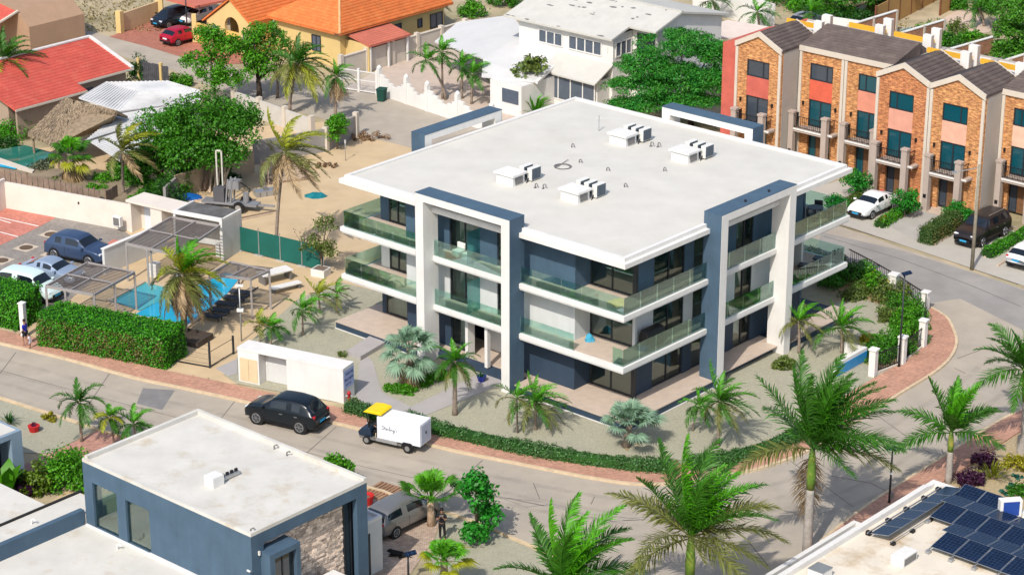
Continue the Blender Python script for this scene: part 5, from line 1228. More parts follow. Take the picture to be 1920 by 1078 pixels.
# ------------------------------------------------------------------ solar house at the lower right
SO = G(1750, 897, 3.6)
so = thing('solar_house', 'flat roofed white house carrying solar panels in the lower right corner', 'house', (SO.x, SO.y, 0), GRID)
MB().box(0, 14, -16, 0, 0, 3.3).obj('wall', WHITE, so)
MB().box(.28, 14, -16, -.28, 3.301, 3.34).obj('roof', M('cream_stained_roof', (.66, .60, .50), var=.08, scale=.6, rough=.85, col2=(.36, .22, .08), c2amt=.9, c2scale=.45, c2lo=.55, bump=.1, bscale=8), so)
MB().box(0, .28, -16, -.9, 3.301, 3.62).box(.0, .28, -.9, -.0, 3.301, 3.56).box(.28, 14, -.28, 0, 3.301, 3.56).obj('parapet', WHITE, so)
MB().box(-1.4, -1.15, -16, -4.9, 0, 2.7).box(-1.149, -.001, -5.1, -4.9, 0, 2.7).obj('screen_wall', WHITE, so)
PV = brickmat('solar_cells', ((.004, .012, .035), (.006, .016, .045)), .19, .19, (.05, .075, .12), .006, rough=.12, bump=0, off=0.0, var=.05)
PVF = M('panel_frame', (.30, .33, .37), var=.05, rough=.4, metal=.5)
def pv(lab, cx, cy, cz, lx, ly, tx, ty, grp):
    """one module, centred at local (cx,cy,cz), tilted by tx about x and ty about y"""
    p = so.matrix_basis @ Vector((cx, cy, 0)); t = thing('solar_module', lab, 'solar panel', (p.x, p.y, cz), GRID, grp)
    t.rotation_euler = (Matrix.Rotation(GRID, 3, 'Z') @ Matrix.Rotation(tx, 3, 'X') @ Matrix.Rotation(ty, 3, 'Y')).to_euler()
    MB().box(-lx / 2, lx / 2, -ly / 2, ly / 2, -.03, 0).obj('frame', PVF, t); MB().box(-lx / 2 + .02, lx / 2 - .02, -ly / 2 + .02, ly / 2 - .02, .001, .006).obj('cells', PV, t)
    return t
ordn = ['first', 'second', 'third', 'fourth', 'fifth', 'sixth', 'seventh', 'eighth']
for k in range(6): pv('%s panel from the street end of the long row beside the parapet' % ordn[k], 1.42, -.9 - k * 1.12, 3.72, 1.0, 1.09, 0, R(-12), 'solar panels in the row beside the parapet')
for k in range(2): pv(('left', 'right')[k] + ' panel of the pair behind the blue cased unit', 2.45 + k * 1.22, -.72, 3.78, 1.2, 1.35, R(14), 0, 'solar panels in the short pair')
for row, (y, nn) in enumerate(((-2.35, 7), (-5.0, 7))):
    rn = ('upper', 'lower')[row]
    for k in range(nn):
        x = 2.75 + k * 1.24 + row * 1.7
        pv('%s tall panel from the left in the %s double row' % (ordn[k], rn), x, y - .72, 3.80, 1.2, 1.45, R(9), 0, 'solar panels facing the camera, %s double row' % rn)
        pv('%s sloping panel from the left behind the %s double row' % (ordn[k], rn), x - .3, y + .60, 3.84, 1.2, 1.15, R(-5), 0, 'solar panels facing away, %s double row' % rn)
    mb = MB()
    for k in range(nn + 1): x = 2.1 + k * 1.24 + row * 1.7; mb.bar((x, y - 1.5, 3.55), (x, y + .9, 3.66), .05); mb.box(x - .1, x + .1, y - 1.65, y - 1.4, 3.34, 3.5)
    t = thing('panel_rack', 'metal rack under the %s double row of panels' % rn, 'rack', (SO.x, SO.y, 0), GRID); mb.obj('rail', STEEL, t)
mb = MB()
ft = [(.55, .8, y, y + .2, 3.34, 3.55) for y in (-.7, -2.0, -3.6, -5.2, -6.9)] + [(2.0, 2.2, y - .1, y + .1, 3.34, 3.5) for y in (-.7, -2.0, -3.6, -5.2, -6.9)]
t = thing('panel_rack', 'dark feet of the panel row beside the parapet', 'rack', (SO.x, SO.y, 0), GRID); [MB().box(*q).obj('foot', BLACK, t) for q in ft]; MB().box(.7, .74, -7, -.5, 3.5, 3.56).box(2.05, 2.09, -7, -.5, 3.5, 3.54).obj('rail', STEEL, t)
p = so.matrix_basis @ Vector((4.75, -.75, 0)); t = thing('condenser_unit', 'white cased condenser with a blue face beside the pair of solar panels', 'air conditioner', (p.x, p.y, 3.34), R(8)); MB().box(-.55, .55, -.2, .2, .1, 1.0).obj('casing', WHITE, t, bevel=.02); MB().box(-.4, .4, -.22, -.201, .18, .92).obj('coil', M('blue_coil', (.02, .06, .28), var=.1, rough=.4), t); MB().box(-.5, -.4, -.15, .15, 0, .1).box(.4, .5, -.15, .15, 0, .1).obj('feet', BLACK, t)
p = so.matrix_basis @ Vector((3.4, -8.0, 0)); t = thing('roof_vent', 'white box vent with a louvred end below the solar panels', 'roof vent', (p.x, p.y, 3.34), GRID); MB().box(-.35, .35, -.6, .6, 0, .5).obj('box', WHITE, t, bevel=.015); MB().box(.351, .36, -.5, .5, .08, .42).obj('louvre', GREYM, t)
p = so.matrix_basis @ Vector((1.3, -11.8, 0)); t = thing('roof_vent', 'grey topped box vent at the bottom edge of the solar house roof', 'roof vent', (p.x, p.y, 3.34), GRID); MB().box(-.4, .4, -.4, .4, 0, .45).obj('box', WHITE, t); MB().box(-.42, .42, -.42, .42, .451, .48).obj('lid', STEEL, t)
# ------------------------------------------------------------------ white meter house with the sign on its end
GO = G(645, 757); sg = thing('meter_house', 'long low white utility enclosure beside the pavement with blue lettering on its end', 'utility box', (GO.x, GO.y, 0), R(-27))
MB().box(-7.15, 0, -.02, 1.22, 2.02, 2.16).obj('roof', WHITE, sg)
MB().box(-3.8, -.01, 0, 1.2, 0, 2.02).box(-7.13, -5.7, 0, 1.2, 0, 2.02).box(-5.7, -3.8, .75, 1.2, 0, 2.02).obj('wall', WHITE, sg)
MB().box(-7.0, -5.8, -.03, -.001, .12, 1.55).obj('meter_door', M('cream_meter_door', (.62, .48, .30), var=.06), sg); MB().box(-6.41, -6.39, -.035, -.031, .2, 1.5).obj('door_joint', WOOD, sg)
MB().box(-5.62, -3.88, .70, .749, .05, 1.75).obj('shutter', GREYW, sg)
def strokes(parent, nm, mat, origin, ux, uz, n, w, h, seed, th=.022, nrm=Vector((1, 0, 0))):
    """a line of small letter-like strokes"""
    r = random.Random(seed); mb = MB(); x = 0
    while x < n:
        cw = w * r.uniform(.7, 1.2); a = origin + ux * x
        for s in range(r.choice((2, 2, 3))):
            p = a + ux * (cw * r.uniform(0, .8)) + uz * (h * r.uniform(0, .3)); q = a + ux * (cw * r.uniform(0, .8)) + uz * (h * r.uniform(.6, 1.0))
            d = (q - p).normalized(); sd = nrm.cross(d) * th / 2; mb.add([p - sd, p + sd, q + sd, q - sd], [(0, 1, 2, 3)])
        x += cw * 1.15
    return mb.obj(nm, mat, parent)
MB().box(.001, .012, .06, 1.16, .85, 1.95).obj('sign_panel', M('pale_blue_sign', (.33, .40, .62), var=.05), sg)
NAVY = M('navy_lettering', (.02, .03, .16))
for k, (y0, z0, l) in enumerate(((.30, 1.62, .72), (.10, 1.28, .98), (.22, 1.02, .6))): strokes(sg, 'lettering', NAVY, Vector((.016, y0, z0)), Vector((0, 1, 0)), Vector((0, 0, 1)), l, .12, .20 if k < 2 else .1, 40 + k, .045)
p = sg.matrix_basis @ Vector((.22, .22, 0)); t = thing('fire_hydrant', 'red fire hydrant at the lettered end of the white enclosure', 'hydrant', (p.x, p.y, .05)); RD_ = M('red_enamel', (.42, .02, .025), rough=.4)
MB().lathe([(.13, 0), (.10, .05), (.09, .5), (.12, .52), (.11, .62), (.04, .72)], 12).obj('body', RD_, t, smooth=True); MB().tube([(-.2, 0, .42), (.2, 0, .42)], .05, 8).obj('outlet', STEEL, t)
# ------------------------------------------------------------------ parking court, pool garden and building yard on the left
def pavilion_frame(p, q):
    d = q - p; return math.atan2(d.y, d.x)
PGR = R(-27)            # the pool side follows the street: +X along heading 117
WALLM = M('boundary_white', (.66, .60, .53), var=.05, scale=.6, col2=(.56, .50, .42), c2amt=.5, c2scale=.5)
A, B_ = G(12, 390), G(248, 434); d = B_ - A; wl_ = linewall('boundary_wall', 'long pale boundary wall behind the parking court', 'wall', A, B_, 1.95, .22, WALLM)
MB().box(-.1, .1, -4, 0, 0, 2.2).obj('return_wall', WALLM, wl_)
L = d.length; MB().box(-.6, L, .111, .30, 0, 1.0).obj('rear_bank', CONC, wl_)
for x in (L * .60,): MB().box(x - .05, x + .05, -.17, -.111, 1.35, 1.5).obj('wall_lamp', BLACK, wl_)
# store with a recessed door at the end of that wall
Q = G(245, 436); st_ = thing('pool_store', 'low white store with a recessed pale door and a condenser on its side wall', 'store', (Q.x, Q.y, 0), R(-33))
MB().box(-.1, .15, 0, 1.2, 0, 2.2).box(.15, 2.9, 1.0, 1.2, 0, 2.2).box(1.9, 2.9, 0, .999, 0, 2.2).obj('wall', WALLM, st_); MB().box(-.2, 4.2, -.1, 1.8, 2.2, 2.36).obj('roof', WALLM, st_)
MB().box(.5, 1.5, .95, .999, 0, 1.95).obj('door', M('pale_blue_door', (.58, .63, .70), var=.04), st_)
c_ = thing('condenser_unit', 'condenser hung on the boundary wall beside the store door', 'air conditioner', tuple((Q + Vector((-.75, .05, .5)))), R(-33)); MB().box(-.35, .35, -.3, 0, 0, .7).obj('casing', WHITE, c_, bevel=.02); MB().box(-.25, .25, -.32, -.301, .08, .62).obj('guard', GREYM, c_); MB().box(-.3, .3, -.2, .05, -.06, 0).obj('bracket', GREYM, c_)
# open-fronted pavilion
Q = G(420, 489); pv_ = thing('pool_pavilion', 'white open fronted pavilion with a dark flat roof beside the pool', 'pavilion', (Q.x, Q.y, 0), PGR)
MB().box(-.18, 0, 0, 2.3, 0, 2.7).box(-3.9, -3.72, 0, 2.3, 0, 2.7).box(-3.72, -.18, 2.12, 2.3, 0, 2.7).obj('wall', GREYW, pv_)
MB().box(-3.9, 0, -.05, .12, 2.7, 2.95).box(-3.9, -3.75, .12, 2.3, 2.7, 2.9).box(-.15, 0, .12, 2.3, 2.7, 2.9).box(-.19, .01, -.06, -.001, 0, 2.7).obj('white_edge', WHITE, pv_)
MB().box(-3.75, -.15, .12, 2.3, 2.66, 2.80).obj('roof', M('dark_roof_felt', (.10, .10, .10), var=.3, scale=1.2, rough=.95, col2=(.17, .16, .15), c2amt=.7), pv_)
MB().box(-.75, -.2, 1.2, 2.1, 1.1, 1.16).box(-.75, -.2, 1.2, 2.1, 1.8, 1.86).obj('shelf', DARKF, pv_)
MB().box(-.9, -.6, .4, 1.0, 0, .9).obj('cabinet', WHITE, pv_)
gwA, gwB = G(196, 515), G(312, 465); linewall('pool_wall', 'white wall between the parking court and the pool', 'wall', gwA, gwB, 1.75, .2, GREYW, WHITE)
# slatted pergolas
def pergola(lab, corners, h, nx, ny, posts, slat=.21):
    """corners: near-left, far-left, far-right, near-right picture points of the roof plane"""
    P = [G(x, y, h) for x, y in corners]; c = sum(P, Vector()) / 4
    t = thing('pergola', lab, 'pergola', (c.x, c.y, 0), 0, 'slatted pergolas round the pool')
    P = [Vector((p.x - c.x, p.y - c.y, h)) for p in P]
    f = MB()
    for a, b in ((0, 1), (1, 2), (2, 3), (3, 0)): f.bar(P[a], P[b], .10, .16)
    for k in range(1, nx): f.bar(P[0].lerp(P[3], k / nx), P[1].lerp(P[2], k / nx), .08, .14)
    for k in range(1, ny): f.bar(P[0].lerp(P[1], k / ny), P[3].lerp(P[2], k / ny), .08, .14)
    f.obj('frame', PGM, t)
    n = int((P[1] - P[0]).length / slat)
    sm = MB().bar((0, 0, 0), (1, 0, 0), .10, .025)
    me = sm.mesh('slat', SLM); L = (P[3] - P[0]).length; an = math.atan2((P[3] - P[0]).y, (P[3] - P[0]).x)
    for k in range(1, n):
        o = bpy.data.objects.new('slat', me); COL.objects.link(o); o.parent = t; p = P[0].lerp(P[1], k / n); o.location = (p.x, p.y, h + .01); o.rotation_euler = (0, 0, an); o.scale = (((P[3].lerp(P[2], k / n)) - p).length, 1, 1)
    for (i, j) in posts:
        p = P[0].lerp(P[3], i).lerp(P[1].lerp(P[2], i), j); MB().box(p.x - .06, p.x + .06, p.y - .06, p.y + .06, 0, h - .08).obj('post', PGM, t)
    return t
PGM = M('taupe_aluminium', (.30, .275, .265), var=.06, rough=.5, spec=.4)
SLM = M('dark_slat', (.11, .095, .088), var=.1, rough=.6)
pergola('slatted pergola against the white pavilion', ((236, 457), (322, 408), (412, 424), (330, 478)), 2.6, 2, 2, ((0, 0), (1, 0), (.42, 0), (.45, .05)))
pergola('slatted pergola behind the hedge over the parked cars side', ((86, 537), (164, 493), (252, 511), (176, 553)), 2.5, 2, 2, ((0, 0), (1, 0), (1, 1), (.4, 0), (1, .5)))
pergola('slatted pergola over the dark sun loungers at the far pool end', ((392, 515), (432, 492), (505, 508), (470, 524)), 2.6, 2, 1, ((0, 0), (1, 0), (1, 1), (.2, 1)), .2)
# pool
PW = M('pool_water', (.012, .36, .58), var=.10, scale=.7, rough=.06, spec=.6, bump=.05, bscale=3)
PW2 = M('pool_water_shallow', (.06, .36, .40), var=.06, scale=.7, rough=.05, spec=.6)
COP = M('pool_coping', (.50, .40, .29), var=.08, scale=2)
poolpts = [G(*p) for p in ((250, 592), (300, 565), (345, 548), (425, 512), (452, 519), (425, 553), (352, 610))]
MB().sheet(poolpts, .05).obj('pool_water', PW, kind='structure')
shal = [G(*p) for p in ((210, 565), (274, 531), (340, 547), (298, 566), (262, 584))]
MB().sheet(shal, .046).obj('pool_water', PW2, kind='structure')
pool_out = [G(*p) for p in ((210, 565), (274, 531), (345, 547), (425, 511), (455, 519), (427, 554), (352, 612), (250, 593))]
pin = pool_out + [pool_out[0]]
cc = sum(pool_out, Vector()) / len(pool_out)
strip('pool_coping', [p + (p - cc).normalized() * .38 for p in pin], pin, 0, .14, COP)
for k, (x, y, a) in enumerate(((418, 590, 0), (432, 578, 0), (446, 567, 0), (404, 601, 0), (458, 556, 0))):
    p = G(x, y); t = thing('sun_lounger', ['middle dark sun lounger of the row under the far pergola', 'fourth dark sun lounger from the street, under the far pergola', 'second dark sun lounger from the far end of its row', 'dark sun lounger nearest the street beside the pool', 'dark sun lounger at the far end of its row by the pool'][k], 'sun lounger', (p.x, p.y, 0), PGR + R(8), 'dark sun loungers beside the pool')
    MB().extr([(-.95, .26), (.35, .26), (.9, .62), (.86, .68), (.32, .34), (-.95, .34)], 'y', -.3, .3).obj('seat', M('charcoal_sling', (.04, .045, .055)), t)
    for a in (-.8, .3):
        for b in (-.26, .26): MB().box(a - .025, a + .025, b - .025, b + .025, 0, .26).obj('leg', DARKF, t)
for k, (x, y) in enumerate(((516, 527), (536, 545))):
    p = G(x, y); t = thing('white_bench' if k else 'white_table', ('white outdoor table on the sand right of the far pergola', 'long white bench on the sand beside the white table')[k], 'bench' if k else 'table', (p.x, p.y, 0), R(35))
    w, h, l = ((.5, .72, 1.1), (.28, .42, 1.05))[k]; MB().box(-l, l, -w, w, h - .07, h).obj('top', WHITE, t)
    for a in (-l + .15, l - .15): MB().box(a - .05, a + .05, -w + .08, w - .08, 0, h - .07).obj('leg', GREYM, t)
p = G(291, 517); t = thing('towel_cabinet', 'small white towel cabinet under the near pergola', 'cabinet', (p.x, p.y, 0), PGR); MB().box(-.3, .3, -.3, .3, 0, .9).obj('body', WHITE, t); [MB().box(-.25, .25, -.32, -.301, z, z + .2).obj('shelf_front', GREYW, t) for z in (.1, .38, .64)]
# timber box round the big palm and its wire enclosure
Q = G(352, 640); t = thing('tree_planter', 'dark square planter box round the foot of the big palm', 'planter', (Q.x, Q.y, 0), PGR); MB().box(-1.3, 1.2, -.7, -.6, 0, .4).box(-1.3, 1.2, .9, 1.0, 0, .4).box(-1.3, -1.2, -.6, .9, 0, .4).box(1.1, 1.2, -.6, .9, 0, .4).obj('board', M('dark_timber', (.07, .055, .045), var=.2), t); MB().box(-1.2, 1.1, -.6, .9, 0, .32).obj('soil', M('dark_soil', (.06, .045, .035), var=.3, scale=5), t)
fa, fb = G(326, 678), G(394, 690); d = fb - fa; t = thing('wire_fence', 'low wire fence between the hedge end and the meter house', 'fence', (fa.x, fa.y, 0), math.atan2(d.y, d.x)); L = d.length
for k, x in enumerate((0, L)): MB().box(x - .05, x + .05, -.05, .05, 0, 1.75).obj('post', DARKF, t)
wm2 = MB()
for z in (.25, .55, .85, 1.15, 1.45): wm2.box(0, L, -.006, .006, z, z + .012)
wm2.obj('wire', DARKF, t, kind='stuff'); MB().box(0, L, -.03, .03, .05, .1).obj('bottom_rail', DARKF, t)
fc = G(438, 664); d = fc - fb; t = thing('wire_fence', 'short wire fence returning from the corner post to the meter house', 'fence', (fb.x, fb.y, 0), math.atan2(d.y, d.x)); L2 = d.length
MB().box(L2 - .05, L2 + .05, -.05, .05, 0, 1.2).obj('post', DARKF, t); MB().box(.1, L2, -.02, .02, .08, .14).box(.1, L2, -.01, .01, 1.0, 1.03).obj('rail', DARKF, t)
# lamp post and small posts
def pole(name, lab, cat, b, top, r, mat, arm=None):
    w = G(*b); h = HT(w, top); t = thing(name, lab, cat, (w.x, w.y, 0)); MB().tube([(0, 0, -.05), (0, 0, h)], [r, r * .75], 8).obj('pole', mat, t, smooth=True); return t, h
t, h = pole('lamp_post', 'pale lamp post beside the far pergola', 'lamp post', (453, 640), 537, .05, STEEL); MB().box(-.25, .25, -.1, .1, h, h + .1).obj('lamp_head', WHITE, t); MB().box(-.2, .2, -.12, .12, h * .55, h * .55 + .15).obj('junction_box', WHITE, t)
# green screen fence
fpts = [G(447, 470), G(516, 488), G(608, 510)]
GRN = M('green_shade_net', (.010, .105, .085), var=.12, scale=.8, rough=.9)
t = thing('screen_fence', 'dark green shade net fence in front of the building yard', 'fence', tuple(fpts[0])[:2] + (0,), math.atan2((fpts[2] - fpts[0]).y, (fpts[2] - fpts[0]).x)); L = (fpts[2] - fpts[0]).length
npn = 4
for k in range(npn): MB().box(L * k / npn + .03, L * (k + 1) / npn - .03, -.012, .012, .1, 1.75).obj('net_panel', GRN, t)
for k in range(npn + 1): MB().tube([(L * k / npn, -.03, 0), (L * k / npn, -.03, 1.95)], .035, 6).obj('post', STEEL, t); MB().box(L * k / npn - .35, L * k / npn + .35, -.15, .1, 0, .08).obj('base_block', CONC, t)
# picket fence on the bank at the far left
fa, fb = G(-8, 350), G(200, 396); d = fb - fa; L = d.length; t = thing('picket_fence', 'weathered board fence on the bank above the pale boundary wall', 'fence', (fa.x, fa.y, .6), math.atan2(d.y, d.x))
sl = MB().box(0, .45, -.02, .02, 0, .85).obj('board', M('grey_brown_board', (.22, .16, .125), var=.25, scale=2), t)
n = int(L / .52)
for k in range(n): share(sl, 'board', t, (k * .52, 0, rnd.uniform(-.03, .03)))
for k in range(0, n + 1, 6): MB().box(k * .52 - .07, k * .52 + .0, -.06, .06, -.6, .98).obj('post', WOOD, t)
fa2, fb2 = G(200, 396), G(226, 380); d = fb2 - fa2; t = thing('picket_fence', 'short end of the weathered board fence turning back from the corner', 'fence', (fa2.x, fa2.y, .6), math.atan2(d.y, d.x)); L = d.length
for k in range(int(L / .42)): share(sl, 'board', t, (k * .42, 0, rnd.uniform(-.03, .03)), (0, 0, 0), (.8, 1, 1))
MB().box(-.05, .05, -.05, .05, -.6, .95).obj('post', WOOD, t)
MB().prism([tuple(G(*q)[:2]) for q in ((-40, 340), (12, 352), (220, 396), (330, 420), (330, 380), (230, 352), (-40, 306))], 0, .6).obj('garden_bank', M('garden_soil', (.24, .19, .13), var=.2, scale=1), kind='structure')
# garden pool far left
MB().sheet([G(*q) for q in ((-20, 300), (48, 288), (100, 302), (62, 336), (-20, 318))], .66).obj('pool_water', M('green_pool_water', (.02, .16, .12), rough=.05, spec=.6), kind='structure')
MB().sheet([G(*q) for q in ((-10, 320), (18, 318), (40, 328), (30, 334), (-10, 327))], .672).obj('pool_water', PW, kind='structure')
MB().prism([tuple(G(*q)[:2]) for q in ((-20, 306), (-20, 318), (62, 340), (66, 336))], .58, .72).obj('pool_coping', TRIM, kind='structure')
# old grey yard walls
GW_ = M('old_grey_wall', (.27, .26, .25), var=.15, scale=.7, rough=.95, col2=(.38, .34, .28), c2amt=.6, c2scale=.5)
linewall('yard_wall', 'old grey yard wall behind the coconut palm in the building yard', 'wall', G(476, 309), G(612, 284), 1.8, .2, GW_)
linewall('yard_wall', 'tan block wall behind the trailer in the building yard', 'wall', G(330, 372), G(476, 325), 1.7, .2, M('tan_block_wall', (.40, .31, .21), var=.1, scale=.8))
linewall('yard_wall', 'grey wall end with a leaning sheet behind the trees', 'wall', G(310, 392), G(332, 372), 1.6, .2, GW_)
linewall('street_wall', 'pale yard wall along the street behind the palms', 'wall', G(440, 205), G(585, 258), 1.5, .18, M('pale_wall', (.50, .48, .44), var=.08), None, 4, TRIM)
linewall('street_wall', 'grey block wall corner beside the small green tree', 'wall', G(612, 284), G(668, 256), 1.7, .2, GW_, None, 2, TRIM)
t, h = pole('sign_post', 'thin post standing on the sand beside the pavement end', 'post', (648, 302), 262, .03, STEEL); MB().box(-.08, .08, -.01, .01, h - .25, h).obj('plate', STEEL, t)
# building yard clutter
Q = G(430, 392); t = thing('drill_trailer', 'grey rig trailer with a folded mast on two wheels in the building yard', 'trailer', (Q.x, Q.y, 0), R(-15))
RG = M('rig_grey', (.26, .265, .28), var=.15, rough=.5, metal=.3)
MB().box(-1.9, 2.2, -.45, .45, .45, .6).box(2.2, 3.4, -.08, .08, .45, .56).obj('chassis', RG, t)
for y in (-.85, .65):
    w = MB().tube([(0, 0, 0), (0, .2, 0)], .42, 16).obj('wheel', BLACK, t); w.location = (1.0, y, .42); MB().tube([(0, -.005, 0), (0, .205, 0)], .22, 12).obj('rim', STEEL, w)
MB().box(-1.0, -.2, -.4, .4, .61, 1.6).obj('engine_box', M('dark_grey_metal', (.09, .09, .10)), t)
for x in (-.1, .25): MB().bar((x, -.3, .6), (x + .2, -.3, 2.3), .1).bar((x, .3, .6), (x + .2, .3, 2.3), .1).obj('strut', RG, t)
MB().box(.1, .9, -.35, .35, 1.6, 2.2).obj('head', RG, t); MB().bar((-.8, 0, 1.7), (-.8, 0, 4.3), .1).bar((-.4, 0, 1.7), (-.4, 0, 4.3), .1).box(-.85, -.35, -.05, .05, 4.2, 4.3).obj('mast', M('pale_mast', (.5, .48, .42)), t)
MB().tube([(.9, .1, 2.0), (1.5, .3, 1.5), (1.3, .2, .9), (.8, .0, .7)], .05, 6).obj('hose', BLACK, t); MB().tube([(1.3, 0, .62), (1.3, 0, 1.3)], .22, 10).obj('tank', RG, t)
Q = G(497, 366); t = thing('tool_crate', 'grey equipment crate lying on the sand beside the rig', 'crate', (Q.x, Q.y, 0), R(25)); MB().box(-.75, .75, -.4, .4, 0, .4).obj('box', STEEL, t); MB().box(-.1, .2, -.15, .15, .401, .6).obj('handle', GREYM, t); [MB().box(x - .03, x + .03, -.42, -.401, .02, .38).obj('rib', GREYM, t) for x in (-.5, 0, .5)]
Q = G(592, 368); t = thing('tarp', 'small teal tarpaulin heap on the sand', 'tarpaulin', (Q.x, Q.y, 0)); mb = MB(); mb.lathe([(.85, 0.0), (.7, .12), (.4, .22), (.1, .26)], 14); mb.v = [(x * rnd.uniform(.85, 1.15), y * .75 * rnd.uniform(.8, 1.15), z * rnd.uniform(.7, 1.2)) for x, y, z in mb.v]; mb.obj('sheet', M('teal_tarp', (.01, .16, .19), var=.3, scale=3, rough=.35), t)
Q = G(352, 372); t = thing('tarp', 'bright blue tarpaulin in the corner behind the pavilion', 'tarpaulin', (Q.x, Q.y, .0)); mb = MB(); mb.lathe([(1.1, 0.0), (.9, .2), (.5, .32), (.1, .38)], 14); mb.v = [(x * rnd.uniform(.85, 1.15), y * .6 * rnd.uniform(.8, 1.15), z) for x, y, z in mb.v]; mb.obj('sheet', M('blue_tarp', (.01, .10, .36), var=.3, scale=3, rough=.35), t)
Q = G(537, 334); t = thing('timber_stack', 'low timber bin of boards and offcuts under the tall coconut palm', 'timber stack', (Q.x, Q.y, 0), R(20))
PAL = M('pale_timber', (.46, .36, .27), var=.2, scale=3)
MB().box(-1.6, 1.6, -1.0, 1.0, 0, .12).obj('base', WOOD, t)
for k in range(14): b = MB().box(-rnd.uniform(.8, 1.5), rnd.uniform(.6, 1.5), -.08, .08, 0, .06).obj('plank', PAL, t); b.location = (0, -.8 + k * .12, .125 + .063 * (k % 3)); b.rotation_euler = (0, 0, rnd.uniform(-.12, .12))
for x, y in ((-1.6, -1), (1.6, -1), (-1.6, 1), (1.6, 1), (0, 1)): MB().box(x - .05, x + .05, y - .05, y + .05, 0, 1.3).obj('stake', PAL, t)
MB().box(-1.55, 1.55, .98, 1.04, 1.0, 1.12).box(-1.55, 1.55, .98, 1.04, .5, .62).obj('rail', PAL, t)
Q = G(398, 360); t = thing('timber_stack', 'bundle of pale boards leaning on the tan block wall', 'timber stack', (Q.x, Q.y, 0), R(-20))
for k in range(9): b = MB().box(-.07, .07, -.02, .02, 0, 2.6).obj('plank', PAL, t); b.location = (-1.2 + k * .28, rnd.uniform(-.3, .1), 0); b.rotation_euler = (R(-28 + rnd.uniform(-6, 6)), R(rnd.uniform(-14, 14)), 0)
for k in range(5): b = MB().box(-1.7, 1.5, -.05, .05, 0, .07).obj('plank', PAL, t); b.location = (-.3, -1.3 - k * .2, .0 + .002 * k); b.rotation_euler = (0, 0, rnd.uniform(-.2, .2))
Q = G(478, 408); t = thing('timber_stack', 'two long boards lying on the sand by the green fence', 'timber stack', (Q.x, Q.y, .02), R(33))
for k in range(2): b = MB().box(-1.4, 1.4, -.06, .06, 0, .06).obj('plank', WOOD if k else PAL, t); b.location = (k * .3, k * .35, 0)
Q = G(347, 395); t = thing('rubble', 'scattered broken blocks along the yard wall foot', 'rubble', (Q.x, Q.y, 0))
mb = MB()
for k in range(60): x, y, s = rnd.uniform(-2.2, 3.5), rnd.uniform(-1.4, 1.2), rnd.uniform(.08, .28); mb.box(x - s, x + s * .8, y - s * .6, y + s * .6, 0, s * .8)
mb.obj('block', M('rubble', (.42, .37, .31), var=.2, scale=2, island=.3), t, kind='stuff'); t['kind'] = 'stuff'
# ------------------------------------------------------------------ townhouse drives and beds
ground_sheet('forecourt', [(1475, 368), (1570, 340), (1650, 355), (1940, 446), (1960, 552), (1915, 535), (1570, 419), (1480, 392)], PAD, .03)
for q in ([(1668, 425), (1712, 392), (1772, 408), (1758, 420), (1752, 434), (1722, 455)],): ground_sheet('drive_slab', q, M('drive_slab_concrete', (.37, .355, .325), var=.07, scale=.9, rough=.9), .036)
ground_sheet('porch_paving', [(1712, 391), (1735, 378), (1830, 402), (1905, 428), (1940, 436), (1900, 425), (1772, 409)], TILEP, .036)
kb = MB()
for a, b in (((1648, 428), (1722, 384)), ((1752, 460), (1822, 418)), ((1846, 484), (1935, 428)), ((1870, 500), (1950, 450)), ((1585, 392), (1630, 366))):
    A, B_ = G(*a), G(*b); kb.bar(A + Vector((0, 0, .06)), B_ + Vector((0, 0, .06)), .15, .12)
kb.obj('bed_edging', M('edging_concrete', (.50, .40, .31), var=.1), kind='structure')
for nm, q in (('bed_soil', [(1650, 424), (1716, 386), (1708, 380), (1644, 418)]), ('bed_soil', [(1848, 482), (1925, 434), (1916, 430), (1842, 474)])): ground_sheet(nm, q, M('bed_soil', (.22, .16, .11), var=.2, scale=3), .034)
t, h = pole('utility_pole', 'tall weathered timber pole in front of the black car', 'utility pole', (1822, 506), 310, .13, M('grey_timber_pole', (.25, .22, .165), var=.2, scale=3)); MB().bar((-1.4, .4, h - .6), (0, 0, h - .15), .05).obj('bracket_arm', STEEL, t); MB().box(-1.7, -1.3, .3, .55, h - .68, h - .58).obj('lamp_head', STEEL, t)
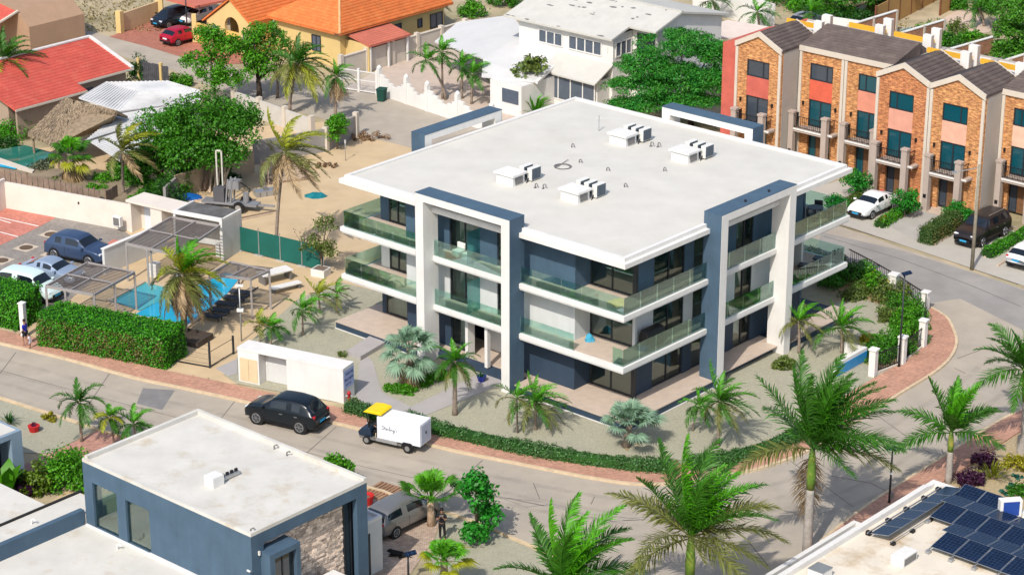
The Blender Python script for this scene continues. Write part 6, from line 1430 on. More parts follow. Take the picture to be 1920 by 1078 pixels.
# ------------------------------------------------------------------ boundary of pillars and railings round the right garden
PIL = M('white_pillar', (.70, .68, .64), var=.06)
prev = None
for k, (x, y, top) in enumerate(((1636, 705, 655), (1690, 684, 628), (1729, 652, 556), (1734, 585, 540))):
    w = G(x, y); h = min(2.0, HT(w, top)) if k < 3 else 1.5
    h = [1.65, 1.75, 1.75, 1.3][k]
    t = thing('garden_pillar', ['white gate pillar nearest the blue tank wall', 'white pillar beside the lamp post on the curved pavement', 'tall white pillar at the bend of the curved pavement', 'white pillar at the top of the curved garden fence'][k], 'pillar', (w.x, w.y, 0), R(-35), 'white pillars of the garden fence')
    MB().box(-.2, .2, -.2, .2, 0, h).obj('shaft', PIL, t); MB().box(-.26, .26, -.26, .26, h, h + .12).obj('cap', WHITE, t, bevel=.03)
    if prev is not None and True:
        d = w - prev; L = d.length; f = thing('railing', ['', 'black railing between the first and second white pillars', 'black railing between the second and the tall white pillar', 'black railing along the bend above the tall white pillar'][k], 'railing', (prev.x, prev.y, 0), math.atan2(d.y, d.x), 'black garden railings')
        MB().box(.2, L - .2, -.02, .02, 1.3, 1.35).box(.2, L - .2, -.02, .02, .25, .3).obj('rail', BLACK, f)
        b = MB().box(-.012, .012, -.012, .012, .2, 1.42).obj('bar', BLACK, f)
        n = int(L / .16)
        for q in range(2, n - 1): share(b, 'bar', f, (q * L / n, 0, 0))
        b.location = (L / n, 0, 0)
        MB().box(0, L, -.1, .1, 0, .2).obj('footing', TRIM, f)
    prev = w
pq = [G(1734, 585), G(1677, 548), G(1632, 522), G(1590, 500)]
for k in range(3):
    d = pq[k + 1] - pq[k]; L = d.length; f = thing('railing', ['black railing beside the street right of the shrubs', 'black railing behind the garden shrubs', 'black railing at the back corner of the garden'][k], 'railing', tuple(pq[k])[:2] + (0,), math.atan2(d.y, d.x), 'black garden railings')
    MB().box(0, L, -.02, .02, 1.2, 1.26).box(0, L, -.02, .02, .3, .34).obj('rail', BLACK, f); b = MB().box(-.012, .012, -.012, .012, .0, 1.3).obj('bar', BLACK, f)
    for q in range(1, int(L / .2)): share(b, 'bar', f, (q * .2, 0, 0))
    MB().box(0, L, -.1, .1, 0, .35).obj('footing', TRIM, f)
w = G(1674, 556); t = thing('garden_pillar', 'short white pillar behind the shrubs at the street', 'pillar', (w.x, w.y, 0), R(-35), 'white pillars of the garden fence'); MB().box(-.25, .25, -.25, .25, 0, 1.45).obj('shaft', PIL, t); MB().box(-.3, .3, -.3, .3, 1.45, 1.6).obj('cap', WHITE, t, bevel=.03)
Q = G(1600, 690); t = thing('plunge_pool', 'raised garden tank wall with a bright blue tiled side', 'pool', (Q.x, Q.y, 0), R(50)); MB().box(-2.0, 1.3, -.1, .15, 0, .95).obj('wall', WHITE, t); MB().box(-1.95, 1.25, -.13, -.101, .15, .75).obj('blue_tile', M('blue_tile', (.03, .24, .52), var=.1, scale=6, rough=.25), t); MB().box(1.15, 1.3, .15, 1.4, 0, .93).obj('side_wall', WHITE, t)
# street lamps with solar heads
def solar_lamp(lab, b, top, face=1.0):
    w = G(*b); h = HT(w, top); t = thing('street_lamp', lab, 'street lamp', (w.x, w.y, 0), 0, 'solar street lamps')
    MB().tube([(0, 0, -.02), (0, 0, h)], [.065, .045], 8).obj('pole', DARKF, t, smooth=True)
    p = MB().box(-.42 if face < 0 else -.15, .15 if face < 0 else .42, -.16, .16, -.03, .03).obj('solar_panel_head', PV, t, bevel=.01); p.location = (0, 0, h + .05); p.rotation_euler = (R(12), R(10) * (-face), R(15))
    MB().tube([(0, 0, 0), (0, 0, .14)], .1, 8).obj('base', DARKF, t)
    return t, h
t, h = solar_lamp('solar street lamp on the road edge behind the solar house', (1667, 945), 842, -1); MB().box(-.06, .06, -.06, .06, h * .55, h * .55 + .12).obj('sensor', WHITE, t); MB().box(.03, .2, -.05, .1, h * .12, h * .12 + .3).obj('control_box', GREYM, t)
t, h = solar_lamp('solar street lamp beside the white pillar on the curved pavement', (1685, 690), 515, 1)
t, h = solar_lamp('solar lamp with a blue plate head beside the fan palm in the foreground', (766, 1095), 1040, 1)
# ------------------------------------------------------------------ vehicles
TYRE = M('tyre_rubber', (.012, .012, .013), var=.1, rough=.85); ALLOY = M('alloy_rim', (.42, .43, .45), var=.05, rough=.3, metal=.8)
CGLASS = M('car_glass', (.008, .012, .018), var=.02, rough=.05, spec=.8); LAMPW = M('headlamp', (.7, .72, .75), rough=.15); LAMPR = M('tail_lamp', (.45, .012, .02), rough=.2)
PLATE = M('blue_number_plate', (.03, .30, .55)); PLATEW = M('white_number_plate', (.7, .7, .7))
def paint(name, c, metal=.25): return M(name, c, var=.02, rough=.28, metal=metal, spec=.6)
KIND = {  # L, W, H, belt, hood, cabin: rear base, rear roof, front roof, front base (metres from centre), wheel radius, wheelbase
    'suv': (4.70, 1.92, 1.80, 1.14, 1.12, -2.12, -1.72, .35, 1.18, .40, 2.82),
    'mpv': (4.35, 1.76, 1.62, 1.02, .98, -2.05, -1.75, .55, 1.40, .32, 2.65),
    'hatch': (4.10, 1.72, 1.46, .94, .90, -1.85, -1.35, .25, 1.05, .31, 2.55),
    'sedan': (4.45, 1.74, 1.44, .94, .90, -1.55, -.85, .30, 1.10, .31, 2.62),
    'van': (4.20, 1.74, 1.80, 1.05, 1.0, -2.02, -1.95, .55, 1.25, .31, 2.65),
    'bigsuv': (4.85, 1.95, 1.85, 1.15, 1.12, -2.30, -2.10, .45, 1.10, .39, 2.85)}
def car(name, lab, cat, pos, heading, kind, pm, plate=PLATE, rails=False, group='parked cars'):
    L, W, H, zb, zh, xr0, xr1, xf1, xf0, wr, wbs = KIND[kind]
    t = thing(name, lab, cat, (pos.x, pos.y, .03), R(90 - heading), group)
    hw = W / 2; g = .24
    mid = lambda a, b, f: a + (b - a) * f
    xB = mid(xr1, xf1, .50); zt = H - .03; cb = hw * .9; cr = hw * .74; pm2 = pm
    van = kind in ('van', 'bigsuv', 'mpv', 'suv')
    st = [(-L / 2, .44, zb * .78, zb * .80, .80, .74), (-L / 2 + .05, .34, zb * .92, zb * .95, .90, .80), (xr0 - .05, .28, zb - .02, zb + .03, .97, .80), (xr1, .25, zb, zt - .10, .99, .74), (xr1 + (.30 if van else .16), g, zb, zt - .05, 1, .755), (xB - .08, g, zb - .01, zt, 1, .76), (xB + .06, g, zb - .01, zt, 1, .76), (xf1 - .08, g, zb - .02, zt - .03, 1, .75), (xf1 + .10, g, zb - .03, zt - .10, 1, .74), (xf0 - .03, g, mid(zb, zh, .7), zh + .06, 1, .80), (xf0 + .12, g, zh - .02, zh + .03, .995, .80),
          (L / 2 - .70, .25, zh - .05, zh - .01, .98, .76), (L / 2 - .28, .28, zh - .15, zh - .11, .92, .72), (L / 2 - .08, .32, zh - .30, zh - .26, .84, .66), (L / 2, .40, zh - .46, zh - .44, .74, .60)]
    V_ = []
    for x, z0, z1, z2, k, k2 in st:
        w = hw * k; wt = hw * k2 * (1.0 if z2 > z1 + .2 else 1.06)
        half = [(w * .55, z0), (w * .93, z0 + .03), (w * .995, z0 + .16), (w, mid(z0, z1, .55)), (w * .975, z1 - .03), (w * .935, z1 + .012), (wt, z2 - .045), (wt * .86, z2 - .005), (wt * .45, z2 + .02)]
        V_ += [(x, -y, z) for y, z in half] + [(x, y, z) for y, z in half[::-1]]
    ns = 18; ni = len(st); up = 3
    Pg = np.array(V_, float).reshape(ni, ns, 3); Pg = np.concatenate([2 * Pg[:1] - Pg[1:2], Pg, 2 * Pg[-1:] - Pg[-2:-1]], 0)
    def bs(A, axis_periodic):
        out = []
        n = A.shape[0] if axis_periodic else A.shape[0] - 3
        for i in range(n):
            q = [A[(i + k - 1) % A.shape[0]] if axis_periodic else A[i + k] for k in range(4)]
            for u in range(up):
                f = u / up; out.append(((1 - f) ** 3 * q[0] + (3 * f ** 3 - 6 * f * f + 4) * q[1] + (-3 * f ** 3 + 3 * f * f + 3 * f + 1) * q[2] + f ** 3 * q[3]) / 6)
        if not axis_periodic: q = [A[-3], A[-2], A[-1]]; out.append((q[0] + 4 * q[1] + q[2]) / 6)
        return np.array(out)
    Pg = bs(Pg, False); Pg = np.swapaxes(bs(np.swapaxes(Pg, 0, 1), True), 0, 1)
    nr, nc = Pg.shape[:2]; VV = Pg.reshape(-1, 3); fac = {}
    for i in range(nr - 1):
        for j in range(nc):
            I, J = i // up, j // up; side = J in (5, 11); top = 6 <= J <= 10; key = 'body'
            if top and I == 8: key = 'windshield'
            elif top and I == 2: key = 'rear_window'
            elif side and I in (6, 7): key = 'side_window' + str(J) + 'f'
            elif side and (I == 4 or (I == 3 and kind in ('mpv', 'van', 'bigsuv'))): key = 'side_window' + str(J) + 'r'
            fac.setdefault(key, []).append((i * nc + j, i * nc + (j + 1) % nc, (i + 1) * nc + (j + 1) % nc, (i + 1) * nc + j))
    fac['body'] += [tuple(range(nc)), tuple((nr - 1) * nc + j for j in range(nc))[::-1]]
    VL = [tuple(q) for q in VV]
    for key, ff in fac.items():
        mb = MB(); mb.v = VL; mb.f = ff; mb.obj('side_window' if key.startswith('side') else key, pm if key == 'body' else CGLASS, t, smooth=True)
    for s, nm in ((-1, 'a'), (1, 'b')):
        seam = MB()
        for x in (mid(xr0, xf0, .20), mid(xr0, xf0, .49), mid(xr0, xf0, .90)): seam.box(x - .007, x + .007, s * hw * .96, s * (hw * .998), .42, zb - .12)
        seam.box(mid(xr0, xf0, .16), mid(xr0, xf0, .94), s * hw * .95, s * (hw * .998), .30, .37)
        seam.obj('door_seam', BLACK, t)
        for x in (mid(xr0, xf0, .26), mid(xr0, xf0, .55)): MB().box(x, x + .2, s * hw * .96, s * (hw + .012), zb - .20, zb - .165).obj('door_handle', ALLOY if pm.name.startswith('black') else pm, t)
        MB().box(-.09, .09, -.09, .09, -.06, .06).obj('mirror', pm, t, bevel=.03).location = (xf0 - .22, s * (hw * .98 + .09), zb + .06)
        MB().box(-.05, .16, -.17, .17, -.07, .07).obj('headlight', LAMPW, t, bevel=.03).location = (L / 2 - .26, s * hw * .64, zh - .27)
        MB().box(-.06, .08, -.10, .10, -.14, .14).obj('taillight', LAMPR, t, bevel=.03).location = (-L / 2 + .10, s * hw * .76, zb - .15)
        for xw in (-wbs / 2, wbs / 2 ):
            MB().tube([(xw, s * (hw - .30), wr), (xw, s * (hw + .004), wr)], wr * 1.14, 20).obj('wheel_arch', BLACK, t)
            w = MB().tube([(0, -.11, 0), (0, -.09, 0), (0, .09, 0), (0, .11, 0)], [wr * .9, wr, wr, wr * .9], 20).obj('wheel', TYRE, t); w.location = (xw, s * (hw - .10), wr)
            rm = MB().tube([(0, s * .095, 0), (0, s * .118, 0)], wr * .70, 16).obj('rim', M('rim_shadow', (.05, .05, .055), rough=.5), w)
            sp = MB()
            for q in range(6):
                an = q * math.pi / 3; sp.bar((0, s * .122, 0), (math.cos(an) * wr * .62, s * .122, math.sin(an) * wr * .62), wr * .16, .02)
            ring = [(math.cos(q * math.pi / 8) * wr * .66, s * .12, math.sin(q * math.pi / 8) * wr * .66) for q in range(17)]
            sp.tube(ring, wr * .07, 5, False); sp.obj('spokes', ALLOY, w)
    MB().box(L / 2 - .06, L / 2 + .015, -.5, .5, .42, .60).obj('grille', BLACK, t); MB().box(L / 2 + .0, L / 2 + .03, -.26, .26, .44, .56).obj('number_plate', plate, t)
    MB().box(-L / 2 - .02, -L / 2 + .03, -.26, .26, .62, .74).obj('number_plate', plate, t)
    MB().box(-L / 2 - .03, -L / 2 + .12, -hw * .8, hw * .8, .34, .50).box(L / 2 - .2, L / 2 + .01, -hw * .68, hw * .68, .27, .38).obj('bumper_trim', BLACK, t)
    if rails:
        for s in (-1, 1): MB().bar((xr1 + .1, s * cr * .9, zt + .07), (xf1 - .1, s * cr * .9, zt + .07), .04, .04).obj('roof_rail', ALLOY, t)
    return t
def near_side(px0, px1, heading, hw, side):
    a = G(*px0); b = G(*px1); m = (a + b) / 2; h = head(heading); return m + Vector((h.y, -h.x, 0)) * side * hw
HR = 297.0
car('parked_car', 'glossy black sport utility car at the kerb beside the white meter house', 'car', near_side((483, 796), (562, 813), HR, .9, 1), HR, 'suv', paint('black_car_paint', (.006, .011, .016)))
car('parked_car', 'silver people carrier on the drive beside the white annex', 'car', near_side((747, 1008), (806, 977), 41, .85, -1), 41, 'mpv', paint('silver_car_paint', (.25, .245, .24), .5), PLATEW)
car('parked_car', 'white saloon with a blue plate on the townhouse drive', 'car', G(1636, 398), 221.4, 'sedan', paint('white_car_paint', (.72, .72, .72), 0), rails=False)
car('parked_car', 'large black people mover behind the timber pole', 'car', G(1840, 448), 221.4, 'bigsuv', paint('black_brown_paint', (.022, .018, .018)), rails=True)
car('parked_car', 'white hatchback half cut by the right picture edge', 'car', G(1932, 492), 41.4, 'hatch', paint('white_car_paint2', (.70, .70, .71), 0))
car('parked_car', 'dark blue sport utility car on the grey parking court', 'car', G(151, 486), 118, 'suv', paint('navy_car_paint', (.04, .07, .14)), group='cars on the parking court')
car('parked_car', 'pale blue saloon between the blue car and the mint car', 'car', G(100, 524), 118, 'sedan', paint('pale_blue_paint', (.30, .38, .50), .3), group='cars on the parking court')
car('parked_car', 'mint white boxy car behind the clipped hedge', 'car', G(60, 556), 118, 'van', paint('mint_car_paint', (.58, .72, .70), 0), group='cars on the parking court')
car('parked_car', 'dark navy people carrier under the carport', 'car', G(326, 46), 221, 'mpv', paint('dark_navy_paint', (.012, .02, .035)), group='cars at the yellow house')
car('parked_car', 'crimson hatchback on the red paved drive', 'car', G(343, 79), 41, 'hatch', paint('crimson_paint', (.42, .008, .035)), PLATEW, group='cars at the yellow house')
car('parked_car', 'white car nose between the navy and crimson cars', 'car', G(372, 42), 221, 'hatch', paint('white_car_paint3', (.7, .7, .7), 0), group='cars at the yellow house')
car('parked_car', 'dark car on the dirt lot at the top picture edge', 'car', G(84, 0), 130, 'sedan', paint('dark_teal_paint', (.01, .02, .03)), group='cars on the dirt lot')
car('parked_car', 'dark purple car in the top left picture corner', 'car', G(-2, 2), 130, 'hatch', paint('dark_purple_paint', (.03, .015, .03)), group='cars on the dirt lot')
car('parked_car', 'grey car half seen behind the townhouse roofs', 'car', G(1512, 52), 41, 'hatch', paint('grey_car_paint', (.3, .3, .32)), group='cars behind the townhouses')
# small delivery cart with a yellow canopy
pos = near_side((699, 833), (752, 850), HR, .62, 1); h_ = head(HR); pos = pos - h_ * .15
t = thing('delivery_cart', 'small delivery buggy with a yellow canopy and white cargo box', 'delivery cart', (pos.x, pos.y, .03), R(90 - HR))
CW = M('cargo_white', (.70, .72, .76), var=.03, rough=.45); NV = paint('dark_blue_cowl', (.012, .03, .06))
MB().box(-1.95, .75, -.62, .62, .52, 1.80).obj('cargo_box', CW, t, bevel=.02)
MB().box(-1.97, -1.951, -.5, .5, .62, 1.7).obj('rear_door', M('cargo_grey', (.45, .48, .56), var=.03), t); MB().box(-1.99, -1.971, -.05, .05, 1.1, 1.25).obj('latch', BLACK, t)
MB().box(-1.2, 1.9, -.58, .58, .30, .42).obj('chassis', GREYM, t); MB().box(-.5, .8, .50, .66, .34, .52).box(-.5, .8, -.66, -.50, .34, .52).obj('step', STEEL, t)
MB().extr([(1.15, .42), (1.95, .36), (2.02, .62), (1.85, .82), (1.30, 1.0), (1.20, .9)], 'y', -.56, .56).obj('cowl', NV, t, bevel=.06)
MB().box(.35, .95, -.52, .52, .43, .72).obj('seat', M('beige_seat', (.45, .38, .28)), t, bevel=.04); MB().box(.30, .44, -.52, .52, .721, 1.15).obj('seat_back', M('beige_seat', (.45, .38, .28)), t, bevel=.04)
can = MB(); can.extr([(.45, 1.93), (.55, 2.02), (1.0, 2.06), (1.45, 2.02), (1.62, 1.90), (1.55, 1.88), (.5, 1.88)], 'y', -.62, .62); can.obj('canopy', M('yellow_canopy', (.78, .56, .01), var=.05, rough=.4), t, bevel=.04)
for x0, x1 in ((1.32, 1.48), (.76, .62), (.85, .75)):
    for s in (-.52, .52): MB().bar((x0, s, .95 if x0 > 1 else .5), (x1, s, 1.9), .045).obj('canopy_post', BLACK, t)
MB().box(1.33, 1.345, -.5, .5, 1.0, 1.85).obj('windscreen', CLEARG, t).rotation_euler = (0, 0, 0)
for x in (-1.15, 1.42):
    for s in (-1, 1):
        w = MB().tube([(0, -.1, 0), (0, .1, 0)], .24 if x > 0 else .28, 18).obj('wheel', TYRE, t); w.location = (x, s * .56, .25 if x > 0 else .28); MB().tube([(0, s * .09, 0), (0, s * .115, 0)], .15, 12).obj('rim', ALLOY, w)
    if x < 0:
        for s in (-1, 1): MB().extr([(-1.52, .3), (-1.5, .52), (-1.38, .62), (-.92, .62), (-.8, .52), (-.78, .3), (-.84, .3), (-.9, .5), (-1.4, .5), (-1.46, .3)], 'y', s * .63, s * .67).obj('wheel_arch', BLACK, t)
for s in (-.35, .35): MB().lathe([(.07, 0), (.06, .04)], 10).obj('headlight', LAMPW, t).location = (1.9, s, .74)
# script-like mark with a small emblem on the cargo side
mk = MB()
def script(P, r=.013): mk.tube(smooth([Vector((.46 - x, .628, 1.12 + z)) for x, z in P], 4), r, 4, False)
script([(.16, .17), (.10, .21), (.05, .17), (.10, .10), (.15, .04), (.08, -.02), (.0, .02)]); script([(.20, .16), (.21, .02), (.25, .0), (.29, .04)]); script([(.16, .11), (.27, .11)])
script([(.29, .02), (.34, .08), (.30, .08), (.31, .0), (.37, .02), (.40, .08), (.43, .07), (.43, .0), (.48, .0)]); script([(.49, .0), (.54, .19), (.51, .19), (.52, .0), (.56, .0), (.58, .07), (.59, .0), (.63, .07), (.66, .06), (.67, .0), (.72, .02)])
script([(.80, .07), (.75, .07), (.74, .01), (.80, .01), (.80, .08), (.79, -.10), (.73, -.12), (.74, -.05), (.86, .03)]); script([(.90, .17), (.89, .12)], .016); script([(.98, .08), (.94, .08), (.97, .03), (.93, -.01)])
mk.lathe([(.03, 0), (.045, .03), (.015, .07)], 6, (.0, .0)); mk.v[-18:] = [(x + .02, .60 + y * .6, 1.36 + z) for x, y, z in mk.v[-18:]]
mk.obj('side_lettering', M('grey_script', (.16, .18, .22)), t); t2 = t
# ------------------------------------------------------------------ people
SKIN = M('skin', (.32, .17, .11), var=.05, rough=.6); HAIRM = M('dark_hair', (.015, .011, .009), var=.1, rough=.7)
def skinmesh(name, J, E, rad, mat, parent, levels=1):
    me = bpy.data.meshes.new(name); me.from_pydata([J[k] for k in rad], [(list(rad).index(a), list(rad).index(b)) for a, b in E], []); me.materials.append(mat)
    o = bpy.data.objects.new(name, me); COL.objects.link(o); o.parent = parent
    sk = o.modifiers.new('skin', 'SKIN'); sk.use_smooth_shade = True
    for i, k in enumerate(rad):
        r = rad[k]; me.skin_vertices[0].data[i].radius = r if hasattr(r, '__len__') else (r, r); me.skin_vertices[0].data[i].use_root = (i == 0)
    ss = o.modifiers.new('sub', 'SUBSURF'); ss.levels = ss.render_levels = levels
    return o
def person(lab, loc, rot, H, J0, top, bottom, long_sleeve=False, long_leg=True, cap=None):
    """J0: joint overrides in units of body height; +X is where the person faces"""
    t = thing('person', lab, 'person', loc, rot)
    J = dict(pel=(0, 0, .52), che=(0, 0, .70), nec=(0, 0, .83), hed=(.01, 0, .88), crn=(.01, 0, .97), shl=(0, .105, .80), shr=(0, -.105, .80), ell=(0, .13, .63), elr=(0, -.13, .63), wrl=(.03, .13, .48), wrr=(.03, -.13, .48), hnl=(.04, .13, .43), hnr=(.04, -.13, .43),
             hil=(0, .05, .50), hir=(0, -.05, .50), knl=(.01, .055, .28), knr=(.01, -.055, .28), anl=(0, .055, .05), anr=(0, -.055, .05), tol=(.08, .06, .018), tor=(.08, -.06, .018))
    J.update(J0); J = {k: tuple(c * H for c in v) for k, v in J.items()}
    s = H / 1.75
    r = dict(pel=(.13 * s, .10 * s), che=(.14 * s, .10 * s), nec=.05 * s, hed=.085 * s, crn=.075 * s, shl=.055 * s, shr=.055 * s, ell=.042 * s, elr=.042 * s, wrl=.03 * s, wrr=.03 * s, hnl=(.045 * s, .02 * s), hnr=(.045 * s, .02 * s), hil=.085 * s, hir=.085 * s, knl=.055 * s, knr=.055 * s, anl=.038 * s, anr=.038 * s, tol=(.042 * s, .03 * s), tor=(.042 * s, .03 * s))
    E = [('pel', 'che'), ('che', 'nec'), ('nec', 'hed'), ('hed', 'crn'), ('che', 'shl'), ('shl', 'ell'), ('ell', 'wrl'), ('wrl', 'hnl'), ('che', 'shr'), ('shr', 'elr'), ('elr', 'wrr'), ('wrr', 'hnr'), ('pel', 'hil'), ('hil', 'knl'), ('knl', 'anl'), ('anl', 'tol'), ('pel', 'hir'), ('hir', 'knr'), ('knr', 'anr'), ('anr', 'tor')]
    skinmesh('body', J, E, r, SKIN, t, 1)
    def sub(keys, grow, mat, nm, J2=None):
        rr_ = {k: tuple(q + grow * s for q in (r[k] if hasattr(r[k], '__len__') else (r[k], r[k]))) for k in keys}
        skinmesh(nm, J2 or J, [(a, b) for a, b in E if a in keys and b in keys], rr_, mat, t, 1)
    mid = lambda a, b, f: tuple(p + (q - p) * f for p, q in zip(J[a], J[b]))
    Jt = dict(J)
    if not long_sleeve: Jt['ell'] = mid('shl', 'ell', .8); Jt['elr'] = mid('shr', 'elr', .8)
    sub(['pel', 'che', 'shl', 'ell', 'shr', 'elr'] + (['wrl', 'wrr'] if long_sleeve else []), .022, top, 'shirt', Jt)
    Jb = dict(J)
    if not long_leg: Jb['knl'] = mid('hil', 'knl', .85); Jb['knr'] = mid('hir', 'knr', .85)
    sub(['pel', 'hil', 'knl', 'hir', 'knr'] + (['anl', 'anr'] if long_leg else []), .020, bottom, 'trousers', Jb)
    hd = Vector(J['hed']); cr = Vector(J['crn'])
    hm = MB().lathe([(.088 * s, 0), (.098 * s, .04 * s), (.085 * s, .10 * s), (.04 * s, .135 * s)], 12); hm.v = [(x + cr.x - .012 * s, y + cr.y, z + cr.z - .055 * s) for x, y, z in hm.v]; hm.obj('hair' if not cap else 'cap', cap or HAIRM, t, smooth=True)
    f = hd + Vector((.088 * s, 0, .03 * s))
    MB().lathe([(.012 * s, 0), (.004 * s, .03 * s)], 6).obj('nose', SKIN, t).location = f + Vector((.008 * s, 0, -.01 * s))
    for y in (-.03, .03): MB().lathe([(.009 * s, 0), (.009 * s, .008 * s)], 6).obj('eye', BLACK, t).location = f + Vector((-.004 * s, y * s, .02 * s))
    for sd, k in ((1, 'l'), (-1, 'r')):     # five fingers on each hand
        w = Vector(J['wr' + k]); hnd = Vector(J['hn' + k]); d = (hnd - w).normalized(); a = d.orthogonal().normalized()
        for q in range(5):
            o = a * (.022 * s * (q - 2)); L = (.055, .075, .08, .075, .055)[q] * s
            MB().tube([hnd + o, hnd + o + d * L * .55, hnd + o + d * L * .9 + Vector((.015 * s, 0, 0))], [.010 * s, .009 * s, .006 * s], 5).obj('finger', SKIN, t)
    return t
BLK = M('black_clothing', (.012, .012, .014), var=.1, scale=5); NVY = M('cobalt_shirt', (.012, .018, .30), var=.1, scale=5); WHC = M('white_clothing', (.66, .63, .68), var=.06); GRC = M('dark_shorts', (.02, .022, .03), var=.1)
p = G(829, 1012); t = person('person in black clothes standing by the palm, holding a controller up to the face', (p.x, p.y, .035), R(-95), 1.76, dict(ell=(.12, .13, .68), elr=(.12, -.13, .68), wrl=(.20, .05, .80), wrr=(.20, -.05, .80), hnl=(.21, .03, .845), hnr=(.21, -.03, .845), knl=(.0, .07, .28), anl=(0, .08, .05), tol=(.08, .09, .018)), BLK, BLK)
c_ = thing('controller', 'small pale controller held up by the person in black', 'controller', (p.x, p.y - .38, .035 + 1.52), R(-95)); MB().box(-.02, .02, -.10, .10, -.04, .04).obj('body', GREYM, c_, bevel=.01); MB().box(-.03, -.021, -.07, .07, .0, .10).obj('screen', PANE, c_)
p = G(49, 651); person('person in a cobalt blue top and dark shorts walking past the hedge pillar', (p.x, p.y, .125), R(160), 1.70, dict(knl=(.07, .05, .28), anl=(.04, .05, .06), tol=(.11, .05, .03), knr=(.0, -.05, .28), anr=(-.08, -.05, .05), tor=(.0, -.05, .018), wrl=(.10, .14, .50), hnl=(.13, .14, .46)), NVY, GRC, long_leg=False)
p = G(57, 657); person('small child in pale clothes walking in front of the person in blue', (p.x, p.y, .125), R(160), .98, dict(hed=(.01, 0, .86), crn=(.01, 0, .94)), WHC, WHC, long_leg=False)
sp_ = t2.matrix_basis @ Vector((.72, .22, .0)); sp_ = Vector((t2.location.x, t2.location.y, 0)) + Matrix.Rotation(R(90 - HR), 3, 'Z') @ Vector((.62, .22, 0))
person('driver in dark clothes seated in the delivery cart', (sp_.x, sp_.y, -.05), R(90 - HR), 1.66, dict(pel=(0, 0, .50), che=(.0, 0, .68), hil=(.02, .05, .50), hir=(.02, -.05, .50), knl=(.26, .07, .52), knr=(.26, -.07, .52), anl=(.34, .07, .30), anr=(.34, -.07, .30), tol=(.42, .07, .28), tor=(.42, -.07, .28), ell=(.10, .13, .66), elr=(.10, -.13, .66), wrl=(.24, .08, .68), wrr=(.24, -.08, .68), hnl=(.28, .07, .69), hnr=(.28, -.07, .69)), BLK, BLK)
sw = MB().tube([(math.cos(a) * .17, math.sin(a) * .17, 0) for a in [2 * math.pi * k / 16 for k in range(17)]], .018, 6, False).tube([(0, 0, -.25), (0, 0, 0)], .02, 6).obj('steering_wheel', BLACK, t2); sw.location = (1.18, .22, 1.12); sw.rotation_euler = (0, R(-35), 0)
t, h = pole('utility_pole', 'thin dark pole in front of the crimson car', 'utility pole', (352, 78), -30, .07, DARKF)
# dog lying on the paving
p = G(748, 1044); t = thing('dog', 'black dog lying on the paving below the silver people carrier', 'dog', (p.x, p.y, .035), R(170))
J = dict(hip=(-.28, 0, .16), mid=(-.02, 0, .18), sho=(.22, 0, .20), nec=(.36, .02, .28), hed=(.46, .03, .31), muz=(.60, .03, .27), fl=(.30, .09, .06), fp=(.52, .10, .035), fr=(.30, -.09, .06), gp=(.52, -.10, .035), hl=(-.20, .15, .08), hp=(-.02, .19, .035), hr=(-.20, -.15, .08), gr=(-.02, -.19, .035), t1=(-.42, .02, .12), t2=(-.68, .10, .06), el=(.44, .08, .40), er=(.44, -.02, .40))
E = [('hip', 'mid'), ('mid', 'sho'), ('sho', 'nec'), ('nec', 'hed'), ('hed', 'muz'), ('sho', 'fl'), ('fl', 'fp'), ('sho', 'fr'), ('fr', 'gp'), ('hip', 'hl'), ('hl', 'hp'), ('hip', 'hr'), ('hr', 'gr'), ('hip', 't1'), ('t1', 't2'), ('hed', 'el'), ('hed', 'er')]
skinmesh('body', J, E, dict(hip=(.13, .12), mid=(.13, .13), sho=(.13, .14), nec=.09, hed=.085, muz=.04, fl=.05, fp=.03, fr=.05, gp=.03, hl=.075, hp=.03, hr=.075, gr=.03, t1=.035, t2=.012, el=.02, er=.02), M('black_fur', (.008, .008, .009), var=.3, scale=12), t, 2)
# bins and small things
Q = G(716, 190); t = thing('wheelie_bin', 'dark green wheeled bin in front of the white gate', 'bin', (Q.x, Q.y, 0), R(-20)); MB().add([(-.26, -.3, .05), (.26, -.3, .05), (.26, .3, .05), (-.26, .3, .05), (-.33, -.38, 1.0), (.33, -.38, 1.0), (.33, .38, 1.0), (-.33, .38, 1.0)], [(0, 3, 2, 1), (4, 5, 6, 7), (0, 1, 5, 4), (1, 2, 6, 5), (2, 3, 7, 6), (3, 0, 4, 7)]).obj('body', M('bin_green', (.01, .06, .045)), t); MB().box(-.36, .36, -.42, .42, 1.0, 1.08).obj('lid', M('bin_green', (.01, .06, .045)), t, bevel=.03)
for s in (-.2, .2): MB().tube([(-.05 + s, .33, .1), (.05 + s, .33, .1)], .1, 10).obj('wheel', BLACK, t)
Q = G(702, 945); t = thing('garden_pots', 'red garden tub behind the white annex', 'plant pot', (Q.x - .4, Q.y, .04)); MB().lathe([(.3, 0), (.4, .5), (.36, .5), (.3, .4)], 12).obj('pot', M('red_tub', (.45, .02, .02)), t); MB().lathe([(.3, .38), (.05, .42)], 10).obj('soil', BARK, t)
Q = G(716, 922); t = thing('timber_stack', 'loose brown planks on the kerb behind the annex', 'timber stack', (Q.x, Q.y, .04), R(55))
for k in range(8): b = MB().box(-.9, .9, -.07, .07, 0, .05).obj('plank', M('brown_plank', (.30, .17, .10), var=.2), t); b.location = (0, -.9 + k * .22, 0); b.rotation_euler = (0, 0, rnd.uniform(-.05, .05))
Q = G(48, 812); t = thing('garden_pots', 'small red pot in the shade of the pale blue house', 'plant pot', (G(64, 809).x, G(64, 809).y, .03)); MB().lathe([(.25, 0), (.35, .35), (.3, .35)], 10).obj('pot', M('red_tub', (.45, .02, .02)), t); V, F = clump_leaves(np.array([[0, 0, .4]]), 40, .25, .14); npobj('foliage', V, F, L_PUR, t)
